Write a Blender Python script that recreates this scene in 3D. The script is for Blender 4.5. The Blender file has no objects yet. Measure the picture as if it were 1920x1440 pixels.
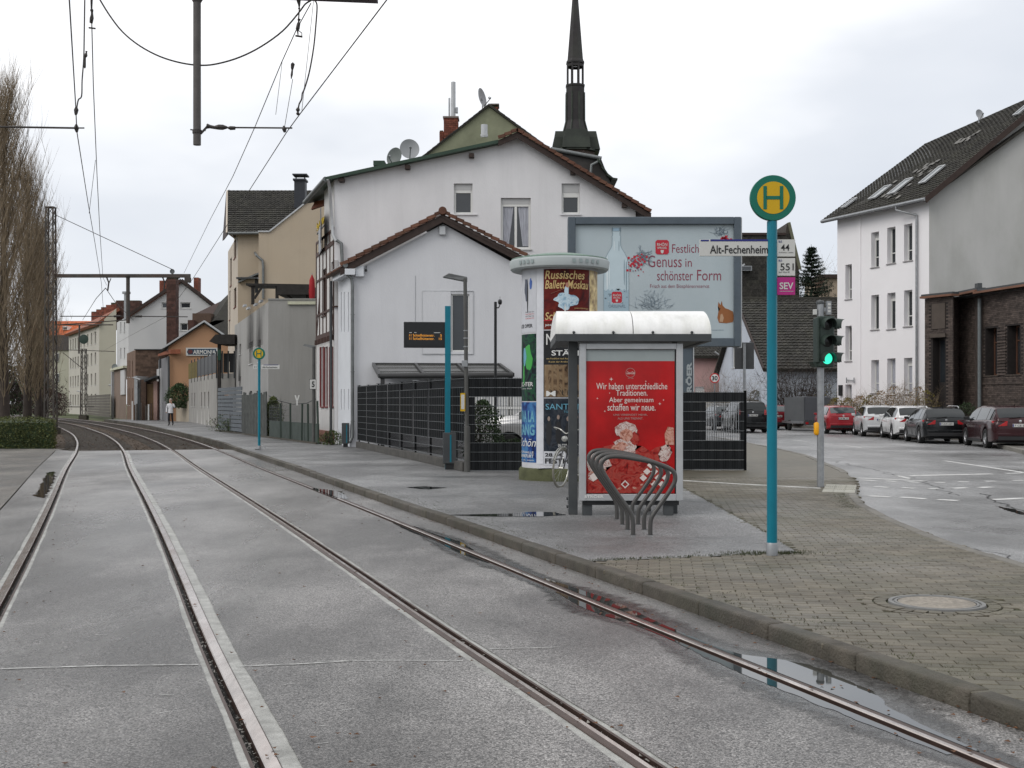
import bpy, bmesh, math, random
from mathutils import Vector, Matrix, noise as mnoise
random.seed(7)
SC = bpy.context.scene
COL = SC.collection
R = math.radians

# ------------------------------------------------------------------ camera
CAMH = 1.6; FP = 2250.0; HY = 755.0
cam_d = bpy.data.cameras.new('camera'); cam = bpy.data.objects.new('camera', cam_d)
COL.objects.link(cam); SC.camera = cam
cam.location = (0, 0, CAMH); cam.rotation_euler = (R(90), 0, 0)
cam_d.sensor_width = 36; cam_d.sensor_fit = 'HORIZONTAL'
cam_d.lens = 36 * FP / 1920
cam_d.shift_y = 35 / 1920
cam_d.clip_start = 0.05; cam_d.clip_end = 3000

# ------------------------------------------------------------------ world: overcast daylight
SUN_EL, SUN_AZ = R(42), R(236)
W = bpy.data.worlds.new('World'); SC.world = W; W.use_nodes = True
nt = W.node_tree; nt.nodes.clear()
def wn(t, **k):
    n = nt.nodes.new(t)
    for a, b in k.items(): setattr(n, a, b)
    return n
sky = wn('ShaderNodeTexSky', sky_type='NISHITA', sun_disc=False, sun_elevation=SUN_EL, sun_rotation=SUN_AZ)
bg1 = wn('ShaderNodeBackground'); bg1.inputs[1].default_value = 0.11
bg2 = wn('ShaderNodeBackground'); bg2.inputs[1].default_value = 1.3
mixs = wn('ShaderNodeMixShader'); mixs.inputs[0].default_value = 0.93
out = wn('ShaderNodeOutputWorld')
tc = wn('ShaderNodeTexCoord'); mp = wn('ShaderNodeMapping'); mp.inputs['Scale'].default_value = (1.0, 1.0, 2.6)
mp.inputs['Location'].default_value = (1.3, 0.7, 2.0)
nz = wn('ShaderNodeTexNoise'); nz.inputs['Scale'].default_value = 1.7; nz.inputs['Detail'].default_value = 5; nz.inputs['Roughness'].default_value = .5
sep = wn('ShaderNodeSeparateXYZ')
up = wn('ShaderNodeMapRange'); up.inputs[1].default_value = 0.0; up.inputs[2].default_value = .40; up.inputs[3].default_value = -.085; up.inputs[4].default_value = .19
add = wn('ShaderNodeMath', operation='ADD')
ramp = wn('ShaderNodeValToRGB')
ramp.color_ramp.elements[0].position = .32; ramp.color_ramp.elements[0].color = (.545, .58, .64, 1)
ramp.color_ramp.elements[1].position = .74; ramp.color_ramp.elements[1].color = (.98, .98, .985, 1)
e = ramp.color_ramp.elements.new(.53); e.color = (.665, .69, .735, 1)
L = nt.links.new
L(tc.outputs['Generated'], mp.inputs[0]); L(mp.outputs[0], nz.inputs['Vector']); L(tc.outputs['Generated'], sep.inputs[0])
L(sep.outputs[2], up.inputs[0]); L(nz.outputs['Fac'], add.inputs[0]); L(up.outputs[0], add.inputs[1]); L(add.outputs[0], ramp.inputs[0])
L(ramp.outputs[0], bg2.inputs[0]); L(sky.outputs[0], bg1.inputs[0]); L(bg1.outputs[0], mixs.inputs[1]); L(bg2.outputs[0], mixs.inputs[2]); L(mixs.outputs[0], out.inputs[0])

sd = bpy.data.lights.new('sun', 'SUN'); sd.energy = 1.25; sd.angle = R(32); sd.color = (1, .96, .91)
sun = bpy.data.objects.new('sun', sd); COL.objects.link(sun)
sun.rotation_euler = (R(90) - SUN_EL, 0, math.pi - SUN_AZ)
SC.view_settings.view_transform = 'Standard'; SC.view_settings.look = 'None'
SC.view_settings.exposure = 0.0; SC.view_settings.gamma = 1; SC.view_settings.use_curve_mapping = False

# ------------------------------------------------------------------ placement helpers
def P(px, py, Y): return Vector(((px - 960) / FP * Y, Y, CAMH + (HY - py) / FP * Y))
def G(px, py, z=0.0):
    Y = FP * (CAMH - z) / (py - HY); return Vector(((px - 960) / FP * Y, Y, z))
def XX(px, Y): return (px - 960) / FP * Y
def ZZ(py, Y): return CAMH + (HY - py) / FP * Y

# ------------------------------------------------------------------ materials
MATS = {}
def mat(name, col, rough=.6, var=.12, scale=6, bump=0, bscale=None, metal=0, spec=.28, col2=None, dirt=0, dscale=.6,
        island=0, coat=0, emit=None, estr=1, stretch=None, rvar=0, dcol=None, world=False, streak=0):
    if name in MATS: return MATS[name]
    m = bpy.data.materials.new(name); m.use_nodes = True; t = m.node_tree; N = t.nodes; Lk = t.links.new
    b = N['Principled BSDF']
    b.inputs['Metallic'].default_value = metal; b.inputs['Roughness'].default_value = rough
    b.inputs['Specular IOR Level'].default_value = spec; b.inputs['Coat Weight'].default_value = coat
    if coat: b.inputs['Coat Roughness'].default_value = .05
    if emit:
        b.inputs['Emission Color'].default_value = (*emit, 1); b.inputs['Emission Strength'].default_value = estr
    c = N.new('ShaderNodeTexCoord'); mpn = N.new('ShaderNodeMapping'); Lk(c.outputs['Object'], mpn.inputs[0])
    if world: gp_ = N.new('ShaderNodeNewGeometry'); Lk(gp_.outputs['Position'], mpn.inputs[0])
    if stretch: mpn.inputs['Scale'].default_value = stretch
    n = N.new('ShaderNodeTexNoise'); n.inputs['Scale'].default_value = scale; n.inputs['Detail'].default_value = 6; n.inputs['Roughness'].default_value = .6
    Lk(mpn.outputs[0], n.inputs['Vector'])
    cr = N.new('ShaderNodeValToRGB'); cr.color_ramp.elements[0].position = .3; cr.color_ramp.elements[1].position = .7
    a = [max(0, x * (1 - var)) for x in col]; bb = [x * (1 + var) for x in (col2 or col)]
    cr.color_ramp.elements[0].color = (*a, 1); cr.color_ramp.elements[1].color = (*bb, 1)
    Lk(n.outputs['Fac'], cr.inputs[0]); colout = cr.outputs[0]
    if dirt:
        n2 = N.new('ShaderNodeTexNoise'); n2.inputs['Scale'].default_value = dscale; n2.inputs['Detail'].default_value = 8; n2.inputs['Roughness'].default_value = .65
        Lk(mpn.outputs[0], n2.inputs['Vector'])
        r2 = N.new('ShaderNodeMapRange'); r2.inputs[1].default_value = .45; r2.inputs[2].default_value = .72; r2.inputs[3].default_value = 0; r2.inputs[4].default_value = dirt
        Lk(n2.outputs['Fac'], r2.inputs[0])
        mx = N.new('ShaderNodeMix'); mx.data_type = 'RGBA'; Lk(r2.outputs[0], mx.inputs[0]); Lk(colout, mx.inputs[6])
        mx.inputs[7].default_value = (*(dcol or [x * .45 for x in col]), 1); colout = mx.outputs[2]
    if streak:
        ms = N.new('ShaderNodeMapping'); ms.inputs['Scale'].default_value = (3.2, 3.2, .16); Lk(c.outputs['Object'], ms.inputs[0])
        ns = N.new('ShaderNodeTexNoise'); ns.inputs['Scale'].default_value = 1.0; ns.inputs['Detail'].default_value = 7; ns.inputs['Roughness'].default_value = .7; Lk(ms.outputs[0], ns.inputs['Vector'])
        rs_ = N.new('ShaderNodeMapRange'); rs_.inputs[1].default_value = .5; rs_.inputs[2].default_value = .75; rs_.inputs[3].default_value = 0; rs_.inputs[4].default_value = streak; Lk(ns.outputs['Fac'], rs_.inputs[0])
        mz = N.new('ShaderNodeMix'); mz.data_type = 'RGBA'; Lk(rs_.outputs[0], mz.inputs[0]); Lk(colout, mz.inputs[6]); mz.inputs[7].default_value = (*[x*.5 for x in col], 1); colout = mz.outputs[2]
    if island:
        g = N.new('ShaderNodeNewGeometry'); oi = N.new('ShaderNodeObjectInfo'); ad = N.new('ShaderNodeMath'); ad.operation = 'ADD'
        Lk(g.outputs['Random Per Island'], ad.inputs[0]); Lk(oi.outputs['Random'], ad.inputs[1])
        fr = N.new('ShaderNodeMath'); fr.operation = 'FRACT'; Lk(ad.outputs[0], fr.inputs[0])
        r3 = N.new('ShaderNodeMapRange'); r3.inputs[3].default_value = 1 - island; r3.inputs[4].default_value = 1 + island; Lk(fr.outputs[0], r3.inputs[0])
        hs = N.new('ShaderNodeHueSaturation'); Lk(r3.outputs[0], hs.inputs['Value']); Lk(colout, hs.inputs['Color']); colout = hs.outputs[0]
    Lk(colout, b.inputs['Base Color'])
    if rvar:
        n4 = N.new('ShaderNodeTexNoise'); n4.inputs['Scale'].default_value = .45; n4.inputs['Detail'].default_value = 5; Lk(mpn.outputs[0], n4.inputs['Vector'])
        r4 = N.new('ShaderNodeMapRange'); r4.inputs[1].default_value = .35; r4.inputs[2].default_value = .65
        r4.inputs[3].default_value = max(.03, rough - rvar); r4.inputs[4].default_value = rough + rvar; Lk(n4.outputs['Fac'], r4.inputs[0]); Lk(r4.outputs[0], b.inputs['Roughness'])
    if bump:
        bn = N.new('ShaderNodeBump'); bn.inputs['Strength'].default_value = bump; bn.inputs['Distance'].default_value = .02
        n3 = N.new('ShaderNodeTexNoise'); n3.inputs['Scale'].default_value = bscale or scale * 4; n3.inputs['Detail'].default_value = 4
        Lk(mpn.outputs[0], n3.inputs['Vector']); Lk(n3.outputs['Fac'], bn.inputs['Height']); Lk(bn.outputs[0], b.inputs['Normal'])
    MATS[name] = m; return m

# wet asphalt: stones, damp film, glossy patches
def wet(name, dark, light, dry=.62, wetr=.18, tint=(1, 1, 1), wscale=.35, thr=.5, bump=.35, stretch=(1, 1, 1), rot=0.0, light_patch=1.5):
    m = bpy.data.materials.new(name); m.use_nodes = True; t = m.node_tree; N = t.nodes; Lk = t.links.new; b = N['Principled BSDF']
    c = N.new('ShaderNodeTexCoord')
    mpn = N.new('ShaderNodeMapping'); mpn.inputs['Scale'].default_value = stretch; mpn.inputs['Rotation'].default_value = (0, 0, rot); Lk(c.outputs['Object'], mpn.inputs[0])
    v = N.new('ShaderNodeTexVoronoi'); v.inputs['Scale'].default_value = 105; Lk(c.outputs['Object'], v.inputs['Vector'])
    f1 = N.new('ShaderNodeTexNoise'); f1.inputs['Scale'].default_value = 95; f1.inputs['Detail'].default_value = 3; f1.inputs['Roughness'].default_value = .75; Lk(c.outputs['Object'], f1.inputs['Vector'])
    cr = N.new('ShaderNodeValToRGB'); cr.color_ramp.elements[0].position = .38; cr.color_ramp.elements[1].position = .66
    cr.color_ramp.elements[0].color = (*[dark * k for k in tint], 1); cr.color_ramp.elements[1].color = (*[light * k for k in tint], 1)
    Lk(f1.outputs['Fac'], cr.inputs[0])
    hs = N.new('ShaderNodeHueSaturation'); Lk(cr.outputs[0], hs.inputs['Color'])
    sp = N.new('ShaderNodeSeparateColor'); Lk(v.outputs['Color'], sp.inputs[0])
    mr = N.new('ShaderNodeMapRange'); mr.inputs[3].default_value = .3; mr.inputs[4].default_value = 2.0; Lk(sp.outputs[0], mr.inputs[0]); Lk(mr.outputs[0], hs.inputs['Value'])
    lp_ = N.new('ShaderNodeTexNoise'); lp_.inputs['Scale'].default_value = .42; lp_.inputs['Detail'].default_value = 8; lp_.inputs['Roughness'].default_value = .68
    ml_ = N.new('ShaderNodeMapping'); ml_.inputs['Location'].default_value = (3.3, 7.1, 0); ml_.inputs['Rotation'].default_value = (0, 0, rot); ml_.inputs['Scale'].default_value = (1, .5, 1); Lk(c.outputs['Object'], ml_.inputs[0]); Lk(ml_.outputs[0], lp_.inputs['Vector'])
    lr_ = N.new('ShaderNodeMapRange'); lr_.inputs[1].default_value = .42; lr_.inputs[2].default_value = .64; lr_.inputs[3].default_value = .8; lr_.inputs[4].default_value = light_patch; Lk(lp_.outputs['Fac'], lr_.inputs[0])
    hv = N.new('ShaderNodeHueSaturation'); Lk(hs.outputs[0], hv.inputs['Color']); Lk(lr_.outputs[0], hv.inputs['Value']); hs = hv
    w = N.new('ShaderNodeTexNoise'); w.inputs['Scale'].default_value = wscale; w.inputs['Detail'].default_value = 7; w.inputs['Roughness'].default_value = .62; w.inputs['Distortion'].default_value = .4
    Lk(mpn.outputs[0], w.inputs['Vector'])
    big = N.new('ShaderNodeMapRange'); big.inputs[1].default_value = thr - .13; big.inputs[2].default_value = thr + .13; Lk(w.outputs['Fac'], big.inputs[0])
    mx = N.new('ShaderNodeMix'); mx.data_type = 'RGBA'; Lk(big.outputs[0], mx.inputs[0])
    dk = N.new('ShaderNodeHueSaturation'); dk.inputs['Value'].default_value = .62; Lk(hs.outputs[0], dk.inputs['Color'])
    Lk(hs.outputs[0], mx.inputs[6]); Lk(dk.outputs[0], mx.inputs[7]); Lk(mx.outputs[2], b.inputs['Base Color'])
    rr = N.new('ShaderNodeMapRange'); rr.inputs[3].default_value = dry; rr.inputs[4].default_value = wetr; Lk(big.outputs[0], rr.inputs[0]); Lk(rr.outputs[0], b.inputs['Roughness'])
    bs = N.new('ShaderNodeMapRange'); bs.inputs[3].default_value = bump; bs.inputs[4].default_value = bump * .7; Lk(big.outputs[0], bs.inputs[0])
    bn = N.new('ShaderNodeBump'); bn.inputs['Distance'].default_value = .012; Lk(bs.outputs[0], bn.inputs['Strength'])
    Lk(f1.outputs['Fac'], bn.inputs['Height']); Lk(bn.outputs[0], b.inputs['Normal'])
    MATS[name] = m; return m

# ------------------------------------------------------------------ mesh builder
class MB:
    def __init__(s): s.v = []; s.f = []
    def add(s, vs, fs):
        n = len(s.v); s.v += [Vector(v) for v in vs]; s.f += [tuple(i + n for i in f) for f in fs]; return s
    def quad(s, *p): return s.add(p, [tuple(range(len(p)))])
    def box(s, x0, x1, y0, y1, z0, z1):
        return s.add([(x0,y0,z0),(x1,y0,z0),(x1,y1,z0),(x0,y1,z0),(x0,y0,z1),(x1,y0,z1),(x1,y1,z1),(x0,y1,z1)],
                     [(0,3,2,1),(4,5,6,7),(0,1,5,4),(1,2,6,5),(2,3,7,6),(3,0,4,7)])
    def fbox(s, O, u, v, w):     # box from corner O with edge vectors
        O, u, v, w = map(Vector, (O, u, v, w))
        p = [O, O+u, O+u+v, O+v, O+w, O+u+w, O+u+v+w, O+v+w]
        fs = [(0,3,2,1),(4,5,6,7),(0,1,5,4),(1,2,6,5),(2,3,7,6),(3,0,4,7)]
        if u.cross(v).dot(w) < 0: fs = [f[::-1] for f in fs]
        return s.add(p, fs)
    def bar(s, a, b, w, h=None):
        a, b = Vector(a), Vector(b); h = h or w; d = (b - a)
        if d.length < 1e-6: return s
        dn = d.normalized(); up_ = Vector((0,0,1)) if abs(dn.z) < .95 else Vector((0,1,0))
        x = dn.cross(up_).normalized(); y = x.cross(dn)
        return s.fbox(a - x*w/2 - y*h/2, x*w, d, y*h)
    def tube(s, pts, r, n=8, cap=True, r1=None):
        pts = [Vector(p) for p in pts]; k = len(pts); base = len(s.v)
        prev = None
        for i, p in enumerate(pts):
            d = (pts[min(i+1,k-1)] - pts[max(i-1,0)]).normalized()
            if prev is None:
                ref = Vector((0,0,1)) if abs(d.z) < .9 else Vector((1,0,0)); x = d.cross(ref).normalized()
            else:
                x = (prev - d * prev.dot(d)).normalized()
            prev = x; y = d.cross(x)
            rr = r if r1 is None else r + (r1 - r) * i / (k - 1)
            if isinstance(r, (list, tuple)): rr = r[i]
            for j in range(n):
                a = 2*math.pi*j/n; s.v.append(p + x*math.cos(a)*rr + y*math.sin(a)*rr)
        for i in range(k-1):
            for j in range(n):
                a = base+i*n+j; b_ = base+i*n+(j+1)%n; s.f.append((a, b_, b_+n, a+n))
        if cap and n > 2:
            s.f.append(tuple(base+j for j in range(n))[::-1]); s.f.append(tuple(base+(k-1)*n+j for j in range(n)))
        return s
    def lathe(s, prof, c, n=24, axis='z', a0=0, a1=None):
        c = Vector(c); base = len(s.v); full = a1 is None; a1 = a0+2*math.pi if full else a1
        m = n if full else n+1
        for (r, h) in prof:
            for j in range(m):
                a = a0+(a1-a0)*j/n; x, y = r*math.cos(a), r*math.sin(a)
                s.v.append(c + (Vector((x,y,h)) if axis=='z' else Vector((h,x,y)) if axis=='x' else Vector((x,h,y))))
        for i in range(len(prof)-1):
            for j in range(n):
                a = base+i*m+j; b_ = base+i*m+((j+1)%m if full else j+1)
                s.f.append((a, b_, b_+m, a+m))
        return s
    def prism(s, poly, d):       # poly: list of 3D points, extruded by vector d
        poly = [Vector(p) for p in poly]; d = Vector(d); n = len(poly); b_ = len(s.v)
        s.v += poly + [p + d for p in poly]
        s.f.append(tuple(b_+i for i in range(n))[::-1]); s.f.append(tuple(b_+n+i for i in range(n)))
        for i in range(n): j = (i+1) % n; s.f.append((b_+i, b_+j, b_+n+j, b_+n+i))
        return s
    def build(s, name, m, parent=None, smooth=None, bevel=0, seg=1, rnd=False, **tags):
        me = bpy.data.meshes.new(name)
        off = Vector((0,0,0)); q = parent
        while q is not None: off += q.location; q = q.parent
        me.from_pydata([v - off for v in s.v], [], s.f)
        if bevel or rnd:
            bm = bmesh.new(); bm.from_mesh(me)
            bmesh.ops.recalc_face_normals(bm, faces=bm.faces)
            if bevel:
                es = [e_ for e_ in bm.edges if len(e_.link_faces) == 2 and e_.calc_face_angle(0) > .5]
                bmesh.ops.bevel(bm, geom=es, offset=bevel, segments=seg, affect='EDGES', profile=.5)
            bm.to_mesh(me); bm.free()
        if smooth is not None:
            for p in me.polygons: p.use_smooth = True
            me.set_sharp_from_angle(angle=R(smooth))
        if isinstance(m, (list, tuple)):
            for q in m: me.materials.append(q)
        else: me.materials.append(m)
        o = bpy.data.objects.new(name, me); COL.objects.link(o)
        if parent: o.parent = parent
        for k, v in tags.items(): o[k] = v
        return o

def tag(o, label, cat, group=None):
    o['label'] = label; o['category'] = cat
    if group: o['group'] = group
    return o
def thing(name, label, cat, loc=(0,0,0), group=None):
    o = bpy.data.objects.new(name, None); COL.objects.link(o); o.location = loc; o.empty_display_size = .2
    return tag(o, label, cat, group)
def S(mb, name, m, **k): return mb.build(name, m, kind='structure', **k)
def copy_tree(o, parent=None):
    c = o.copy(); COL.objects.link(c)
    if parent: c.parent = parent
    for ch in [q for q in o.children]: copy_tree(ch, c)
    return c

def inpoly(x, y, poly):
    r = False; n = len(poly)
    for i in range(n):
        x0, y0 = poly[i][:2]; x1, y1 = poly[i-1][:2]
        if (y0 > y) != (y1 > y) and x < (x1-x0)*(y-y0)/(y1-y0)+x0: r = not r
    return r
def interp(tab, t):
    if t <= tab[0][0]: 
        a, b = tab[0], tab[1]
    elif t >= tab[-1][0]: a, b = tab[-2], tab[-1]
    else:
        for i in range(len(tab)-1):
            if tab[i][0] <= t <= tab[i+1][0]: a, b = tab[i], tab[i+1]; break
    k = (t-a[0])/(b[0]-a[0]); return a[1] + (b[1]-a[1])*k
def hermite(tab, t):
    n = len(tab)
    if t <= tab[0][0] or t >= tab[-1][0]: return interp(tab, t)
    i = max(j for j in range(n-1) if tab[j][0] <= t)
    def sl(j):
        a, b = tab[max(j-1,0)], tab[min(j+1,n-1)]; return (b[1]-a[1])/(b[0]-a[0])
    x0, y0 = tab[i]; x1, y1 = tab[i+1]; h = x1-x0; u = (t-x0)/h
    return (2*u**3-3*u*u+1)*y0+(u**3-2*u*u+u)*h*sl(i)+(-2*u**3+3*u*u)*y1+(u**3-u*u)*h*sl(i+1)
def fillpoly(pts):
    bm = bmesh.new(); vs = [bm.verts.new(p) for p in pts]; f = bm.faces.new(vs)
    bmesh.ops.triangulate(bm, faces=[f]); bm.verts.index_update()
    mb = MB(); mb.add([v.co.copy() for v in bm.verts], [tuple(v.index for v in f.verts) for f in bm.faces]); bm.free()
    if (mb.v[mb.f[0][1]]-mb.v[mb.f[0][0]]).cross(mb.v[mb.f[0][2]]-mb.v[mb.f[0][0]]).z < 0: mb.f = [f[::-1] for f in mb.f]
    return mb

# text -> mesh laid in a plane: O lower-left, u right vector, v up vector (unit), box width/height
def glyphs(s, bold=0.0):
    cu = bpy.data.curves.new('lettering', 'FONT'); cu.body = s; cu.offset = bold; cu.resolution_u = 3
    o = bpy.data.objects.new('lettering', cu); me = o.to_mesh()
    vs = [v.co.copy() for v in me.vertices]; fs = [tuple(p.vertices) for p in me.polygons]
    o.to_mesh_clear(); bpy.data.objects.remove(o); bpy.data.curves.remove(cu)
    return vs, fs
def text(s, O, u, v, w, h, m, parent, bold=.012, fn=None, keep=False, eps=.004, name='lettering', shear=0):
    vs, fs = glyphs(s, bold)
    if not vs: return None
    x0 = min(q.x for q in vs); x1 = max(q.x for q in vs); y0 = min(q.y for q in vs); y1 = max(q.y for q in vs)
    sx = w/(x1-x0); sy = h/(y1-y0)
    if keep: k = min(sx, sy); sx = sy = k
    O, u, v = Vector(O), Vector(u).normalized(), Vector(v).normalized(); n = u.cross(v)
    mb = MB(); pts = []
    for q in vs:
        a = (q.x-x0)*sx + shear*(q.y-y0)*sy; b = (q.y-y0)*sy
        pts.append(fn(a, b) if fn else O+u*a+v*b+n*eps)
    mb.add(pts, fs); return mb.build(name, m, parent)
# ------------------------------------------------------------------ shared materials
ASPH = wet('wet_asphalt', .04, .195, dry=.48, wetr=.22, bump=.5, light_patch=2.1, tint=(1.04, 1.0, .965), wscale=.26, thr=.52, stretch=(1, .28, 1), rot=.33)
ASPHR = wet('street_asphalt', .10, .29, dry=.42, wetr=.25, wscale=.22, thr=.55)
PLAT = wet('platform_asphalt', .065, .22, dry=.6, wetr=.33, wscale=.4, thr=.56, stretch=(.7, 1.6, 1))
SIDE = wet('old_asphalt', .075, .15, dry=.75, wetr=.45, tint=(1.05, .97, .86), wscale=.5)
MORTAR = mat('rail_mortar', (.34, .34, .32), .42, .25, 9, .5, 60, dirt=.6, dscale=3, dcol=(.1, .1, .09), rvar=.15)
RAILM = mat('rail_steel', (.52, .47, .44), .22, .25, 14, metal=.85, dirt=.5, dscale=4, dcol=(.2, .1, .07), stretch=(1, .2, 1))
RAILD = mat('rail_worn_dark', (.075, .05, .042), .45, .3, 10, metal=.4, dirt=.5, dscale=5, dcol=(.03, .02, .016))
RUST = mat('rusty_steel', (.13, .075, .05), .7, .3, 12, .3)
BLACKD = mat('groove_grime', (.02, .018, .015), .6, .5, 40, .6)
KERBM = mat('kerb_granite', (.070, .061, .048), .6, .35, 6, .6, 60, dirt=.75, dscale=1.6, dcol=(.04, .042, .028), island=.16, rvar=.15, world=True)
PAVM = mat('paving_concrete', (.126, .112, .086), .5, .22, 3, .4, 90, dirt=.75, dscale=.8, dcol=(.068, .068, .042), island=.2, rvar=.18, world=True)
JOINT = mat('joint_soil', (.055, .052, .035), .85, .4, 10, .5, dirt=.6, dscale=2, dcol=(.05, .075, .02))
GRASS = mat('grass_soil', (.07, .085, .035), .9, .4, 3, .6, dirt=.6, dscale=1, dcol=(.08, .065, .04))
BALL = mat('ballast', (.082, .058, .040), .85, .4, 14, 1.0, 22, island=.3)
SLEEP = mat('sleeper', (.09, .08, .07), .8, .3, 5)
WATER = mat('puddle_water', (.025, .027, .025), .02, .2, 2, spec=.9)
WPAINT = mat('road_paint', (.62, .62, .60), .5, .1, 8, dirt=.75, dscale=5, dcol=(.16, .16, .155))
LEAFY = mat('leaf_green', (.055, .085, .02), .6, .3, 3, island=.5)
LEAFD = mat('leaf_dark', (.025, .042, .016), .6, .3, 3, island=.5)
LEAFB = mat('leaf_brown', (.20, .115, .03), .7, .3, 3, island=.5)
LEAFO = mat('leaf_olive', (.15, .125, .03), .7, .3, 3, island=.5)
TWIG = mat('twig_bark', (.20, .155, .105), .85, .25, 3, island=.35)
TWIGD = mat('bark_dark', (.045, .035, .03), .85, .25, 3, island=.3)
DGREY = mat('anthracite_paint', (.055, .06, .063), .42, .12, 3, dirt=.25, dscale=3, dcol=(.1, .1, .095))
DBLK = mat('black_plastic', (.018, .019, .02), .4, .2, 5)
STEEL = mat('galvanised_steel', (.30, .31, .32), .42, .15, 9, metal=.6, dirt=.4, dscale=4)
LGREY = mat('light_grey_aluminium', (.44, .45, .46), .35, .06, 4, metal=.3, dirt=.3, dscale=3, dcol=(.25, .25, .24))
TEAL = mat('teal_paint', (.003, .15, .21), .35, .08, 3, dirt=.2, dscale=2.5, dcol=(.02, .16, .2))
WHITEP = mat('white_enamel', (.72, .72, .70), .35, .04, 3, dirt=.15, dscale=5, dcol=(.5, .5, .46))
INK = mat('black_ink', (.02, .02, .022), .5, .05)
GLASS = mat('window_glass', (.022, .026, .03), .06, .3, .7, spec=.7)
CURT = mat('curtain', (.33, .34, .38), .8, .3, 22, stretch=(1, 1, .1))
def plain(name, c, rough=.5, **k): return mat(name, c, rough, .04, 3, **k)

# ------------------------------------------------------------------ track geometry
R3T = [(-10, 5.9), (0, 2.36), (5.3, .57), (8.5, -.54), (11.65, -1.6), (15.25, -2.82), (19.9, -4.42), (29.75, -7.84), (40.4, -11.45), (51.4, -15.4), (65.5, -20.9), (90, -31.4), (120, -46), (160, -68)]
def C3(Y, o=0.0):
    x = hermite(R3T, Y); d = Vector((hermite(R3T, Y+.5)-hermite(R3T, Y-.5), 1.0)).normalized()
    return Vector((x + d.y*o, Y - d.x*o))
KT = [(-8, 7.55), (0, 4.6), (5.83, 2.49), (6.72, 2.19), (8.05, 1.74), (10.53, .9), (12.63, .17), (14.63, -.5), (17.39, -1.46), (21.43, -2.85), (27.69, -4.95), (32.73, -6.7), (40.45, -9.4), (46.15, -11.3), (59, -16.2), (87.8, -27.6), (109, -37.2)]
def KX(Y): return hermite(KT, Y)
OFF = {'a': -3.04, 'b': -1.54, 'c': 0.0, 'd': 1.50}
def ysamp(y0, y1):
    ys = [y0]
    while ys[-1] < y1:
        y = ys[-1]; ys.append(min(y1, y + (.12 if 4 < y < 14 else .3 if y < 45 else 1.0)))
    return ys
def strip(ys, f0, f1, z):
    mb = MB(); n = len(ys)
    for y in ys:
        a = f0(y); b = f1(y); mb.v += [Vector((a[0], a[1], z)), Vector((b[0], b[1], z))]
    for i in range(n-1): mb.f.append((2*i, 2*i+1, 2*i+3, 2*i+2))
    return mb
YS = ysamp(-8, 40.7)
def jag(o, seed, amp):
    def f(y):
        k = mnoise.noise(Vector((seed, y*1.1, 0)))*amp + mnoise.noise(Vector((seed+5, y*5, 0)))*amp*.4
        return C3(y, o + k)
    return f
def fix(o): return lambda y: C3(y, o)
# ground sheet to the horizon
S(MB().quad((-900,-300,-.42), (900,-300,-.42), (900,1500,-.42), (-900,1500,-.42)), 'ground', GRASS)
# roadway strips between the rails
def rail_side(k):   # groove side: +1 right, -1 left
    return {'a': 1, 'b': -1, 'c': 1, 'd': -1}[k]
bounds = []
for k in 'abcd':
    o = OFF[k]; g = rail_side(k)
    lo, hi = (o-.036, o+.095) if g > 0 else (o-.095, o+.036)
    bounds.append((lo, hi))
MW = {'a': (.045, .03), 'b': (.035, .085), 'c': (.05, .03), 'd': (.012, .012)}
edges = []
left = lambda y: Vector((hermite(R3T, y) - 3.9, y))
right = lambda y: Vector((KX(y), y))
prev = left; road = MB()
def addmb(a, b):
    n = len(a.v); a.v += b.v; a.f += [tuple(i+n for i in f) for f in b.f]
mort = MB()
for i, k in enumerate('abcd'):
    lo, hi = bounds[i]; ml, mr = MW[k]
    am = .006 if k == 'd' else .013; e0 = jag(lo-ml, i*3.1, am); e1 = jag(hi+mr, i*3.1+1.7, am)
    addmb(road, strip(YS, prev, e0, 0)); prev = e1
    addmb(mort, strip(YS, fix(lo-ml-.09), fix(lo), -.004)); addmb(mort, strip(YS, fix(hi), fix(hi+mr+.09), -.004))
addmb(road, strip(YS, prev, right, 0))
S(road, 'road', ASPH)
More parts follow.
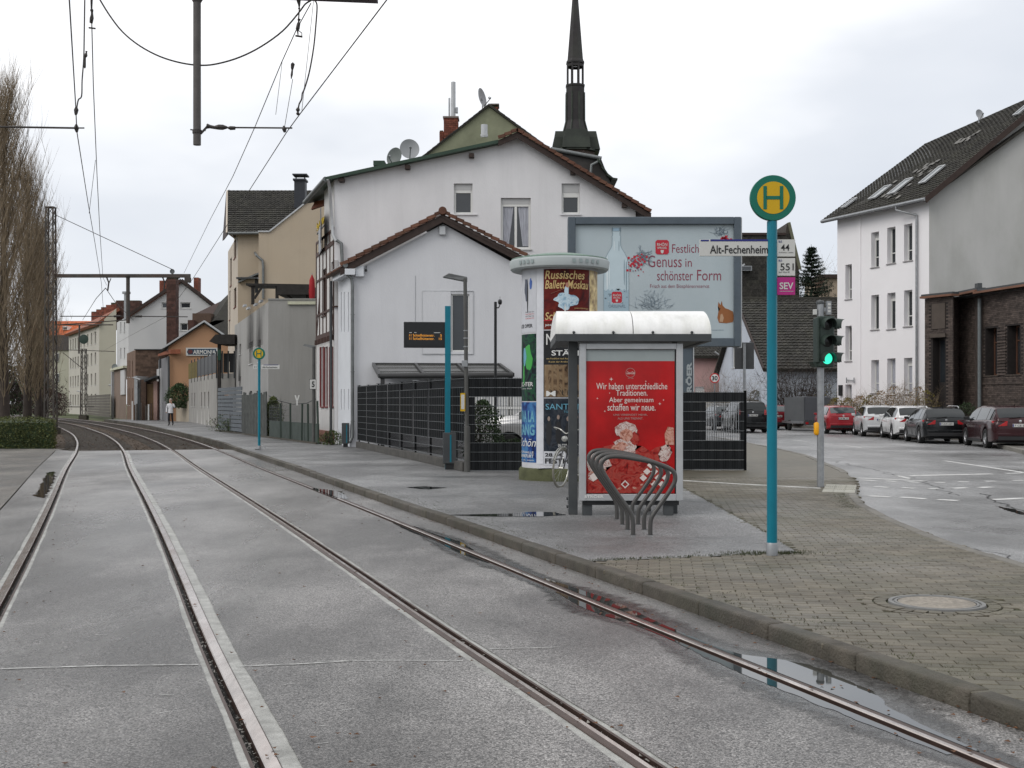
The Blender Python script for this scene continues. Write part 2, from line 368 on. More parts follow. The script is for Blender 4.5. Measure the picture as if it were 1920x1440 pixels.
# end lip of the roadway where the ballast starts
lip = MB(); a = left(40.7); b = right(40.7); lip.quad((a.x, 40.7, 0), (b.x, 40.7, 0), (b.x, 40.72, -.4), (a.x, 40.72, -.4)); S(lip, 'road_edge', SIDE)
S(mort, 'mortar_strip', MORTAR)
gm = MB()
for lo, hi in bounds: addmb(gm, strip(YS, fix(lo-.01), fix(hi+.01), -.05))
S(gm, 'rail_bed', BLACKD)
YF = YS + [y for y in ysamp(40.7, 160)][1:]
for i, k in enumerate('abcd'):
    o = OFF[k]; g = rail_side(k)
    hl = .004 if k in 'cd' else -.03
    prof = [(-.036, -.06), (-.036, .001), (-.031, .004), (hl, .005), (.03, .005), (.036, .001), (.036, -.07), (.078, -.07), (.078, -.002), (.095, -.002), (.095, -.06)]
    mb = MB(); n = len(prof)
    for y in YS:
        for (x, z) in prof:
            p = C3(y, o + g*x); mb.v.append(Vector((p.x, p.y, z)))
    for a in range(len(YS)-1):
        for j in range(n-1):
            q = (a*n+j, a*n+j+1, (a+1)*n+j+1, (a+1)*n+j)
            mb.f.append(q if g < 0 else q[::-1])
    # open-track section
    pr2 = [(-.07, -.16), (-.07, -.145), (-.012, -.12), (-.012, -.04), (-.036, -.03), (-.036, 0), (-.028, .006), (.028, .006), (.036, 0), (.036, -.03), (.012, -.04), (.012, -.12), (.07, -.145), (.07, -.16)]
    y2 = ysamp(40.7, 160); m2 = len(pr2); b0 = len(mb.v)
    for y in y2:
        for (x, z) in pr2:
            p = C3(y, o + x); mb.v.append(Vector((p.x, p.y, z)))
    for a in range(len(y2)-1):
        for j in range(m2-1): mb.f.append((b0+a*m2+j, b0+(a+1)*m2+j, b0+(a+1)*m2+j+1, b0+a*m2+j+1))
    ro = mb.build('rail', [RAILM, RAILD], kind='structure'); nseg = n-1
    for fi, p in enumerate(ro.data.polygons):
        if fi < (len(YS)-1)*nseg:
            if fi % nseg not in (3, 4): p.material_index = 1
        elif (fi-(len(YS)-1)*nseg) % (m2-1) not in (5, 6, 7): p.material_index = 1
# crumbs and broken grout lying in the grooves
gc = MB()
for _ in range(1500):
    k = random.choice('abbbc'); y = 4.8+26*random.random()**1.5; g = rail_side(k); p = C3(y, OFF[k]+g*(.040+.045*random.random())); r = random.uniform(.004, .015); z = -.035+random.random()*.03
    q = [Vector((p.x+random.uniform(-1, 1)*r, p.y+random.uniform(-1, 1)*r*1.6, z+random.uniform(0, 1)*r)) for _ in range(4)]; gc.add(q, [(0,1,2), (0,2,3), (0,3,1), (1,3,2)])
gc.build('groove_crumbs', mat('crumbs', (.16, .15, .135), .6, .5, 9, island=.5), kind='stuff')
# ballast, sleepers
y2 = ysamp(40.7, 160); bl = MB(); offs = [-9 + .6*i for i in range(21)]
for y in y2:
    for o in offs:
        p = C3(y, o); x = min(p.x, KX(y)) if y < 110 else p.x
        bl.v.append(Vector((x, p.y, -.115 + .035*mnoise.noise(Vector((p.x*3, p.y*3, 0))))))
n = len(offs)
for a in range(len(y2)-1):
    for j in range(n-1): bl.f.append((a*n+j, a*n+j+1, (a+1)*n+j+1, (a+1)*n+j))
S(bl, 'track_ballast', BALL)
st = MB()
for _ in range(9000):
    y = 40.9 + 45*random.random()**1.6; o = random.uniform(-4.6, 2.0); p = C3(y, o)
    if p.x > KX(y)-.1: continue
    r = random.uniform(.02, .045); z = -.11 + .035*mnoise.noise(Vector((p.x*3, p.y*3, 0)))
    q = [Vector((p.x+random.uniform(-1,1)*r, p.y+random.uniform(-1,1)*r, z+random.uniform(0,1)*r)) for _ in range(4)]
    st.add(q, [(0,1,2), (0,2,3), (0,3,1), (1,3,2)])
st.build('ballast_stone', BALL, kind='stuff')
sl = MB()
y = 41.0
while y < 120:
    for c in (-2.29, .75):
        a = C3(y, c-1.2); b = C3(y, c+1.2); sl.bar((a.x, a.y, -.135), (b.x, b.y, -.135), .22, .09)
    y += .62
S(sl, 'sleeper', SLEEP)
# ------------------------------------------------------------------ kerbs
def kerb_line(name, pts, m, top, hgt, wid, length=1.0, side=1, drop=None, ymax=None):
    root = bpy.data.objects.new(name, None); COL.objects.link(root); root['kind'] = 'structure'
    # resample by arc length
    d = [0]
    for a, b in zip(pts, pts[1:]): d.append(d[-1] + (Vector(b)-Vector(a)).length)
    def at(s):
        for i in range(len(d)-1):
            if s <= d[i+1]: k = (s-d[i])/max(1e-6, d[i+1]-d[i]); return Vector(pts[i]).lerp(Vector(pts[i+1]), k)
        return Vector(pts[-1])
    s = 0
    while s + .2 < d[-1]:
        e_ = min(s+length-.008, d[-1]); a, b = at(s), at(e_); t_ = (b-a).normalized(); nn = Vector((-t_.y, t_.x))*side
        zt = top + random.uniform(-.004, .005)
        h2 = hgt
        if drop: zt = drop(a, zt)
        mb = MB(); mb.fbox((a.x, a.y, zt-h2), (b-a).to_3d(), (nn*wid).to_3d(), (0, 0, h2))
        near = a.length < 26
        mb.build('kerb_stone', m, root, bevel=.02 if near else 0, seg=2 if near else 1, smooth=50 if near else None)
        s += length
    return root
kp = []
y = -6
while y < 108: kp.append((KX(y), y)); y += .8
kerb_line('platform_kerb', kp, KERBM, .106, .26, .15, 1.0, side=-1)
RK = [(11, -8), (7.5, 0), (5.7, 5), (4.95, 9), (4.76, 11.15), (4.73, 13.09), (4.91, 15.52), (5.26, 18.0), (5.65, 19.67), (6.1, 21.2), (6.5, 22.6), (6.89, 24.2), (7.35, 26.47), (7.87, 30.25), (8.45, 34.29), (8.75, 40.0), (8.86, 45.0), (8.9, 60), (8.3, 78), (6, 95)]
rks = []
for a, b in zip(RK, RK[1:]):
    for i in range(4): rks.append((a[0]+(b[0]-a[0])*i/4, a[1]+(b[1]-a[1])*i/4))
def dropk(a, z):
    if 20.5 < a.y < 25.5: return z - .075*min(1, (a.y-20.5)/1.0, (25.5-a.y)/1.0)
    return z
kerb_line('street_kerb', rks, mat('kerb_concrete', (.17, .16, .14), .6, .25, 8, .5, 50, island=.15, dirt=.5, dscale=2), .108, .24, .14, 1.0, side=1, drop=dropk)
RP = [(60, -10), (14, -10), (12.3, 20), (13.5, 30), (15.8, 37.0), (17.4, 43.2), (19.0, 43.9), (19.05, 60), (19, 74), (16.6, 82), (11, 90), (-10, 99)]
kerb_line('far_kerb', [RP[i] for i in range(1, len(RP))], mat('kerb_concrete', (.17,.16,.14)), .125, .24, .15, 1.0, side=-1)
# right street surface
st_poly = [(p[0], p[1]) for p in RK] + [(-10, 99)] + [RP[i] for i in range(len(RP)-2, 0, -1)]
S(fillpoly([(x, y, 0) for x, y in st_poly]), 'street', ASPHR)
far_p = [RP[i] for i in range(1, len(RP))] + [(-10, 130), (60, 130), (60, -10)]
S(fillpoly([(x, y, .115) for x, y in far_p]), 'far_pavement', SIDE)
# pavements on the near side
kA = [(KX(y)+.12, y) for y in [11.36 + i*2 for i in range(49)]]
bound = [(3.2, 45), (3.2, 26.6), (3.02, 21.4), (2.93, 13.8), (2.86, 12.0)]
RKf = [p for p in RK if p[1] >= 45]
S(fillpoly([(x, y, .1) for x, y in kA] + [(0, 108, .1)] + [(x+.0, y, .1) for x, y in reversed(RKf)] + [(x, y, .1) for x, y in bound]), 'platform', PLAT)
kB = [(KX(y)+.1, y) for y in [-6, -3, 0, 2, 4, 5.5, 6.5, 7.5, 8.5, 9.5, 10.5, 11.36]]
RKn = [(p[0]-.05, p[1]) for p in RK if p[1] <= 45]
brick_poly = kB + list(reversed(bound)) + list(reversed(RKn))
pav = S(fillpoly([(x, y, .090) for x, y in brick_poly]), 'brick_pavement', JOINT)
# pavers laid one by one
mc = G(1756, 1132, .1); ang = R(-7); ca, sa = math.cos(ang), math.sin(ang); cells = []
for j in range(-70, 330):
    for i in range(-60, 110):
        u = i*.2 + (j % 2)*.1; v = j*.1
        x = u*ca - v*sa; y = u*sa + v*ca
        if 3.2 < y < 24.2 and abs(x) < .5*y+1.2 and inpoly(x, y, brick_poly) and (Vector((x, y))-mc.xy).length > .52:
            cells.append((math.hypot(x, y), x, y))
cells.sort()
def paver(mb, x, y, seed=True, loc=False):
    w, h, b_ = .0972, .0472, .004; zt = .100 + random.uniform(-.0018, .0018); tl = random.uniform(-.001, .001)
    def pt(a, c, z):
        X = a*ca - c*sa; Y = a*sa + c*ca
        return Vector((X, Y, z)) if loc else Vector((x+X, y+Y, z))
    o = [pt(-w, -h, zt-.03), pt(w, -h, zt-.03), pt(w, h, zt-.03), pt(-w, h, zt-.03)]
    m_ = [pt(-w, -h, zt-b_), pt(w, -h, zt-b_), pt(w, h, zt-b_), pt(-w, h, zt-b_)]
    t_ = [pt(-w+b_, -h+b_, zt+tl), pt(w-b_, -h+b_, zt+tl), pt(w-b_, h-b_, zt-tl), pt(-w+b_, h-b_, zt-tl)]
    mb.add(o+m_+t_, [(8,9,10,11)] + [(4+i, 4+(i+1)%4, 8+(i+1)%4, 8+i) for i in range(4)] + [(i, (i+1)%4, 4+(i+1)%4, 4+i) for i in range(4)])
vis = [c for c in cells if c[2] > 5.3][:300]; vs_ = set(vis)
pm = []
for _ in range(6):
    mb = MB(); paver(mb, 0, 0, loc=True); o = mb.build('paving_brick', PAVM, pav); pm.append(o.data)
    o.location = (vis[_][1], vis[_][2], 0)
for c in vis[6:]:
    o = bpy.data.objects.new('paving_brick', random.choice(pm)); COL.objects.link(o); o.parent = pav; o.location = (c[1], c[2], 0)
mb = MB()
for c in cells:
    if c not in vs_: paver(mb, c[1], c[2])
mb.build('paving_brick_field', PAVM, pav, kind='stuff')
# far part of the brick pavement, too far to pick single bricks
bt = mat('paving_far', (.118, .104, .078), .5, .22, 5, .3, 12, dirt=.4, dscale=.9, dcol=(.10, .105, .075))
fp = [p for p in brick_poly if p[1] > 24.1] 
rkx = interp([(p[1], p[0]) for p in RKn], 24.1)
S(fillpoly([(3.1, 24.1, .1), (3.2, 26.6, .1), (3.2, 45, .1)] + [(x, y, .1) for x, y in reversed([p for p in RKn if p[1] > 24.1])] + [(rkx, 24.1, .1)]), 'brick_pavement_far', bt)
# moss and weeds in the joints
tuft = MB()
def moss(x, y, r=.03, n=5, hgt=.03):
    for _ in range(n):
        a = random.uniform(0, 6.28); d = random.uniform(0, r); w = random.uniform(.003, .008)
        q = Vector((x+math.cos(a)*d, y+math.sin(a)*d, .096)); h = random.uniform(.3, 1)*hgt; b_ = random.uniform(0, 6.28)
        tuft.add([q, q+Vector((math.cos(b_)*w, math.sin(b_)*w, 0)), q+Vector((math.cos(b_)*w*.5+random.uniform(-.01,.01), math.sin(b_)*w*.5+random.uniform(-.01,.01), h))], [(0,1,2)])
for _ in range(900):
    y = 5.5 + 16*random.random()**1.5; d = abs(random.gauss(0, .18))
    if mnoise.noise(Vector((y*.9, 3, 0))) > -.15: moss(KX(y)+.19+d, y, hgt=.016)
for _ in range(260):
    k = random.random(); moss(.75+2.1*k+random.gauss(0,.02), 11.4+.62*k+random.gauss(0,.03), hgt=.03)
for _ in range(200): 
    y = random.uniform(12, 21.4); moss(interp([(12, 2.86), (13.8, 2.93), (21.4, 3.02)], y)+random.gauss(0,.02), y, hgt=.02)
for _ in range(200): moss(2.6+random.gauss(0,.25), 11.95+random.gauss(0,.07), hgt=.035)
for _ in range(260): 
    y = random.uniform(17, 21); moss(interp([(p[1], p[0]) for p in RK], y)-.2-abs(random.gauss(0,.12)), y, hgt=.02)
tuft.build('moss', mat('moss_dull', (.050, .058, .024), .8, .4, 5, island=.4), kind='stuff')
# left side area and bank
S(fillpoly([(left(y).x-.02, y, .004) for y in range(-8, 41, 4)] + [(left(40.7).x, 41.5, .004), (-70, 41.5, .004), (-70, -8, .004)]), 'side_pavement', SIDE)
bk = MB(); 
for i in range(14):
    y = 41.5 + i*8; x0 = C3(y, -6.0).x
    for j in range(9):
        d = j*3.0; bk.v.append(Vector((x0-d, y, -.1 + min(1.0, d*.16) + .12*mnoise.noise(Vector((d, y*.3, 0))))))
for i in range(13):
    for j in range(8): bk.f.append((i*9+j, (i+1)*9+j, (i+1)*9+j+1, i*9+j+1))
S(bk, 'grass_bank', GRASS)
# ------------------------------------------------------------------ road paint
def line(pts, w, name='road_marking', z=.004, m=None):
    g = [G(x, y) for x, y in pts]; mb = MB()
    for a, b in zip(g, g[1:]):
        t_ = (b-a).normalized(); nn = Vector((-t_.y, t_.x, 0))*w/2
        mb.quad(a-nn+Vector((0,0,z)), b-nn+Vector((0,0,z)), b+nn+Vector((0,0,z)), a+nn+Vector((0,0,z)))
    if mb.f and (mb.v[1]-mb.v[0]).cross(mb.v[3]-mb.v[0]).z < 0: mb.f = [f[::-1] for f in mb.f]
    return S(mb, name, m or WPAINT)
def cz(x, y): return (1260+x/2.909, 600+y/2.909)
for a, b, w in [((1010,862),(1390,879),.2), ((1035,873),(1110,879),.2), ((1165,879),(1225,882),.2), ((1285,883),(1355,887),.2), ((1430,886),(1490,887),.2), ((1560,882),(1620,884),.2), ((1705,880),(1770,880),.2), ((1850,876),(1920,875),.2),
                ((1100,909),(1185,914),.2), ((1250,915),(1325,919),.2), ((1395,920),(1455,920),.2), ((1535,919),(1605,915),.2), ((1675,915),(1745,911),.2),
                ((1075,960),(1190,966),.2), ((1245,967),(1385,976),.2), ((1450,980),(1560,986),.2), ((1755,981),(1930,972),.2),
                ((1485,768),(1930,834),.14), ((1300,850),(1750,840),.25), ((1820,838),(1930,834),.2), ((655,655),(735,663),.14), ((830,675),(885,679),.14), ((945,685),(1035,697),.14), ((1225,849),(1300,866),.14)]:
    line([cz(*a), cz(*b)], w)
# thin white scratches across the tram lane
scr = mat('lane_line_worn', (.5, .5, .48), .5, .2, 8, dirt=.95, dscale=9, dcol=(.12, .12, .115))
def scratch(pts, w):
    g = [G(x, y) for x, y in pts]; mb = MB()
    for a, b in zip(g, g[1:]):
        n_ = 14
        for i in range(n_):
            p = a.lerp(b, i/n_); q = a.lerp(b, (i+1)/n_)
            ww = w*(.5+random.random()*.8); z = Vector((0, 0, .0045))
            mb.quad(p+z-Vector((0, ww/2, 0)), q+z-Vector((0, ww/2, 0)), q+z+Vector((0, ww/2, 0)), p+z+Vector((0, ww/2, 0)))
    S(mb, 'road_marking', scr)
scratch([(0, 1255), (200, 1249), (372, 1247)], .02); scratch([(446, 1250), (560, 1246), (660, 1240)], .017)
scratch([(594, 1241), (720, 1239), (868, 1240)], .012); scratch([(918, 1218), (1050, 1214)], .014)
for _ in range(26):
    x = random.uniform(20, 1150); y = random.uniform(1120, 1400); 
    scratch([(x, y), (x+random.uniform(8, 30), y-random.uniform(-3, 5))], .006)
# white guidance strip and ribbed plate on the pavement
gp = [G(1278, 901, .1), G(1390, 908, .1), G(1538, 915.5, .1)]; n_ = 0
root = bpy.data.objects.new('guidance_strip', None); COL.objects.link(root); root['kind'] = 'structure'
for a, b in zip(gp, gp[1:]):
    k = max(1, int((b-a).length/.3))
    for i in range(k):
        p = a.lerp(b, i/k); q = a.lerp(b, (i+1)/k-.004); t_ = (q-p)
        MB().fbox(p+Vector((0, -.05, -.02)), t_, (0, .1, 0), (0, 0, .028)).build('guidance_slab', WPAINT, root)
tp = bpy.data.objects.new('tactile_paving', None); COL.objects.link(tp); tp['kind'] = 'structure'
o0 = G(1541, 923, .1); ux = (G(1603, 925, .1)-o0); vy = (G(1550, 909, .1)-G(1541, 923, .1)); m_ = mat('tactile_concrete', (.36, .35, .30), .6, .15, 9, dirt=.4, dscale=4)
for i in range(3):
    for j in range(3):
        a = o0 + ux*(i/3) + vy*(j/3) + Vector((0, 0, -.02))
        mb = MB(); mb.fbox(a, ux*.325, vy*.325, (0, 0, .03))
        if j:
            for k in range(5): mb.fbox(a + ux*(k/15+.012) + vy*.02 + Vector((0, 0, .03)), ux*.03, vy*.29, (0, 0, .008))
        mb.build('tactile_slab', m_, tp)
# round manhole cover with a ring of setts
mh = thing('manhole_cover', 'round concrete filled manhole cover set in the brick pavement near the right kerb', 'manhole cover', (mc.x, mc.y, .09))
cm = mat('manhole_concrete', (.27, .24, .20), .6, .35, 30, .6, 80, dirt=.6, dscale=6); im = mat('cast_iron', (.16, .16, .155), .5, .2, 8)
MB().lathe([(0, .011), (.275, .011), (.28, .0)], mc+Vector((0,0,-.0)), 48).build('cover', cm, mh)
MB().lathe([(.283, -.02), (.283, .013), (.30, .013), (.302, .004), (.315, .004), (.317, .014), (.345, .014), (.35, -.02)], mc, 48).build('ring', im, mh)
for i in range(26):
    a = 2*math.pi*i/26; r = .405; c_ = Vector((mc.x+math.cos(a)*r, mc.y+math.sin(a)*r, .085)); t_ = Vector((-math.sin(a), math.cos(a), 0))*.085; rr = Vector((math.cos(a), math.sin(a), 0))*.085
    MB().fbox(c_-t_/2-rr/2, t_, rr, (0, 0, .017+random.uniform(0, .004))).build('sett', PAVM, mh)
for i in range(30):
    a = 2*math.pi*(i+.5)/30; r = .497; c_ = Vector((mc.x+math.cos(a)*r, mc.y+math.sin(a)*r, .085)); t_ = Vector((-math.sin(a), math.cos(a), 0))*.09; rr = Vector((math.cos(a), math.sin(a), 0))*.07
    MB().fbox(c_-t_/2-rr/2, t_, rr, (0, 0, .015+random.uniform(0, .004))).build('sett', PAVM, mh)
# ------------------------------------------------------------------ puddles
def puddle(pts, z, jit=.03):
    g = [G(x, y, z) for x, y in pts]; q = []; n = len(g)
    for i in range(n):
        a, b = g[i], g[(i+1) % n]; k = max(2, int((b-a).length/.06)); k = min(k, 30)
        for j in range(k):
            p = a.lerp(b, j/k); w = mnoise.noise(Vector((p.x*6, p.y*6, z)))*jit + mnoise.noise(Vector((p.x*25, p.y*25, z)))*jit*.5
            q.append(p + Vector((w, w*.6, .005)))
    S(fillpoly(q), 'puddle', WATER)
def railpuddle(side, tab, name='puddle'):
    """water lying along the kerb-side rail; tab = [(Y, width)], side +1 right of the rail, -1 left of its groove"""
    y = tab[0][0]; a = []; b = []; o0 = OFF['d'] + (.038 if side > 0 else -.097)
    while y <= tab[-1][0]+1e-6:
        w = max(0.004, hermite(tab, y)*(1+.25*mnoise.noise(Vector((y*6, side, 0)))) + .012*mnoise.noise(Vector((y*22, side+4, 0))))
        p = C3(y, o0); q = C3(y, o0+side*w); a.append(p); b.append(q); y += .05
    mb = MB(); 
    for p, q in zip(a, b): mb.v += [Vector((p.x, p.y, .0045)), Vector((q.x, q.y, .0045))]
    for i in range(len(a)-1): mb.f.append((2*i, 2*i+1, 2*i+3, 2*i+2) if side > 0 else (2*i+1, 2*i, 2*i+2, 2*i+3))
    S(mb, name, WATER)
railpuddle(1, [(5.0, .02), (5.45, .06), (5.75, .12), (6.0, .22), (6.25, .26), (6.5, .30), (6.75, .27), (6.95, .16), (7.1, .05), (7.5, .03), (8.2, .05), (8.7, .09), (9.2, .12), (9.8, .08), (10.4, .03)])
railpuddle(-1, [(5.0, .03), (5.6, .06), (6.3, .08), (7.0, .07), (7.6, .02), (8.2, .03), (8.8, .10), (9.2, .07), (9.7, .02)])
# damp margins round the standing water
DAMP = wet('damp_margin', .03, .10, dry=.2, wetr=.10, wscale=1.5, bump=.2)
_n = DAMP.node_tree.nodes; _l = DAMP.node_tree.links.new; _b = _n['Principled BSDF']
_a = _n.new('ShaderNodeAttribute'); _a.attribute_name = 'fade'; _c = _n.new('ShaderNodeTexCoord'); _z = _n.new('ShaderNodeTexNoise'); _z.inputs['Scale'].default_value = 9; _z.inputs['Detail'].default_value = 6; _l(_c.outputs['Object'], _z.inputs['Vector'])
_m = _n.new('ShaderNodeMath'); _m.operation = 'ADD'; _l(_a.outputs['Fac'], _m.inputs[0]); _l(_z.outputs['Fac'], _m.inputs[1])
_r = _n.new('ShaderNodeMapRange'); _r.inputs[1].default_value = .62; _r.inputs[2].default_value = 1.15; _l(_m.outputs[0], _r.inputs[0]); _l(_r.outputs[0], _b.inputs['Alpha'])
def margin(side, tab):
    """damp asphalt beside the rail, thinning out with distance from the water"""
    y = tab[0][0]; o0 = OFF['d'] + (.04 if side > 0 else -.1); mb = MB(); k = 0; C_ = 6; fd = []
    while y <= tab[-1][0]:
        w = max(.01, hermite(tab, y)*1.7)
        for j in range(C_): p = C3(y, o0+side*w*j/(C_-1)); mb.v.append(Vector((p.x, p.y, .0022))); fd.append(1-j/(C_-1))
        y += .08; k += 1
    for i in range(k-1):
        for j in range(C_-1): a = i*C_+j; q = (a, a+1, a+C_+1, a+C_); mb.f.append(q if side > 0 else q[::-1])
    o = S(mb, 'damp_patch', DAMP); at = o.data.attributes.new('fade', 'FLOAT', 'POINT'); at.data.foreach_set('value', fd)
margin(1, [(4.6, .05), (5.5, .2), (6.2, .38), (6.8, .36), (7.3, .14), (8.5, .2), (9.4, .2), (10.4, .08), (13, .16), (15, .05)]); margin(-1, [(4.6, .06), (6, .2), (7, .18), (8, .08), (9, .2), (10, .06), (12.3, .14), (14, .05)])
# tar seams and cracks
CRK = mat('tar_crack', (.012, .012, .012), .45)
def crack(pts, w, z=.004, wob=.05):
    g = [G(x, y, 0) for x, y in pts]; q = []
    for a, b in zip(g, g[1:]):
        n = max(3, int((b-a).length/.12))
        for i in range(n): p = a.lerp(b, i/n); q.append(p+Vector((mnoise.noise(p*2.2)*wob+mnoise.noise(p*9)*wob*.4, mnoise.noise(p*2.2+Vector((5, 0, 0)))*wob, z)))
    mb = MB()
    for i in range(len(q)-1):
        d = (q[i+1]-q[i]).normalized(); nn = Vector((-d.y, d.x, 0))*w*random.uniform(.35, 1)*.5; mb.quad(q[i]-nn, q[i+1]-nn, q[i+1]+nn, q[i]+nn)
    S(mb, 'road_crack', CRK)
crack([(1403, 836), (1456, 846), (1521, 859), (1569, 866), (1638, 881), (1720, 900), (1800, 930)], .028, wob=.2); crack([(1840, 925), (1880, 945), (1925, 962)], .05, wob=.1); crack([(1620, 960), (1700, 1000), (1790, 1020), (1920, 1050)], .02, wob=.2)
railpuddle(1, [(12.5, .02), (13.3, .09), (14.0, .03), (15, .02)]); railpuddle(-1, [(11.5, .02), (12.4, .07), (13.2, .02), (14.5, .05), (15.5, .01)])
puddle([(88, 886), (104, 884), (100, 905), (84, 935), (64, 930), (80, 905)], 0, .08)
puddle([(585, 915), (640, 922), (655, 936), (628, 934), (596, 922)], 0, .06)
puddle([(835, 966), (960, 963.5), (1000, 960), (1040, 961), (1062, 966), (1010, 969), (905, 968.5)], .1, .03)
puddle([(760, 914), (800, 912), (836, 915), (800, 918)], .1, .05)
puddle([(1866, 949), (1900, 955), (1930, 964), (1925, 968), (1890, 958)], 0, .05)
# litter, leaves
lm = mat('dead_leaf', (.10, .045, .02), .7, .3, 9, island=.4); mb = MB()
for _ in range(420):
    y = 5 + 18*random.random()**1.7; c_ = random.random()
    x = KX(y) - random.random()**2*.5 if c_ < .4 else C3(y, OFF[random.choice('abcd')] + random.gauss(0, .12)).x if c_ < .8 else random.uniform(-.45, .2)*y
    if x > KX(y): continue
    r = random.uniform(.006, .02); a = random.uniform(0, 6); z = .006+random.random()*.006
    mb.add([(x+math.cos(a+k)*r, y+math.sin(a+k)*r*.8, z+(.006 if i % 2 else 0)) for i, k in enumerate((0, 1.5, 3, 4.6))], [(0,1,2,3)])
mb.build('fallen_leaf', lm, kind='stuff')
# ================================================================== street furniture
YELL = plain('sign_yellow', (.52, .32, .006), .4); GREEN = plain('sign_green', (.004, .125, .085), .4); NAVY = plain('sign_navy', (.02, .025, .16), .4)
PURP = plain('sign_purple', (.36, .02, .17), .4); SIGNW = plain('sign_white', (.50, .50, .48), .45); REDP = plain('sign_red', (.5, .02, .02), .4)
XV, ZV = Vector((1, 0, 0)), Vector((0, 0, 1))
def hstop(x, y, topz, dia, label, right=False, big=True):
    pr = .05 if big else .042
    t = thing('tram_stop_sign', label, 'stop sign', (x, y, .1))
    MB().lathe([(pr, .0), (pr, topz-dia-.1)], (x, y, .1), 20).build('pole', TEAL, t, smooth=40)
    MB().lathe([(pr+.006, 0), (pr+.006, .11), (pr, .125)], (x, y, .1), 20).build('base_sleeve', STEEL, t, smooth=40)
    c = Vector((x, y-.02, topz-dia/2)); r = dia/2
    MB().lathe([(0, .02), (r, .02), (r, -.03), (r*.985, -.035), (0, -.035)], c, 48, 'y').build('sign_disc', GREEN, t, smooth=40)
    MB().lathe([(0, -.038), (r*.71, -.038), (r*.71, -.036)], c, 48, 'y').build('sign_field', YELL, t)
    h = MB(); yy = c.y-.0395
    for s in (-1, 1): h.box(c.x+s*r*.36-r*.075, c.x+s*r*.36+r*.075, yy-.002, yy, c.z-r*.51, c.z+r*.51)
    h.box(c.x-r*.3, c.x+r*.3, yy-.002, yy, c.z-r*.075, c.z+r*.075); h.build('letter_h', GREEN, t)
    return t
Y0 = G(1447, 1041, .1).y
t = hstop(XX(1447.5, Y0), Y0, ZZ(330, Y0), 85/FP*Y0, 'tall teal tram stop sign with yellow H disc standing on the brick pavement', big=True)
s = Y0/FP
def plate(px0, px1, py0, py1, m, t, Y, name='name_plate', th=.02):
    return MB().box(XX(px0, Y), XX(px1, Y), Y, Y+th, ZZ(py1, Y), ZZ(py0, Y)).build(name, m, t, bevel=.002)
yp = Y0-.02
plate(1312, 1442, 449, 480, SIGNW, t, yp); plate(1453, 1491, 449, 481, SIGNW, t, yp); plate(1453, 1491, 484, 517, SIGNW, t, yp); plate(1453, 1491, 520, 553, PURP, t, yp)
def tx(s_, px0, px1, py0, py1, Y, m, t, **k):   # fit text between pixel limits on a frontal plane
    return text(s_, (XX(px0, Y), Y, ZZ(py1, Y)), XV, ZV, XX(px1, Y)-XX(px0, Y), ZZ(py0, Y)-ZZ(py1, Y), m, t, **k)
MB().box(XX(1332, yp), XX(1441, yp), yp-.002, yp-.0005, ZZ(452.5, yp), ZZ(448.8, yp)).build('blue_band', NAVY, t)
MB().box(XX(1314, yp), XX(1329, yp), yp-.002, yp-.0005, ZZ(452.5, yp), ZZ(449.5, yp)).build('blue_band', NAVY, t)
tx('Alt-Fechenheim', 1331, 1440, 460, 475.5, yp, INK, t, bold=.012)
tx('44', 1464, 1480, 458, 470, yp, INK, t, bold=.006); tx('551', 1463, 1488, 494, 507, yp, INK, t, bold=.006)
tx('Enkheimer Landstr.', 1461, 1488, 472, 474.5, yp, INK, t, bold=0); tx('Bad Vilbel Bf.', 1460, 1481, 509, 511.5, yp, INK, t, bold=0)
tx('BUS', 1460, 1466, 451, 455, yp, NAVY, t, bold=.01); tx('BUS', 1460, 1466, 486.5, 490.5, yp, NAVY, t, bold=.01)
tx('SEV', 1461.5, 1487.5, 529.5, 542.5, yp, SIGNW, t, bold=.02)
MB().box(XX(1462, yp), XX(1488, yp), yp-.003, yp-.001, ZZ(546.5, yp), ZZ(545.8, yp)).build('underline', SIGNW, t)
# second stop sign, far along the platform
Y1 = G(486, 843, .1).y
t = hstop(XX(486, Y1), Y1, ZZ(652, Y1), 22.5/FP*Y1, 'smaller looking teal tram stop sign farther along the platform in front of the garden fence', big=False)
y1 = Y1-.02
plate(490, 524, 684, 692, SIGNW, t, y1); plate(475, 482.5, 684, 692, SIGNW, t, y1)
MB().box(XX(494, y1), XX(522, y1), y1-.003, y1-.001, ZZ(684.8, y1), ZZ(683.8, y1)).build('blue_band', NAVY, t)
tx('Alt-Fechenheim', 492, 520, 687, 690.4, y1, INK, t, bold=.01); tx('11', 477, 480.5, 686, 690.4, y1, INK, t)
hp = MB(); hp.tube([(XX(491, y1), y1, .1), (XX(491, y1), y1, .2), (XX(494, y1), y1, .23), (XX(497, y1), y1, .2), (XX(497, y1), y1, .1)], .01, 6); hp.build('ground_loop', STEEL, t)
MB().box(XX(479, Y1), XX(487, Y1), Y1-.06, Y1+.06, .1, .125).build('foot_plate', DGREY, t)

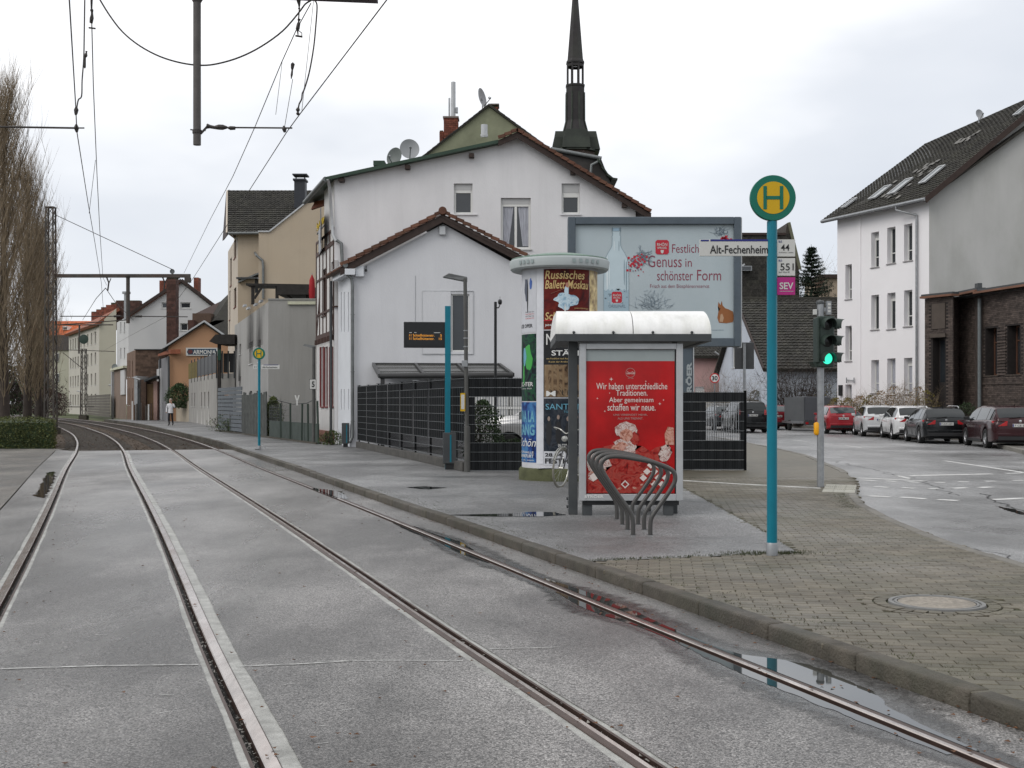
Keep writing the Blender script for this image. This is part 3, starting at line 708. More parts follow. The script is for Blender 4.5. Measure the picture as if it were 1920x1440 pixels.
# print made of loose colour patches
def painterly(name, cols, scale, seedv):
    m = bpy.data.materials.new(name); m.use_nodes = True; N = m.node_tree.nodes; Lk = m.node_tree.links.new; b = N['Principled BSDF']; b.inputs['Roughness'].default_value = .5; b.inputs['Specular IOR Level'].default_value = .2
    c = N.new('ShaderNodeTexCoord'); mp_ = N.new('ShaderNodeMapping'); mp_.inputs['Location'].default_value = (seedv, 0, seedv*2); Lk(c.outputs['Object'], mp_.inputs[0])
    n = N.new('ShaderNodeTexNoise'); n.inputs['Scale'].default_value = scale; n.inputs['Detail'].default_value = 3; n.inputs['Distortion'].default_value = 1.6; Lk(mp_.outputs[0], n.inputs['Vector'])
    r = N.new('ShaderNodeValToRGB'); el = r.color_ramp.elements; k = len(cols)
    while len(el) < k: el.new(.5)
    for i_, c_ in enumerate(cols): el[i_].position = .30+.40*i_/(k-1); el[i_].color = (*c_, 1)
    Lk(n.outputs['Fac'], r.inputs[0]); Lk(r.outputs[0], b.inputs['Base Color']); MATS[name] = m; return m
# ---- bicycle rack hoops
BR = mat('rack_paint', (.075, .073, .070), .32, .1, 4, metal=.25, dirt=.3, dscale=4, dcol=(.07, .07, .07))
def smoothpath(p, k=6):
    out = []; n = len(p)
    for i in range(n-1):
        a, b, c, d = p[max(i-1, 0)], p[i], p[i+1], p[min(i+2, n-1)]
        for j in range(k):
            t = j/k; t2, t3 = t*t, t*t*t
            out.append(.5*((2*b)+(c-a)*t+(2*a-5*b+4*c-d)*t2+(3*b-a-3*c+d)*t3))
    out.append(p[-1]); return out
proto = None
hp_ = [(1187, 1004), (1187, 985), (1185, 968), (1177, 953), (1150, 915), (1132, 887), (1127, 873), (1131, 863), (1141, 857), (1160, 856), (1190, 860), (1225, 867), (1252, 877), (1263, 885), (1266, 895), (1263, 908), (1248, 932), (1226, 963), (1220, 978), (1219.5, 1004)]
Yb = G(1187, 1003, .1).y
pts = [P(x, y, Yb) for x, y in hp_]; base = Vector(((pts[0].x+pts[-1].x)/2, Yb, .1)); dirn = Vector((-.012, 1, 0)).normalized()
spots = [0, .58, 1.18, 1.85]
ordn = ['nearest', 'second', 'third', 'farthest']
for i, d in enumerate(spots):
    lab = f'grey tubular steel bicycle hoop, {ordn[i]} of the four standing before the bus shelter'
    if i == 0:
        proto = thing('bicycle_rack', lab, 'bicycle rack', base, 'bicycle hoops in front of the shelter')
        q = [Vector((p.x, p.y, p.z)) for p in pts]; q[0].z = .06; q[-1].z = .06
        MB().tube(smoothpath(q, 5), .0255, 12).build('hoop', BR, proto, smooth=60)
        for e_ in (q[0], q[-1]): MB().lathe([(.0, .004), (.037, .004), (.037, 0)], (e_.x, e_.y, .1), 16).build('foot_collar', DGREY, proto)
    else:
        c = copy_tree(proto); c.location = base + dirn*d; c['label'] = lab

# ---- bus shelter seen end-on
Ys = 16.1
sx = lambda px: XX(px, Ys); szz = lambda py: ZZ(py, Ys)
sh = thing('tram_shelter', 'grey tram stop shelter with white curved roof, standing behind the bicycle hoops', 'shelter', (sx(1180), Ys+1.6, .1))
PL = mat('roof_white', (.76, .76, .745), .38, .05, 2, .15, 30, dirt=.5, dscale=1.6, dcol=(.5, .5, .43), stretch=(2.5, 1.5, .3), streak=.35)
zt, zb = szz(580), szz(628); x0, x1 = sx(1040), sx(1328); Lr = 1.9; n = 14
# two curved roof panels with a seam
for a, b in ((x0, sx(1183)), (sx(1184.5), x1)):
    mb = MB(); prof = []
    for i in range(n+1):
        th = (math.pi/2)*i/n; prof.append((Ys-.25+.62*(1-math.cos(th)), zb+(zt-zb)*math.sin(th)))
    prof.append((Ys+Lr-.4, zt+.01)); 
    for i in range(6): th = math.pi/2*(i+1)/6; prof.append((Ys+Lr-.4+.4*math.sin(th), zb+(zt+.01-zb)*math.cos(th)))
    m_ = len(prof)
    for (y, z) in prof:
        k = (z-zb)/(zt-zb); ins = .035*k*k
        mb.v += [Vector((a+(ins if a == x0 else 0), y, z)), Vector((b-(ins if b == x1 else 0), y, z))]
    for i in range(m_-1): mb.f.append((2*i, 2*i+1, 2*i+3, 2*i+2))
    # closed sides and thickness
    mb.f.append(tuple(2*i for i in range(m_))[::-1]); mb.f.append(tuple(2*i+1 for i in range(m_))); mb.f.append((0, 2*m_-2, 2*m_-1, 1))
    mb.build('roof_panel', PL, sh, smooth=40)
for px in (1074, 1147, 1220, 1292):
    MB().lathe([(0, -.03), (.016, -.025), (.02, 0)], (sx(px), Ys-.255, zb+.02), 10, 'y').build('bolt', DGREY, sh)
MB().box(x0, x1+.0, Ys-.27, Ys-.2, szz(642), zb-.001).build('roof_beam', DGREY, sh, bevel=.004)
MB().box(x0+.005, x0+.075, Ys-.2, Ys+Lr, szz(642), zb-.002).build('roof_beam', DGREY, sh)
MB().box(x1-.075, x1-.005, Ys-.2, Ys+Lr, szz(642), zb-.002).build('roof_beam', DGREY, sh)
MB().box(x0+.08, x1-.08, Ys-.19, Ys+Lr-.02, szz(640), szz(636)).build('ceiling', DGREY, sh)
for (px0, px1, yy) in ((1066, 1083, Ys-.02),):
    MB().box(sx(px0), sx(px1), yy, yy+.12, .1, szz(641)).build('post', DGREY, sh, bevel=.006)
for yy in (Ys+.1, Ys+1.5):
    MB().box(sx(1262), sx(1273), yy+.03, yy+.12, .1, szz(641)).build('post', DGREY, sh, bevel=.006)
# bench inside on the right, slats peeping out on the left
for i in range(4):
    MB().box(sx(1262)-.5+i*.1, sx(1262)-.42+i*.1, Ys+.3, Ys+1.6, .53, .56).build('bench_slat', DGREY, sh)
for yy in (Ys+.5, Ys+1.4): MB().box(sx(1262)-.3, sx(1262)-.24, yy, yy+.06, .1, .53).build('bench_leg', DGREY, sh)
# ribbed litter bin / coiled mat left of the post
bn = MB()
for i in range(4): bn.tube([P(1062, 935+i*7.5, Ys+.4)+Vector((.02*(i%2), 0, 0)), P(1074, 933+i*7.5, Ys+.4)], .022, 8)
bn.build('bench_bracket', DGREY, sh)
# poster case
pc = thing('poster_case', 'light grey illuminated poster case with a red advertisement at the end of the shelter', 'poster case', (sx(1180), Ys-.2, .1))
yc = Ys-.16
fr = MB(); fo = [(1085, 645), (1277, 645), (1277, 937), (1085, 937)]
for (a, b, c, d) in ((1085, 1097.5, 645, 937), (1264.5, 1277, 645, 937), (1097.5, 1264.5, 645, 656), (1097.5, 1264.5, 924.5, 937)):
    MB().box(sx(a)+.0005, sx(b)-.0005, yc-.03, yc+.13, szz(d), szz(c)).build('frame', LGREY, pc, bevel=.006)
MB().box(sx(1090), sx(1272), yc+.131, yc+.15, szz(934), szz(648)).build('back_panel', DGREY, pc)
for px in (1100, 1251): MB().box(sx(px-9), sx(px+9), yc+.02, yc+.12, .1, szz(939)).build('foot', DGREY, pc)
MB().box(sx(1092), sx(1270), yc+.0, yc+.12, szz(945), szz(937.5)).build('base_rail', DBLK, pc)
tx('STRÖER', 1096, 1132, 927.5, 933.5, yc-.031, WHITEP, pc, bold=.03)
yq = yc+.01
def card(px0, px1, py0, py1, Y, m, t, name, z=0): 
    return MB().quad((XX(px0, Y), Y-z, ZZ(py1, Y)), (XX(px1, Y), Y-z, ZZ(py1, Y)), (XX(px1, Y), Y-z, ZZ(py0, Y)), (XX(px0, Y), Y-z, ZZ(py0, Y))).build(name, m, t)
card(1097, 1265, 655, 677, yq, mat('pale_film', (.30, .335, .335), .25, .06, 3), pc, 'top_film')
PRED = mat('poster_red', (.37, .006, .007), .2, .35, 1.3, coat=.06)
po = card(1097, 1265, 677, 925, yq, PRED, pc, 'poster')
MB().box(sx(1097.5), sx(1264.5), yq-.004, yq-.001, szz(656.7), szz(656)).build('seal', INK, pc)
PKW = plain('print_white', (.66, .58, .54), .3); PINK = plain('print_pink', (.47, .25, .22), .3); PDR = plain('print_dark_red', (.20, .012, .012), .3)
PGR = plain('print_grey', (.34, .24, .22), .3); PBRN = plain('print_brown', (.17, .07, .05), .3)
tx('Wir haben unterschiedliche', 1118, 1251, 718, 730, yq, PKW, pc, bold=.002)
tx('Traditionen.', 1155, 1214, 731, 742, yq, PKW, pc, bold=.002)
tx('Aber gemeinsam', 1142, 1225, 745, 757, yq, PKW, pc, bold=.002)
tx('schaffen wir neue.', 1139, 1229, 757, 770, yq, PKW, pc, bold=.002)
tx('UNS VERBINDET MEHR,', 1150, 1214, 776, 780, yq, PGR, pc, bold=0); tx('ALS UNS TRENNT.', 1158, 1206, 782.5, 786.5, yq, PGR, pc, bold=0)
# round emblem
def ringp(px, py, r0, r1, Y, m, t, name='emblem_ring', z=.004, n=28):
    c = P(px, py, Y); mb = MB(); k = Y/FP
    for i in range(n):
        a = 2*math.pi*i/n; b = 2*math.pi*(i+1)/n
        f_ = lambda r, a: Vector((c.x+math.cos(a)*r*k, Y-z, c.z+math.sin(a)*r*k))
        mb.quad(f_(r0, a), f_(r1, a), f_(r1, b), f_(r0, b))
    mb.f = [f[::-1] for f in mb.f]; return mb.build(name, m, t)
ringp(1182, 699, 8.3, 9, yq, PGR, pc); tx('Coca-Cola', 1174.5, 1189.5, 696.5, 701.5, yq, PKW, pc, bold=.01, shear=.25); tx('seit 1886', 1177, 1188, 708.6, 710, yq, PGR, pc, bold=0)
def blob(pts, Y, m, t, name, z=.004, jit=0):
    mb = fillpoly([(p[0], p[1], 0) for p in pts]); k = []
    for v in mb.v: k.append(P(v.x, v.y, Y) - Vector((0, z, 0)))
    mb.v = k; return mb.build(name, m, t)
def ell(cx, cy, rx, ry, n=20, a0=0, rot=0, wob=0, seed=0):
    return [(cx+math.cos(2*math.pi*i/n)*rx*(1+wob*mnoise.noise(Vector((i*.7, seed, 0))))*math.cos(rot)-math.sin(2*math.pi*i/n)*ry*math.sin(rot),
             cy+math.cos(2*math.pi*i/n)*rx*math.sin(rot)+math.sin(2*math.pi*i/n)*ry*(1+wob*mnoise.noise(Vector((i*.7, seed+3, 0))))*math.cos(rot)) for i in range(n)]
for x, y, r in ((1146, 711, 4), (1211, 715, 2), (1237, 757, 3), (1120, 747, 2), (1134, 771, 2), (1244, 750, 2), (1143, 737, 1.6)):
    blob([(x, y-r), (x+r*.2, y-r*.2), (x+r, y), (x+r*.2, y+r*.2), (x, y+r), (x-r*.2, y+r*.2), (x-r, y), (x-r*.2, y-r*.2)], yq, PKW, pc, 'printed_star')
# generic festive figure group: a person in a warm coat raising a drink, and a table with checked cloth
SKIN = plain('print_skin', (.42, .2, .14), .3)
F1 = painterly('print_coat', [(.10, .006, .006), (.30, .015, .012), (.36, .06, .045), (.20, .012, .012)], 9, 1)
F2 = painterly('print_fur', [(.22, .07, .06), (.45, .30, .27), (.60, .53, .49), (.28, .12, .10), (.52, .42, .38)], 14, 3)
F3 = painterly('print_warm', [(.20, .07, .05), (.42, .18, .12), (.55, .32, .26), (.30, .10, .08)], 16, 5)
# loose festive drapery and table decoration in red, cream and pink brush strokes
blob([(1102, 924), (1101, 890), (1108, 860), (1130, 838), (1152, 832), (1160, 840), (1180, 852), (1204, 836), (1228, 852), (1240, 880), (1238, 924)], yq, F1, pc, 'printed_drapery', .005)
blob(ell(1122, 866, 22, 22, wob=.5, seed=1), yq, F2, pc, 'printed_drapery', .006); blob(ell(1112, 892, 9, 10, wob=.6, seed=9), yq, F2, pc, 'printed_drapery', .0065)
blob(ell(1172, 838, 22, 17, wob=.4, seed=31), yq, F2, pc, 'printed_drapery', .006); blob(ell(1174, 806, 21, 15, wob=.35, seed=33), yq, F2, pc, 'printed_drapery', .0062); blob(ell(1190, 822, 9, 12, wob=.4, seed=35), yq, F1, pc, 'printed_drapery', .0066)
blob(ell(1174, 816, 12, 12, wob=.4, seed=3), yq, F3, pc, 'printed_drapery', .0075); blob(ell(1160, 840, 16, 9, wob=.7, rot=-.5, seed=5), yq, F3, pc, 'printed_drapery', .007)
blob([(1205, 856), (1228, 840), (1246, 834), (1254, 850), (1240, 862), (1214, 870)], yq, F1, pc, 'printed_drapery', .0055)
blob(ell(1247, 850, 11, 16, wob=.5, rot=.3, seed=7), yq, F2, pc, 'printed_drapery', .007); blob([(1248, 834), (1246, 814), (1252, 800), (1263, 802), (1264, 834)], yq, F3, pc, 'printed_drapery', .0072)
for q in range(26):
    x, y = random.uniform(1106, 1232), random.uniform(872, 918); blob(ell(x, y, random.uniform(3, 8), random.uniform(.8, 2), 10, rot=random.uniform(-.9, .3), wob=.5, seed=q), yq, random.choice([F1, F3, F1]), pc, 'printed_stroke', .008)
ringp(1172, 908, 5, 8, yq, PKW, pc, 'printed_buckle', .009, n=4)
for i in range(4):
    for j in range(5):
        x = 1206+i*14+(j % 2)*7; y = 872+j*12
        if x+7 < 1264 and y < 918: blob([(x, y-6.5), (x+7, y), (x, y+6.5), (x-7, y)], yq, PKW if (i+j) % 3 else PDR, pc, 'printed_check', .0085)
blob([(1105, 892), (1118, 884), (1128, 892), (1112, 903)], yq, PKW, pc, 'printed_check', .0085)

# ---- billboard behind the column
Yl = 27.3
bb = thing('billboard', 'large grey framed billboard advertising bottled water, raised behind the shelter', 'billboard', (XX(1287, Yl), Yl+.15, .1))
BF = mat('billboard_frame', (.075, .095, .115), .4, .1, 3, dirt=.3, dscale=2, dcol=(.13, .15, .16))
for (a, b, c, d) in ((1065, 1079, 407, 650), (1376, 1389, 407, 650), (1079, 1376, 407, 421), (1079, 1376, 634, 650)):
    MB().box(XX(a, Yl), XX(b, Yl), Yl-.05, Yl+.3, ZZ(d, Yl), ZZ(c, Yl)).build('frame', BF, bb, bevel=.012)
MB().box(XX(1386, Yl), XX(1391, Yl), Yl-.02, Yl+.2, ZZ(652, Yl), ZZ(408, Yl)).build('edge_trim', LGREY, bb)
MB().box(XX(1070, Yl), XX(1385, Yl), Yl+.1, Yl+.28, ZZ(646, Yl), ZZ(411, Yl)).build('case_back', BF, bb)
MB().box(XX(1276, Yl), XX(1299.5, Yl), Yl+.02, Yl+.27, .1, ZZ(650.5, Yl)).build('pillar', BF, bb, bevel=.01)
MB().box(XX(1299.6, Yl), XX(1301.5, Yl), Yl+.0, Yl+.05, .1, ZZ(650.5, Yl)).build('pillar_trim', LGREY, bb)
text('STRÖER', (XX(1297.5, Yl), Yl+.015, ZZ(760, Yl)), ZV, (-1, 0, 0), ZZ(679, Yl)-ZZ(760, Yl), 12/FP*Yl, mat('pillar_letter', (.32, .35, .36), .5, .05, 3), bb, bold=.045)
yb = Yl+.05
mat_ = mat('billboard_sky', (.37, .43, .455), .3, .07, .7, dirt=.45, dscale=.5, dcol=(.44, .48, .50))
card(1077, 1378, 419, 636, yb, mat_, bb, 'poster')
BR_ = plain('print_claret', (.22, .035, .06), .4); BLG = plain('print_bluegrey', (.17, .22, .27), .4); RR = plain('print_scarlet', (.42, .02, .035), .4)
GLB = plain('bottle_outline', (.22, .29, .33), .3); GLL = plain('bottle_light', (.45, .54, .58), .25); WAT = plain('print_water', (.30, .40, .46), .35)
tx('Festlich', 1260, 1310, 458, 474, yb, BR_, bb, bold=-.004); tx('er', 1312, 1323, 462, 474, yb, BR_, bb, bold=-.004)
tx('Genuss', 1215, 1278, 479, 501, yb, BR_, bb, bold=-.004); tx('in', 1285, 1297, 485, 500, yb, BR_, bb, bold=-.004)
tx('schönster', 1232, 1299, 507, 526, yb, BR_, bb, bold=-.004); tx('Form', 1307, 1352, 506, 526, yb, BR_, bb, bold=-.004)
tx('Frisch aus dem Biosphärenreservat', 1219, 1330, 533, 542, yb, BR_, bb, bold=-.006)
def rhon(x0, y0, x1, y1, k):
    w = x1-x0; h = y1-y0; c = w*.12
    blob([(x0+c, y0), (x1-c, y0), (x1, y0+c), (x1, y1-c), (x1-c, y1), (x0+c, y1), (x0, y1-c), (x0, y0+c)], yb, RR, bb, 'logo_field', .008)
    tx('RHÖN', x0+w*.12, x1-w*.12, y0+h*.17, y0+h*.42, yb, SIGNW, bb, bold=.01, eps=.012); tx('SPRUDEL', x0+w*.14, x1-w*.14, y0+h*.47, y0+h*.62, yb, SIGNW, bb, bold=.01, eps=.012)
    blob([(x0+w*.38, y0+h*.7), (x0+w*.62, y0+h*.7), (x0+w*.6, y0+h*.86), (x0+w*.5, y0+h*.95), (x0+w*.4, y0+h*.86)], yb, SIGNW, bb, 'logo_shield', .012)
rhon(1229, 450, 1254, 477, 1)
# bottle
half = [(7.5, 426), (8.5, 428), (8.5, 435), (7, 436), (7.5, 442), (9, 443), (8, 446), (8.5, 460), (11, 466), (16, 474), (21, 484), (23.5, 498), (24, 540), (24, 600)]
cx = 1155.5
outl = [(cx-x, y) for x, y in half] + [(cx+x, y) for x, y in reversed(half)]
blob(outl, yb, GLL, bb, 'printed_bottle', .005)
for sgn in (-1, 1):
    for (a, b) in zip(half, half[1:]):
        blob([(cx+sgn*(a[0]-1), a[1]), (cx+sgn*a[0], a[1]), (cx+sgn*b[0], b[1]+.2), (cx+sgn*(b[0]-1), b[1]+.2)], yb, GLB, bb, 'printed_bottle_edge', .007)
blob([(cx-8, 427), (cx+8, 427), (cx+8, 434), (cx-8, 434)], yb, GLB, bb, 'printed_cap', .007); blob([(cx-6, 428), (cx+5, 428), (cx+5, 433), (cx-6, 433)], yb, plain('print_pale_blue', (.3, .42, .52), .3), bb, 'printed_cap', .009)
blob([(cx-23, 543)] + [(cx-23+i*3.8, 543+(2.5 if i % 2 else -1.5)) for i in range(1, 12)] + [(cx+23, 543), (cx+23, 600), (cx-23, 600)], yb, WAT, bb, 'printed_water', .006)
for i in range(26): x = cx+random.uniform(-21, 21); y = random.uniform(545, 572); r = random.uniform(.6, 2); blob(ell(x, y, r*1.4, r, 6), yb, random.choice([GLB, SIGNW, BLG]), bb, 'printed_bubble', .0075)
rhon(1147, 547, 1166, 568, 1); tx('ORIGINAL', 1141, 1173, 571, 577, yb, BLG, bb, bold=0, eps=.01)
for a_, b_, c_, d_, e_ in ((-17, 490, 1.6, 60, 'l'), (-13, 500, .8, 40, 'l'), (15, 495, 1.0, 45, 'd'), (19, 500, 1.4, 55, 'd'), (-4, 455, .7, 18, 'l'), (5, 455, .8, 18, 'd')): blob(ell(cx+a_, b_+d_*.35, c_, d_*.55, 16), yb, plain('bottle_sheen', (.60, .66, .68)) if e_ == 'l' else GLB, bb, 'printed_reflection', .0068)
# berries, twigs, small frosted tree, squirrel
for i in range(60): a = random.gauss(1192, 9); b = random.gauss(494, 10); r = random.uniform(1, 2.6); blob(ell(a, b, r, r, 8), yb, random.choice([RR, RR, BR_, BLG]), bb, 'printed_berry', .008+random.random()*.003)
tw = MB()
for i in range(70):
    a = random.uniform(0, 6.28); l = random.uniform(6, 22); p = P(1205+random.gauss(0, 5), 482+random.gauss(0, 6), yb); q = p + Vector((math.cos(a)*l*.012, 0, math.sin(a)*l*.009)); tw.bar(p-Vector((0, .006, 0)), q-Vector((0, .006, 0)), .006, .002)
for i in range(60):
    a = random.uniform(.3, 2.8); l = random.uniform(4, 13); p = P(1352+random.gauss(0, 7), 437+random.gauss(0, 4), yb); q = p + Vector((math.cos(a)*l*.012, 0, math.sin(a)*l*.009)); tw.bar(p-Vector((0, .006, 0)), q-Vector((0, .006, 0)), .008, .002)
for i in range(90):
    a = random.uniform(.2, 2.9); l = random.uniform(4, 24); p = P(1222+random.gauss(0, 13), 582-abs(random.gauss(0, 12)), yb); q = p + Vector((math.cos(a)*l*.012, 0, math.sin(a)*l*.009)); tw.bar(p-Vector((0, .006, 0)), q-Vector((0, .006, 0)), .006, .002)
tw.build('printed_twig', BLG, bb, kind='stuff')
for i in range(8): blob(ell(1362+random.gauss(0, 4), 447+random.gauss(0, 2), 3, 2.4, 8), yb, RR, bb, 'printed_berry', .009)
SQ = plain('print_russet', (.26, .10, .035), .5); SQL = plain('print_fawn', (.42, .27, .17), .5)
blob([(1348, 605), (1345, 596), (1347, 584), (1350, 580), (1346, 574), (1347, 566), (1351, 572), (1353, 564), (1355, 573), (1360, 578), (1366, 580), (1374, 584), (1376, 596), (1374, 604), (1362, 606)], yb, SQ, bb, 'printed_squirrel', .006)
blob([(1349, 603), (1351, 590), (1354, 588), (1357, 596), (1355, 604)], yb, SQL, bb, 'printed_squirrel', .008); blob(ell(1350, 578, .9, .9, 8), yb, INK, bb, 'printed_squirrel', .009)
tx('rhoensprudel.de', 1333, 1357, 617.5, 620.5, yb, BLG, bb, bold=0)

# ---- advertising column
cxp, cyp, cr = XX(1049, 23.6), 23.6, .74
co = thing('advertising_column', 'round advertising column pasted with concert posters under a pale green cap', 'advertising column', (cxp, cyp, .1))
MOSS = mat('mossy_concrete', (.085, .09, .045), .85, .35, 4, .6, 30, dirt=.6, dscale=2, dcol=(.04, .045, .025))
ztop = ZZ(500, cyp-.9)
MB().lathe([(0, .1), (.80, .1), (.80, .30), (.77, .34), (0, .345)], (cxp, cyp, 0), 48).build('base', MOSS, co, smooth=40)
MB().lathe([(cr, .34), (cr, ztop+.05)], (cxp, cyp, 0), 64).build('drum', mat('paste_paper', (.5, .5, .52), .6, .12, 3, .3, 8), co, smooth=40)
CAPM = mat('cap_plaster', (.38, .41, .415), .5, .08, 3, dirt=.35, dscale=1.5, dcol=(.22, .28, .25))
zr = ZZ(480, cyp-.97)
MB().lathe([(0, ztop+.02), (.80, ztop+.02), (.93, ztop+.0), (.965, ztop+.03), (.985, zr-.02), (.975, zr), (.95, zr+.015), (.5, zr+.1), (0, zr+.13)], (cxp, cyp, 0), 64).build('cap', CAPM, co, smooth=35)
MB().lathe([(.952, zr+.018), (.945, zr+.04), (.5, zr+.125), (0, zr+.155)], (cxp, cyp, 0), 64).build('cap_top', mat('cap_green', (.16, .23, .19), .6, .2, 4), co, smooth=35)
for a in [-52, -46, -40, -34, 14, 22, 30, 38, 46]:
    th = R(a); c = Vector((cxp+math.sin(th)*.987, cyp-math.cos(th)*.987, (ztop+zr)/2+.02)); t_ = Vector((math.cos(th), math.sin(th), 0))
    MB().fbox(c-t_*.03-Vector((0, 0, .035)), t_*.06, Vector((math.sin(th), -math.cos(th), 0))*.004, (0, 0, .07)).build('cap_motif', plain('motif_grey', (.27, .32, .32)), co)
def th_(px): return math.asin(max(-1, min(1, (XX(px, cyp-.3)-cxp)/cr)))
def cpt(a, z, e_=.004): return Vector((cxp+math.sin(a)*(cr+e_), cyp-math.cos(a)*(cr+e_), z))
def czz(py): return ZZ(py, cyp-.65)
def cpost(a0, a1, py0, py1, m, name='poster', e_=.004):
    z0, z1 = czz(py1), czz(py0); mb = MB(); n = max(2, int(abs(a1-a0)/.08))
    for i in range(n+1):
        a = a0+(a1-a0)*i/n; mb.v += [cpt(a, z0, e_), cpt(a, z1, e_)]
    for i in range(n): mb.f.append((2*i, 2*i+2, 2*i+3, 2*i+1))
    return mb.build(name, m, co)
def ctx(s_, a0, a1, py0, py1, m, e_=.008, **k):
    z0, z1 = czz(py1), czz(py0); w = (a1-a0)*cr
    return text(s_, (0,0,0), XV, ZV, w, z1-z0, m, co, fn=lambda a, b: cpt(a0+a/cr, z0+b, e_), **k)
def cblob(a, py, ra, rz, m, e_=.007, n=18, wob=.3, seed=0):
    mb = MB(); z = czz(py); R_ = 5; vs = [cpt(a, z, e_)]
    for j in range(1, R_+1):
        for i in range(n):
            th = 2*math.pi*i/n; k = (1+wob*mnoise.noise(Vector((math.cos(th)*1.5, math.sin(th)*1.5, seed+.37))))*j/R_
            vs.append(cpt(a+math.cos(th)*ra*k, z+math.sin(th)*rz*k, e_))
    fs = [(0, i+1, (i+1) % n+1) for i in range(n)] + [(1+(j-1)*n+i, 1+j*n+i, 1+j*n+(i+1) % n, 1+(j-1)*n+(i+1) % n) for j in range(1, R_) for i in range(n)]
    mb.add(vs, fs); return mb.build('printed_shape', m, co)
A1, A2, A3, A4 = R(-95), R(-39), R(-26), R(62)
PW = mat('poster_white', (.50, .51, .54), .6, .08, 2); PK = mat('poster_black', (.010, .011, .013), .5, .3, 2); PB = mat('poster_blue', (.012, .035, .16), .5, .8, 1.8, col2=(.03, .12, .36))
PRD = mat('poster_crimson', (.11, .006, .005), .5, .55, 1.5); PGOLD = plain('print_gold', (.55, .40, .17), .4); PBR = mat('poster_brown', (.06, .035, .022), .4, .5, 2)
PGN = plain('print_green', (.05, .32, .06), .4); PCY = plain('print_cyan', (.12, .32, .42), .4); PWT = plain('print_offwhite', (.62, .62, .60), .4)
PG2 = painterly('poster_aurora', [(.005, .006, .008), (.008, .018, .025), (.012, .07, .03), (.008, .012, .018), (.006, .006, .008)], 2.6, 2); PB2 = painterly('poster_deep_blue', [(.005, .012, .06), (.012, .045, .20), (.05, .17, .36), (.012, .03, .13)], 2.4, 6); PR2 = painterly('poster_theatre_red', [(.02, .003, .003), (.09, .004, .004), (.13, .012, .006), (.04, .004, .004)], 2.2, 4); PM2 = painterly('poster_night', [(.004, .006, .009), (.014, .02, .03), (.035, .04, .05), (.008, .010, .014)], 3.5, 8); PO2 = painterly('poster_sepia', [(.03, .018, .01), (.13, .08, .045), (.24, .17, .10), (.06, .035, .02)], 4, 9)
cpost(A1, A2, 503, 622, PW); cpost(A1, A2, 625, 752, PG2); cpost(A1, A2, 754, 868, PB2)
cblob(R(-62), 540, .10, .22, plain('print_slate', (.08, .09, .12)), seed=1, wob=.5); cblob(R(-50), 530, .05, .1, plain('print_blue', (.06, .12, .35)), seed=2); cblob(R(-58), 556, .03, .3, INK, seed=3)
for i, y in enumerate((582, 586, 590, 594)): ctx('Konzert Theater Tanz', R(-64), R(-43), y, y+2.5, REDP if i % 2 else INK, bold=0)
ctx('ALTE OPER', R(-88), R(-46), 606, 613, INK, bold=.02)
cblob(R(-58), 672, .17, .26, PGN, seed=4, wob=.5); cblob(R(-66), 668, .10, .16, PCY, e_=.009, seed=5, wob=.5); cblob(R(-70), 700, .05, .2, PGN, e_=.0085, seed=6)
ctx('LICHTER', R(-86), R(-45), 716, 724, PWT, bold=.01); ctx('17. Januar 2020', R(-84), R(-48), 727, 730, PWT, bold=0)
ctx('VIVA LA', R(-88), R(-42), 770, 792, PCY, bold=.03); ctx('GANG', R(-88), R(-42), 796, 817, PCY, bold=.03); ctx('Schön', R(-86), R(-41), 822, 838, PWT, bold=0, shear=.3)
ctx('FESTHALLE', R(-86), R(-44), 847, 851, PWT); ctx('FRANKFURT', R(-88), R(-44), 853, 859, PWT, bold=.02); ctx('21. 02. 2020', R(-84), R(-44), 863, 865, PWT)
cpost(A2+.01, A3-.01, 503, 870, mat('paper_strip', (.56, .57, .60), .6, .08, 3, .4, 10), 'bare_paper', e_=.006)
cpost(A3, R(48), 505, 618, PR2); cpost(R(49), R(84), 505, 618, mat('poster_bright', (.45, .16, .05), .4, .8, 5, col2=(.5, .4, .2)))
cpost(A3, R(48), 620, 745, PK); cpost(R(49), R(84), 620, 745, PBR); cpost(A3, R(48), 747, 846, PM2); cpost(A3, R(48), 846, 872, PW); cpost(R(49), R(84), 747, 872, PB2)
ctx('Russisches', R(-24), R(37), 508, 524, PGOLD, bold=.012, shear=.15); ctx('Ballett Moskau', R(-24), R(44), 526, 542, PGOLD, bold=.012, shear=.15)
ctx('Schwanensee', R(-24), R(46), 586, 600, PGOLD, bold=.01, shear=.12)
# dancer in a pale blue dress
DRS = painterly('print_ice_blue', [(.12, .24, .36), (.36, .50, .60), (.55, .66, .72), (.22, .36, .48)], 7, 3)
cblob(R(8), 563, .29, .13, DRS, seed=9, wob=.6, n=30); cblob(R(8), 569, .20, .12, DRS, e_=.009, seed=15, wob=.5, n=26); cblob(R(8), 547, .06, .11, plain('print_pale_dress', (.5, .62, .7)), e_=.010, seed=10); cblob(R(9), 535, .04, .05, SKIN, e_=.012, seed=11, wob=.05)
cblob(R(6), 584, .018, .15, PWT, e_=.009, seed=12, wob=.1)
arm = MB(); arm.bar(cpt(R(5), czz(542), .009), cpt(R(-15), czz(551), .009), .025, .003); arm.bar(cpt(R(11), czz(542), .009), cpt(R(24), czz(528), .009), .025, .003); arm.build('printed_shape', SKIN, co)
ctx('JAHRHUNDERTHALLE', R(20), R(45), 577, 580, PGOLD, bold=0); ctx('JANUAR', R(-24), R(-5), 608, 613, PWT); cpost(A3, R(47), 600, 602, RR, 'printed_bar', .007)
ctx('MUSEUM', R(-22), R(50), 626, 647, PWT, bold=.0); ctx('STÄDEL', R(-14), R(40), 655, 667, PWT, bold=.02)
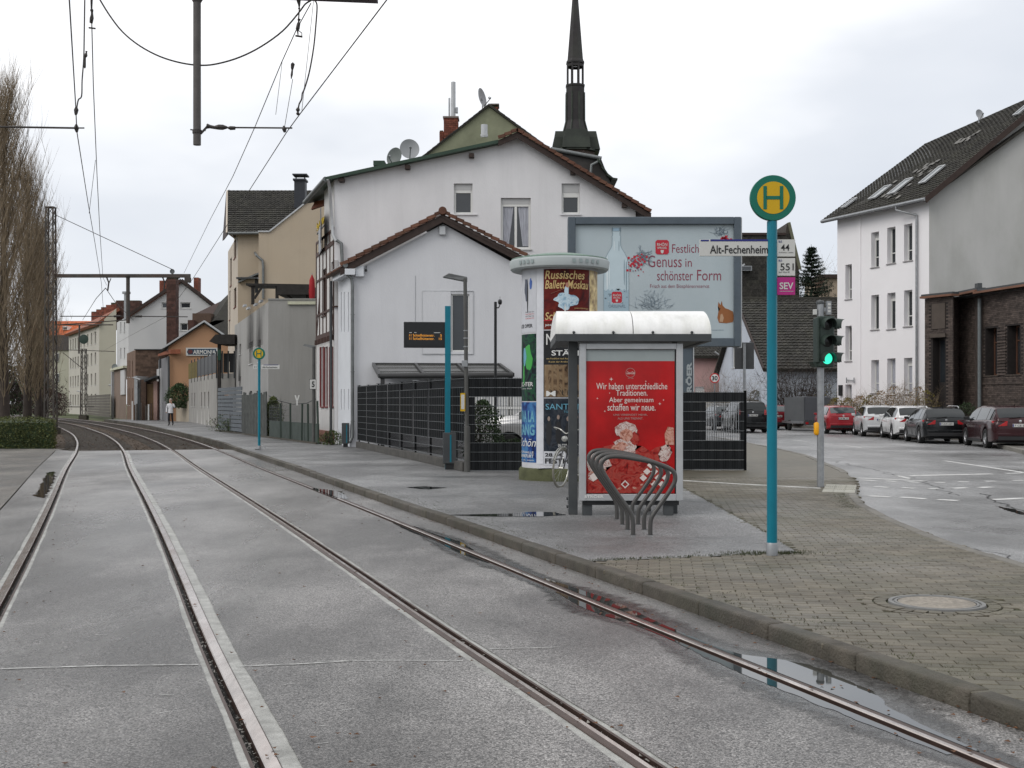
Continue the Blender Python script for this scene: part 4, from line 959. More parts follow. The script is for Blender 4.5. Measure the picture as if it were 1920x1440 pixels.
ctx('von Frankfurt nach Rom', R(-22), R(12), 671, 674, PGOLD, bold=0); ctx('Kunst der Antike', R(-18), R(10), 677, 680, PGOLD, bold=0)
cl = plain('print_ochre', (.20, .13, .07)); 
cpost(R(-25), R(46), 684, 744, PO2, e_=.006)
for i in range(8): cpost(R(-22+i*8), R(-19+i*8), 687, 733, cl, 'printed_column', .009)
for i in range(7): cblob(R(-14+i*8), 736, .012, .05, PK, e_=.011, seed=20+i)
ctx('M', R(-22), R(-8), 733, 743, PWT, e_=.012, bold=.02)
ctx('SANTIANO', R(-23), R(46), 757, 768, PCY, bold=.0); ctx('TOUR 2020', R(4), R(28), 770, 774, PCY, bold=0)
for i, a in enumerate((-18, -4, 10, 24, 37)):
    cblob(R(a), 812, .075, .24, INK, seed=30+i, wob=.3); cblob(R(a), 785-(i % 2)*3, .035, .045, plain('print_face', (.26, .20, .17)), e_=.010, seed=40+i, wob=.05)
ctx('IN CONCERT UNPLUGGED', R(-4), R(46), 832, 838, PWT, bold=.01); ctx('28.04. FR', R(-24), R(20), 849, 856, INK, bold=.03); ctx('FESTHALLE', R(-24), R(40), 859, 869, INK, bold=.04)
MB().add([cpt(R(-34), .35, .01), cpt(R(-8), .35, .01), cpt(R(-8), .36, .06), cpt(R(-34), .345, .09)], [(0,1,2,3)]).build('torn_paper', PW, co)

# ---- woven mesh fence in anthracite
FD = mat('fence_strip', (.010, .0115, .013), .55, .25, 2.5, spec=.25, dirt=.2, dscale=2, dcol=(.02, .022, .022)); FW = mat('fence_wire', (.14, .15, .155), .4, .1, 4, metal=.2)
FP_ = mat('fence_post', (.004, .0045, .005), .6, .1, 4, spec=.12)
WBASE = mat('fence_wall', (.075, .072, .066), .75, .3, 5, .4, 30, dirt=.5, dscale=1.5)
def fence(A, B, npan, z0, z1, label, openrow=lambda p, r: False, base=.15, skipfirst=False, wirestep=.05, gap=None, vert=None):
    A, B = Vector((*A, 0)), Vector((*B, 0)); u = (B-A); Lf = u.length; u.normalize(); n = Vector((u.y, -u.x, 0))
    t = thing('mesh_fence', label, 'fence', (A.x, A.y, .1)); rows = int(round((z1-z0)/.2035)); rh = (z1-z0)/rows
    if base: MB().fbox(A+Vector((0, 0, .1))+n*.05, u*Lf, -n*.12, (0, 0, base)).build('base_wall', WBASE, t, bevel=.006)
    for i in range(npan+1):
        p = A+u*(Lf*i/npan); MB().fbox(p-u*.03-n*.045+Vector((0, 0, .1)), u*.06, n*.04-n*.08, (0, 0, z1+.04-.1)).build('post', FP_, t)
        MB().fbox(p-u*.045-n*.13+Vector((0, 0, z1+.042)), u*.09, n*.13, (0, 0, .015)).build('post_cap', LGREY if i % 2 else DGREY, t)
    for i in range(npan):
        a = A+u*(Lf*i/npan+.035); w = Lf/npan-.07
        for r in range(rows+1):
            z = z0+r*rh; wm = MB()
            wm.bar(a+Vector((0, 0, z))+n*.008, a+u*w+Vector((0, 0, z))+n*.008, .010); wm.bar(a+Vector((0, 0, z))-n*.012, a+u*w+Vector((0, 0, z))-n*.012, .008); wm.build('rail_wire', FW, t)
        vw = MB(); k = int(w/wirestep)
        for j in range(k+1): vw.bar(a+u*(w*j/k)+Vector((0, 0, z0-.01)), a+u*(w*j/k)+Vector((0, 0, z1+.02)), .007)
        vw.build('upright_wire', FP_ , t, kind='stuff')
        for r in range(rows):
            seg = openrow(i, r)
            if seg is True: continue
            rng = [(0.0, 1.0)] if seg is False or seg is None else seg
            for (s0, s1) in rng:
                m_ = max(1, int((s1-s0)*w/.1)); sm = MB(); b0 = len(sm.v)
                for j in range(m_+1):
                    s_ = s0+(s1-s0)*j/m_; off = .006 if j % 2 else -.006
                    p = a+u*(w*s_)+n*off; sm.v += [p+Vector((0, 0, z0+r*rh+.007)), p+Vector((0, 0, z0+(r+1)*rh-.007))]
                for j in range(m_): sm.f.append((2*j, 2*j+2, 2*j+3, 2*j+1))
                sm.build('privacy_strip', FD, t)
    return t
fA = G(670, 839, .1); fB = G(871, 884, .1)
fence((fA.x, fA.y), (fB.x, fB.y), 8, .36, 2.13, 'long anthracite mesh fence with woven privacy strips along the platform beside the white house',
      openrow=lambda p, r: (r == 8 and p > 3) or (r in (0, 1) and p in (3, 4, 5, 6, 7)) or (r == 1 and p == 3), base=.2)
Yf = fB.y
# short return of the fence behind the advertising column (openings show the yard)
fence((fB.x+.06, Yf), (XX(1003, Yf)+.5, Yf), 1, .1+.02, 2.13, 'fence panel with a window-like gap between the lamp post and the advertising column',
      openrow=lambda p, r: [(0, .07)] if r in (5, 6) or r in (3, 4) else [(0, .07), (.62, .67)] if r == 7 else False, base=0)
Yg = G(1400, 882, .1).y
fence((XX(1284, Yg)-1.2, Yg), (XX(1398, Yg), Yg), 1, .12, 1.83, 'low anthracite fence panel right of the billboard pillar with a gap showing parked cars',
      openrow=lambda p, r: [(.0, .66), (.965, 1.0)] if 3 <= r <= 6 else False, base=0)

# ---- passenger display on teal post
Yd = G(845, 880, .1).y
dp = thing('departure_display', 'black passenger information display with orange text on a teal post', 'departure display', (XX(840, Yd), Yd, .1))
MB().box(XX(834.5, Yd), XX(845, Yd), Yd-.05, Yd+.05, .1, ZZ(574, Yd)).build('post', TEAL, dp, bevel=.006)
MB().box(XX(831, Yd), XX(858, Yd), Yd-.13, Yd+.13, ZZ(869, Yd), ZZ(811, Yd)).build('cabinet', DGREY, dp, bevel=.012)
MB().box(XX(835, Yd), XX(853, Yd), Yd-.09, Yd+.09, .1, ZZ(869, Yd)).build('cabinet_foot', DBLK, dp)
MB().box(XX(844, Yd), XX(847, Yd), Yd-.136, Yd-.13, ZZ(866, Yd), ZZ(815, Yd)).build('teal_stripe', TEAL, dp)
u = Vector((1, .10, 0)).normalized(); O = P(758, 652, Yd)-Vector((0, .12, 0)); Wd = (836-758)/FP*Yd; n_ = Vector((u.y, -u.x, 0)); hh = 48/FP*Yd
MB().fbox(O, u*Wd, -n_*.16, (0, 0, hh)).build('display_case', DBLK, dp, bevel=.01)
SCR = plain('display_glass', (.012, .013, .014), .12); AMB = mat('amber_led', (.5, .2, .02), .5, .05, 3, emit=(1, .42, .05), estr=.55)
MB().fbox(O+u*.04+Vector((0, 0, .04))+n_*.001, u*(Wd-.08), n_*.003, (0, 0, hh-.08)).build('display_screen', SCR, dp)
for i, (l, a) in enumerate((('11 Schießhüttenstr.', '5'), ('11 Schießhüttenstr.', '15'))):
    z = hh*(.43-.13*i); text(l, O+u*(Wd*.13)+Vector((0, 0, z)), u, ZV, Wd*.60, hh*.095, AMB, dp, bold=0, eps=.008); text(a, O+u*(Wd*(.87 if i == 0 else .84))+Vector((0, 0, z)), u, ZV, Wd*(.04 if i == 0 else .07), hh*.09, AMB, dp, bold=0, eps=.008)
for a, b in ((.13, .06), (.25, .05), (.72, .15)): MB().fbox(O+u*(Wd*a)+Vector((0, 0, hh*.57))+n_*.005, u*(Wd*b), n_*.002, (0, 0, hh*.025)).build('display_heading', SIGNW, dp)
# ---- lamp post with timetable case
Yt = G(876, 885, .1).y
lp = thing('street_lamp', 'dark grey lamp post with flat angular head and a yellow timetable holder beside the display', 'street lamp', (XX(874, Yt), Yt, .1))
LM = mat('lamp_post_paint', (.085, .085, .08), .5, .2, 6, dirt=.4, dscale=3)
MB().tube([(XX(876, Yt), Yt, .1), (XX(876, Yt), Yt, ZZ(800, Yt)), (XX(875.5, Yt), Yt, ZZ(799, Yt)), (XX(872, Yt), Yt, ZZ(522, Yt))], [.065, .065, .045, .04], 12).build('pole', LM, lp, smooth=40)
a = P(876, 521, Yt); b = P(831, 517, Yt)-Vector((0, .15, 0))
MB().prism([P(875.5, 528, Yt), P(876, 519, Yt), P(842, 513, Yt)-Vector((0, .1, 0)), P(830, 520, Yt)-Vector((0, .1, 0))], (0, .22, 0)).build('lamp_head', mat('lamp_head', (.16, .165, .165), .4), lp, bevel=.008)
MB().box(XX(863.5, Yt), XX(872.5, Yt), Yt-.075, Yt-.045, ZZ(771, Yt), ZZ(737, Yt)).build('timetable_frame', YELL, lp)
MB().box(XX(865, Yt), XX(871, Yt), Yt-.08, Yt-.076, ZZ(767, Yt), ZZ(740, Yt)).build('timetable', SIGNW, lp)
MB().box(XX(866, Yt), XX(877, Yt), Yt-.07, Yt+.07, ZZ(688, Yt), ZZ(676, Yt)).build('junction_box', STEEL, lp, bevel=.006)
for py in (620, 634, 650): MB().lathe([(.046, -.012), (.052, -.012), (.052, .012), (.046, .012)], (XX(873.3, Yt), Yt, ZZ(py, Yt)), 12).build('clamp', STEEL, lp)
# ---- camera mast behind the fence
Yc = 29.5
cm_ = thing('camera_mast', 'slim black mast with a small dome camera standing behind the fence', 'camera mast', (XX(929, Yc), Yc, .1))
MB().tube([(XX(929, Yc), Yc, .1), (XX(929, Yc), Yc, ZZ(566, Yc))], .036, 10).build('pole', DBLK, cm_, smooth=40)
MB().tube([P(929, 577, Yc), P(935, 577, Yc), P(937, 572, Yc)], .016, 8).build('arm', DBLK, cm_)
MB().lathe([(.0, .09), (.035, .085), (.05, .05), (.05, 0), (.035, -.035), (0, -.05)], P(937.5, 568, Yc), 16).build('dome', DBLK, cm_, smooth=60)
MB().tube([P(937.5, 563, Yc), P(937.5, 556, Yc)], .005, 5).build('aerial', DBLK, cm_)
# ---- narrow bin with teal stripe at the house corner
Yn = G(649, 838, .1).y
nb = thing('litter_bin', 'small dark litter bin with a teal stripe at the corner of the white house', 'litter bin', (XX(648, Yn), Yn, .1))
MB().box(XX(641.5, Yn), XX(654, Yn), Yn-.12, Yn+.12, ZZ(832, Yn), ZZ(793, Yn)).build('body', DGREY, nb, bevel=.01)
MB().box(XX(644, Yn), XX(652, Yn), Yn-.08, Yn+.08, .1, ZZ(832, Yn)).build('foot', DBLK, nb)
MB().box(XX(650, Yn), XX(651.8, Yn), Yn-.125, Yn-.12, ZZ(830, Yn), ZZ(796, Yn)).build('stripe', TEAL, nb)
# ---- lamp with number 5 plate
Y5 = G(589, 832, .1).y
l5 = thing('street_lamp', 'brown lamp post carrying a small white number 5 plate at the garden fence', 'street lamp', (XX(589, Y5), Y5, .1))
MB().tube([(XX(588.5, Y5), Y5, .1), (XX(588, Y5), Y5, ZZ(650, Y5))], [.07, .05], 10).build('pole', LM, l5, smooth=40)
MB().prism([P(590, 654, Y5), P(590, 648, Y5), P(571, 645, Y5), P(568, 648, Y5)], (0, .25, 0)).build('lamp_head', MATS['lamp_head'], l5)
MB().box(XX(581, Y5), XX(594, Y5), Y5-.1, Y5-.08, ZZ(730, Y5), ZZ(711, Y5)).build('number_plate', INK, l5); MB().box(XX(581.7, Y5), XX(593.3, Y5), Y5-.103, Y5-.1, ZZ(729.3, Y5), ZZ(711.7, Y5)).build('plate_face', SIGNW, l5)
tx('5', 584.5, 590, 715, 726, Y5-.104, INK, l5, bold=.03)
# ---- traffic light
Yq = G(1538, 913, .1).y
tl = thing('traffic_light', 'traffic light showing green on a galvanised pole at the kerb corner', 'traffic light', (XX(1538.5, Yq), Yq, .1))
MB().tube([(XX(1538.5, Yq), Yq, .1), (XX(1538.5, Yq), Yq, ZZ(566, Yq))], .062, 16).build('pole', STEEL, tl, smooth=40)
MB().lathe([(0, .045), (.06, .03), (.075, 0), (.075, -.03), (.062, -.03)], (XX(1538, Yq)+.0, Yq, ZZ(567, Yq)), 16).build('pole_cap', DGREY, tl)
THD = mat('signal_housing', (.028, .042, .035), .45, .15, 4)
rot = R(38); hu = Vector((math.cos(rot), -math.sin(rot), 0)); hn = Vector((math.sin(-rot), -math.cos(rot), 0))
def head(c0, hn, hu, zc, green, nm):
    sp_ = .30; w = .30
    hb = MB(); hb.fbox(c0-hu*w/2+Vector((0, 0, zc-1.5*sp_)), hu*w, -hn*.14, (0, 0, 3*sp_)); hb.build('signal_housing', THD, tl, bevel=.02)
    for i in range(3):
        c = c0+Vector((0, 0, zc+(1-i)*sp_)); up_ = ZV; x_ = hu
        ln = MB(); vs = [c+hn*.01]; k = 20
        for j in range(k): a = 2*math.pi*j/k; vs.append(c+hn*.004+(x_*math.cos(a)+up_*math.sin(a))*.1)
        ln.add(vs, [(0, j+1, (j+1) % k+1) for j in range(k)])
        lit = green and i == 2
        ln.build('lens', mat('green_lens', (.05, .6, .4), .3, .1, 3, emit=(.05, .95, .62), estr=1.0) if lit else mat('dark_lens', (.012, .012, .012), .15), tl)
        vz = MB(); m_ = 14
        for j in range(m_+1):
            a = math.pi*(-.12+1.24*j/m_); r = .118; ln_ = .20*(1-.35*abs(math.cos(a)))
            p = c+(x_*math.cos(a)+up_*math.sin(a))*r; q = p+hn*ln_-Vector((0, 0, .02)); 
            vz.v += [p, q, p+(x_*math.cos(a)+up_*math.sin(a))*.008, q+(x_*math.cos(a)+up_*math.sin(a))*.008]
        for j in range(m_): b_ = j*4; vz.f += [(b_, b_+4, b_+5, b_+1), (b_+2, b_+3, b_+7, b_+6), (b_+1, b_+5, b_+7, b_+3)]
        vz.build('visor', THD, tl)
zc = ZZ(641, Yq); cpole = Vector((XX(1538.5, Yq), Yq, 0))
head(P(1547, 0, Yq).xy.to_3d()+Vector((0, -.14, 0)), Vector((.25, -.97, 0)).normalized(), Vector((.97, .25, 0)).normalized(), zc, True, 'a')
head(P(1561, 0, Yq).xy.to_3d()+Vector((.02, .05, 0)), Vector((1, -.12, 0)).normalized(), Vector((.12, 1, 0)).normalized(), zc, False, 'b')
MB().box(XX(1527.5, Yq), XX(1531.5, Yq), Yq-.2, Yq+.12, ZZ(680, Yq), ZZ(596, Yq)).build('backing_board', THD, tl, bevel=.01)
MB().prism([P(1523, 678, Yq-.1), P(1560, 682, Yq-.1), P(1550, 689, Yq-.1), P(1530, 688, Yq-.1)], (0, .3, 0)).build('bracket', THD, tl)
MB().box(XX(1524.5, Yq), XX(1530.5, Yq), Yq-.05, Yq+.02, ZZ(590, Yq), ZZ(580, Yq)).build('sensor', SIGNW, tl)
MB().box(XX(1549, Yq), XX(1557.5, Yq), Yq-.05, Yq+.03, ZZ(590, Yq), ZZ(565, Yq)).build('count_display', STEEL, tl)
for k in range(3): MB().box(XX(1551, Yq), XX(1556, Yq), Yq-.056, Yq-.051, ZZ(573+k*6.5, Yq), ZZ(569+k*6.5, Yq)).build('count_lamp', SIGNW, tl)
MB().box(XX(1543, Yq), XX(1549, Yq), Yq-.02, Yq+.02, ZZ(584, Yq), ZZ(577, Yq)).build('bracket', STEEL, tl)
MB().lathe([(0, -.12), (.04, -.11), (.055, -.08), (.055, .09), (.04, .11), (0, .12)], (XX(1530.5, Yq)+.01, Yq+.0, ZZ(804, Yq)), 14).build('button_box', mat('signal_yellow', (.72, .33, .01), .4), tl, smooth=50)
# ---- back of a traffic sign behind the fence
Yr = 30.0
rs = thing('road_sign', 'back of a dark rectangular road sign on a steel pole behind the low fence', 'road sign', (XX(1395, Yr), Yr, .1))
MB().tube([(XX(1395, Yr), Yr-.05, .1), (XX(1395, Yr), Yr-.05, ZZ(644, Yr))], .036, 10).build('pole', STEEL, rs, smooth=40)
MB().box(XX(1378, Yr), XX(1414, Yr), Yr, Yr+.03, ZZ(692, Yr), ZZ(642, Yr)).build('sign_back', mat('sign_back', (.06, .062, .065), .5), rs, bevel=.008)
# ---- speed limit 30
Y3 = 60.0
s3 = thing('speed_limit_sign', 'round red rimmed 30 speed limit sign in front of the pink house', 'speed sign', (XX(1340, Y3), Y3, .1))
MB().tube([(XX(1340, Y3), Y3+.05, .1), (XX(1340, Y3), Y3+.05, ZZ(702, Y3))], .035, 8).build('pole', STEEL, s3)
c = P(1340, 709, Y3); r = 9.3/FP*Y3
MB().lathe([(0, .01), (r, .01), (r, -.01), (0, -.01)], c, 32, 'y').build('sign_disc', REDP, s3); MB().lathe([(0, -.014), (r*.78, -.014), (r*.78, -.011)], c, 32, 'y').build('sign_field', WHITEP, s3)
tx('30', 1334.5, 1345.5, 704.5, 713.5, Y3-.016, INK, s3, bold=.03)

# ---- bicycle leaning behind the shelter post
bi = thing('bicycle', 'city bicycle with pale tyres leaning between the advertising column and the shelter', 'bicycle', (0, 0, 0))
def build_bike(t):
    r = .34; TY = plain('bike_tyre', (.20, .19, .16), .6); RM = plain('bike_rim', (.34, .34, .32), .3, metal=.6); FRM = plain('bike_frame', (.03, .03, .035), .35); SAD = DBLK
    for yy in (0, 1.05):
        w = MB(); ring = [(0, yy+math.cos(2*math.pi*i/32)*r, r+math.sin(2*math.pi*i/32)*r) for i in range(33)]
        w.tube(ring, .017, 6, cap=False); wo = w.build('wheel', TY, t, smooth=60)
        q = MB(); ring = [(0, yy+math.cos(2*math.pi*i/32)*(r-.025), r+math.sin(2*math.pi*i/32)*(r-.025)) for i in range(33)]; q.tube(ring, .010, 5, cap=False)
        for i in range(16): a = 2*math.pi*i/16; q.tube([((-1)**i*.02, yy, r), (0, yy+math.cos(a)*(r-.03), r+math.sin(a)*(r-.03))], .0022, 3)
        q.tube([(-.04, yy, r), (.04, yy, r)], .02, 8); q.build('rim', RM, wo)
        g = MB(); arc = [(0, yy+math.cos(R(a))*(r+.035), r+math.sin(R(a))*(r+.035)) for a in (range(20, 170, 15) if yy == 0 else range(0, 160, 15))]
        for s_ in (-.018, .018): g.tube([(s_, p[1], p[2]) for p in arc], .012, 5)
        g.build('mudguard', RM, t)
    f = MB(); bbk = (0, .62, .30); seat = (0, .74, .78); hd = (0, .19, .80)
    for a, b, rr in ((hd, bbk, .017), (bbk, seat, .015), ((0, .74, .74), (0, 1.05, .34), .009), (bbk, (0, 1.05, .34), .011), ((0, .21, .72), (0, .72, .55), .016), (hd, (0, .14, .92), .014)): f.tube([a, b], rr, 8)
    for s_ in (-.05, .05): f.tube([(0, .18, .74), (s_, .12, .62), (s_, 0, .34)], .012, 7)
    f.tube([seat, (0, .77, .92)], .012, 7); f.build('frame', FRM, t)
    h = MB(); h.tube(smoothpath([Vector(p) for p in ((-.29, .33, 1.0), (-.28, .2, 1.04), (-.12, .12, 1.02), (0, .12, .95), (.12, .12, 1.02), (.28, .2, 1.04), (.29, .33, 1.0))], 4), .012, 7); h.build('handlebar', RM, t)
    MB().prism([(-.08, .9, .93), (.08, .9, .93), (.03, .66, .95), (-.03, .66, .95)], (0, 0, .05)).build('saddle', SAD, t, bevel=.015)
    MB().lathe([(0, -.03), (.05, -.02), (.055, .02), (0, .03)], (0, .06, .86), 12, 'y').build('lamp', RM, t)
    cr_ = MB(); cr_.lathe([(0, 0), (.09, 0), (.09, .006), (0, .006)], (.04, .62, .3), 16, 'x'); cr_.tube([(.05, .62, .3), (.06, .5, .2)], .008, 6); cr_.tube([(.06, .5, .2), (.14, .5, .2)], .012, 6); cr_.build('crank', RM, t)
build_bike(bi)
bi.location = (XX(1050, 21.3), 21.3, .1); bi.rotation_euler = (0, R(4), R(-27))
# ================================================================== buildings
class Wall:
    def __init__(s, A, B):
        s.A = Vector((A[0], A[1], 0)); s.B = Vector((B[0], B[1], 0)); s.L = (s.B-s.A).length; s.d = (s.B-s.A).normalized(); s.n = Vector((s.d.y, -s.d.x, 0))
    def u(s, px):
        k = (px-960)/FP   # X = k*Y
        return (k*s.A.y - s.A.x)/(s.d.x - k*s.d.y)
    def z(s, py, px): return ZZ(py, s.A.y + s.d.y*s.u(px))
    def p(s, u, z, o=0): return s.A + s.d*u + s.n*o + Vector((0, 0, z))
    def build(s, m, parent, z0, prof, ops=(), depth=.14, name='wall', rev=None):
        """top profile prof [(u,z)], openings (u0,u1,z0,z1) cut as real holes with reveals"""
        us = sorted(set([round(p[0], 4) for p in prof] + [round(x, 4) for o in ops for x in o[:2]])); us = [u for u in us if prof[0][0]-1e-4 <= u <= prof[-1][0]+1e-4]
        mb = MB()
        for a, b in zip(us, us[1:]):
            if b-a < 1e-4: continue
            mid = (a+b)/2; zz = sorted([(o[2], o[3]) for o in ops if o[0]-1e-4 <= mid <= o[1]+1e-4]); cur = z0
            for (q0, q1) in zz:
                mb.quad(s.p(a, cur), s.p(b, cur), s.p(b, q0), s.p(a, q0)); cur = q1
            mb.quad(s.p(a, cur), s.p(b, cur), s.p(b, interp(prof, b)), s.p(a, interp(prof, a)))
        for (a, b, c, d) in ops:
            for (p, q, r_, t_) in (((a, c), (a, d), 0, 0), ((b, d), (b, c), 0, 0), ((a, d), (b, d), 0, 0), ((b, c), (a, c), 0, 0)):
                mb.quad(s.p(*p), s.p(*q), s.p(*q, -depth), s.p(*p, -depth))
        return mb.build(name, m, parent)
    def fb(s, mb, u0, u1, z0, z1, o0, o1):  # box from outward offset o0 to o1
        mb.fbox(s.p(u0, z0, o1), s.d*(u1-u0), -s.n*(o1-o0), (0, 0, z1-z0)); return mb

FRW = mat('window_frame_white', (.62, .62, .60), .45, .04, 3); FRD = mat('window_frame_brown', (.09, .045, .03), .5, .1, 3)
BLIND = mat('roller_blind', (.42, .42, .42), .5, .06, 30, stretch=(.1, .1, 6)); SILLM = mat('window_sill', (.5, .5, .49), .5)
def window(w, t, u0, u1, z0, z1, depth=.14, fm=None, fw=.06, mull=0, trans=None, sill=True, blind=0, curtain=False, sm=None, lip=0):
    fm = fm or FRW; mb = MB(); o0, o1 = -depth+.003, -depth+.06
    w.fb(mb, u0+.004, u0+fw, z0+.004, z1-.004, o0, o1); w.fb(mb, u1-fw, u1-.004, z0+.004, z1-.004, o0, o1)
    w.fb(mb, u0+fw, u1-fw, z0+.004, z0+fw, o0, o1); w.fb(mb, u0+fw, u1-fw, z1-fw-blind, z1-.004, o0, o1+.01)
    for i in range(mull):
        c = u0+(u1-u0)*(i+1)/(mull+1); w.fb(mb, c-fw*.55, c+fw*.55, z0+fw, z1-fw-blind, o0, o1+.004)
    if trans: c = z0+(z1-z0)*trans; w.fb(mb, u0+fw, u1-fw, c-fw*.4, c+fw*.4, o0, o1+.002)
    wo = mb.build('window', fm, t)
    pb = MB(); w.fb(pb, u0+fw-.01, u1-fw+.01, z0+fw-.01, z1-fw-blind+.01, o0-.03, o0+.012); pb.build('pane', GLASS, wo)
    if blind:
        bb_ = MB(); w.fb(bb_, u0+fw*.6, u1-fw*.6, z1-fw-blind*.6, z1-.01, o1+.011, o1+.02); bb_.build('blind_box', BLIND, wo)
    if curtain:
        for i in range(mull+1):
            a = u0+(u1-u0)*i/(mull+1)+fw; b = u0+(u1-u0)*(i+1)/(mull+1)-fw; cb = MB(); k = 14; zt_ = z1-fw-blind; zb_ = z0+fw
            for j in range(k+1):
                f_ = j/k; uu = a+(b-a)*f_; off = o0+.014+.012*math.sin(j*2.3)**2
                wv = (1-f_ if i == 0 else f_); zl = zb_ + (zt_-zb_)*.03
                cb.v += [w.p(a+(b-a)*(f_*(.55) if i == 0 else .45+f_*.55), zl, off), w.p(uu, zt_, off)]
            for j in range(k): cb.f.append((2*j, 2*j+2, 2*j+3, 2*j+1))
            cb.build('curtain', CURT, wo)
    if sill:
        sb = MB(); w.fb(sb, u0-.05-lip, u1+.05+lip, z0-.05, z0-.002, -depth, .05); sb.build('sill', sm or SILLM, wo)
    return wo
def slab(pts, th, m, parent, name='roof', down=True):
    pts = [Vector(p) for p in pts]; n = (pts[1]-pts[0]).cross(pts[2]-pts[0]).normalized()
    if n.z < 0: n = -n
    return MB().prism([p-n*th for p in pts], n*th).build(name, m, parent)
def tiles(p0, p1, p2, p3, nu, nv, m, parent, name='roof_tile_field', lift=.035, jit=.01):
    """tile rows over the quad p0(eave l) p1(eave r) p2(ridge r) p3(ridge l); every tile a proud curved piece"""
    p0, p1, p2, p3 = map(Vector, (p0, p1, p2, p3)); n = (p1-p0).cross(p3-p0).normalized()
    if n.z < 0: n = -n
    mb = MB()
    def q(u, v): return p0.lerp(p1, u).lerp(p3.lerp(p2, u), v)
    for j in range(nv):
        for i in range(nu):
            a, b = i/nu, (i+.94)/nu; c, d = j/nv, min(1, (j+1.05)/nv); l = lift+random.uniform(-jit, jit)*.5; m_ = (a+b)/2; e_ = random.uniform(-jit, jit)
            A, M, B = q(a, c)+n*(l*.55), q(m_, c)+n*(l+.012+e_*.3), q(b, c)+n*(l*.55)
            A2_, M2, B2 = q(a, d)+n*.006, q(m_, d)+n*.02, q(b, d)+n*.006
            A0, B0 = q(a, c)-n*.0, q(b, c)-n*.0
            mb.add([A, M, B, A2_, M2, B2, A0, B0], [(0,1,4,3), (1,2,5,4), (6,7,2,1,0)])
    return mb.build(name, m, parent, kind='stuff')
def verge(pts, w, h, m, parent, name='verge_board'):
    mb = MB(); mb.bar(pts[0], pts[1], w, h); return mb.build(name, m, parent)
def downpipe(pts, m, t, r=.05, name='downpipe'): return MB().tube(pts, r, 10).build(name, m, t, smooth=50)
ZINC = mat('zinc', (.16, .17, .17), .45, .15, 5, metal=.4, dirt=.3, dscale=3)
PLW = mat('render_white', (.635, .63, .64), .75, .04, 1.2, .3, 25, streak=.10, dirt=.16, dscale=.9, dcol=(.46, .45, .46), stretch=(1, 1, .5))
PLW1 = mat('render_grey_white', (.56, .565, .585), .75, .04, 1.2, .3, 25, streak=.10, dirt=.16, dscale=.9, dcol=(.44, .44, .455), stretch=(1, 1, .5))
PLW2 = mat('render_cool_white', (.58, .60, .63), .75, .04, 1.2, .2, 25, streak=.10, dirt=.14, dscale=.8, dcol=(.38, .385, .40))
TILB = mat('tile_brown', (.11, .048, .03), .7, .25, 5, .3, island=.3, dirt=.4, dscale=2, dcol=(.07, .055, .035))
TILD = mat('tile_dark', (.032, .030, .026), .75, .3, 4, .3, island=.35, dirt=.5, dscale=.8, dcol=(.05, .05, .034))
TILR = mat('tile_red', (.22, .075, .04), .7, .3, 4, .3, island=.3, dirt=.5, dscale=1, dcol=(.12, .06, .04))
FASC = mat('fascia_brown', (.035, .022, .018), .6, .2, 5)
def roofcore(m): return m
# ---------------------------------------------------------------- small white gable house (nearest)
Ya = 40.7
h1 = thing('white_house', 'small white rendered house with a brown tiled gable directly behind the anthracite fence', 'house', (XX(820, Ya), Ya+2, .1))
w = Wall((XX(657, Ya), Ya), (XX(990, Ya), Ya)); ua = w.u(831)
zl = ZZ(512, Ya); za = ZZ(420, Ya); zr_ = ZZ(508, Ya)
win = (w.u(793.5), w.u(882), ZZ(661, Ya), ZZ(546, Ya)); 
w.build(PLW1, h1, .1, [(0, zl), (ua, za), (w.L, zr_)], [(w.u(846), w.u(880), ZZ(659, Ya), ZZ(551, Ya))], depth=.12)
ww = window(w, h1, w.u(846), w.u(880), ZZ(659, Ya), ZZ(551, Ya), depth=.12, fw=.045, sill=False)
# flush surround panel beside the window (closed sliding shutter)
mb = MB(); w.fb(mb, w.u(792.5), w.u(845), ZZ(663, Ya), ZZ(546, Ya), 0, .02); mb.build('sliding_shutter', PLW1, h1)
mb = MB()
for a, b, c, d in ((791.7, 792.5, 664, 545), (792.5, 888, 546.2, 545), (792.5, 888, 664.5, 663.2), (887, 888, 663, 546.3)): w.fb(mb, w.u(a), w.u(b), ZZ(c, Ya), ZZ(d, Ya), 0, .025)
mb.build('shutter_rail', LGREY, h1)
# side wall along the street with slit windows
cb = Vector((XX(634, 43.3), 43.3, 0)); w2 = Wall((cb.x, cb.y), (w.A.x, w.A.y)); ops = []
for px in (640, 645.5, 653.5):
    for (t_, b_) in ((548, 622), (730, 768)): 
        u_ = w2.u(px); ops.append((u_-.09, u_+.09, w2.z(b_, px), w2.z(t_, px)))
w2.build(PLW2, h1, .1, [(0, zl), (w2.L, zl)], ops, depth=.1)
for o in ops: window(w2, h1, *o, depth=.1, fw=.02, sill=False)
w3 = Wall((w.B.x, w.B.y), (w.B.x, w.B.y+5)); w3.build(PLW1, h1, .1, [(0, zr_), (5, zr_)])
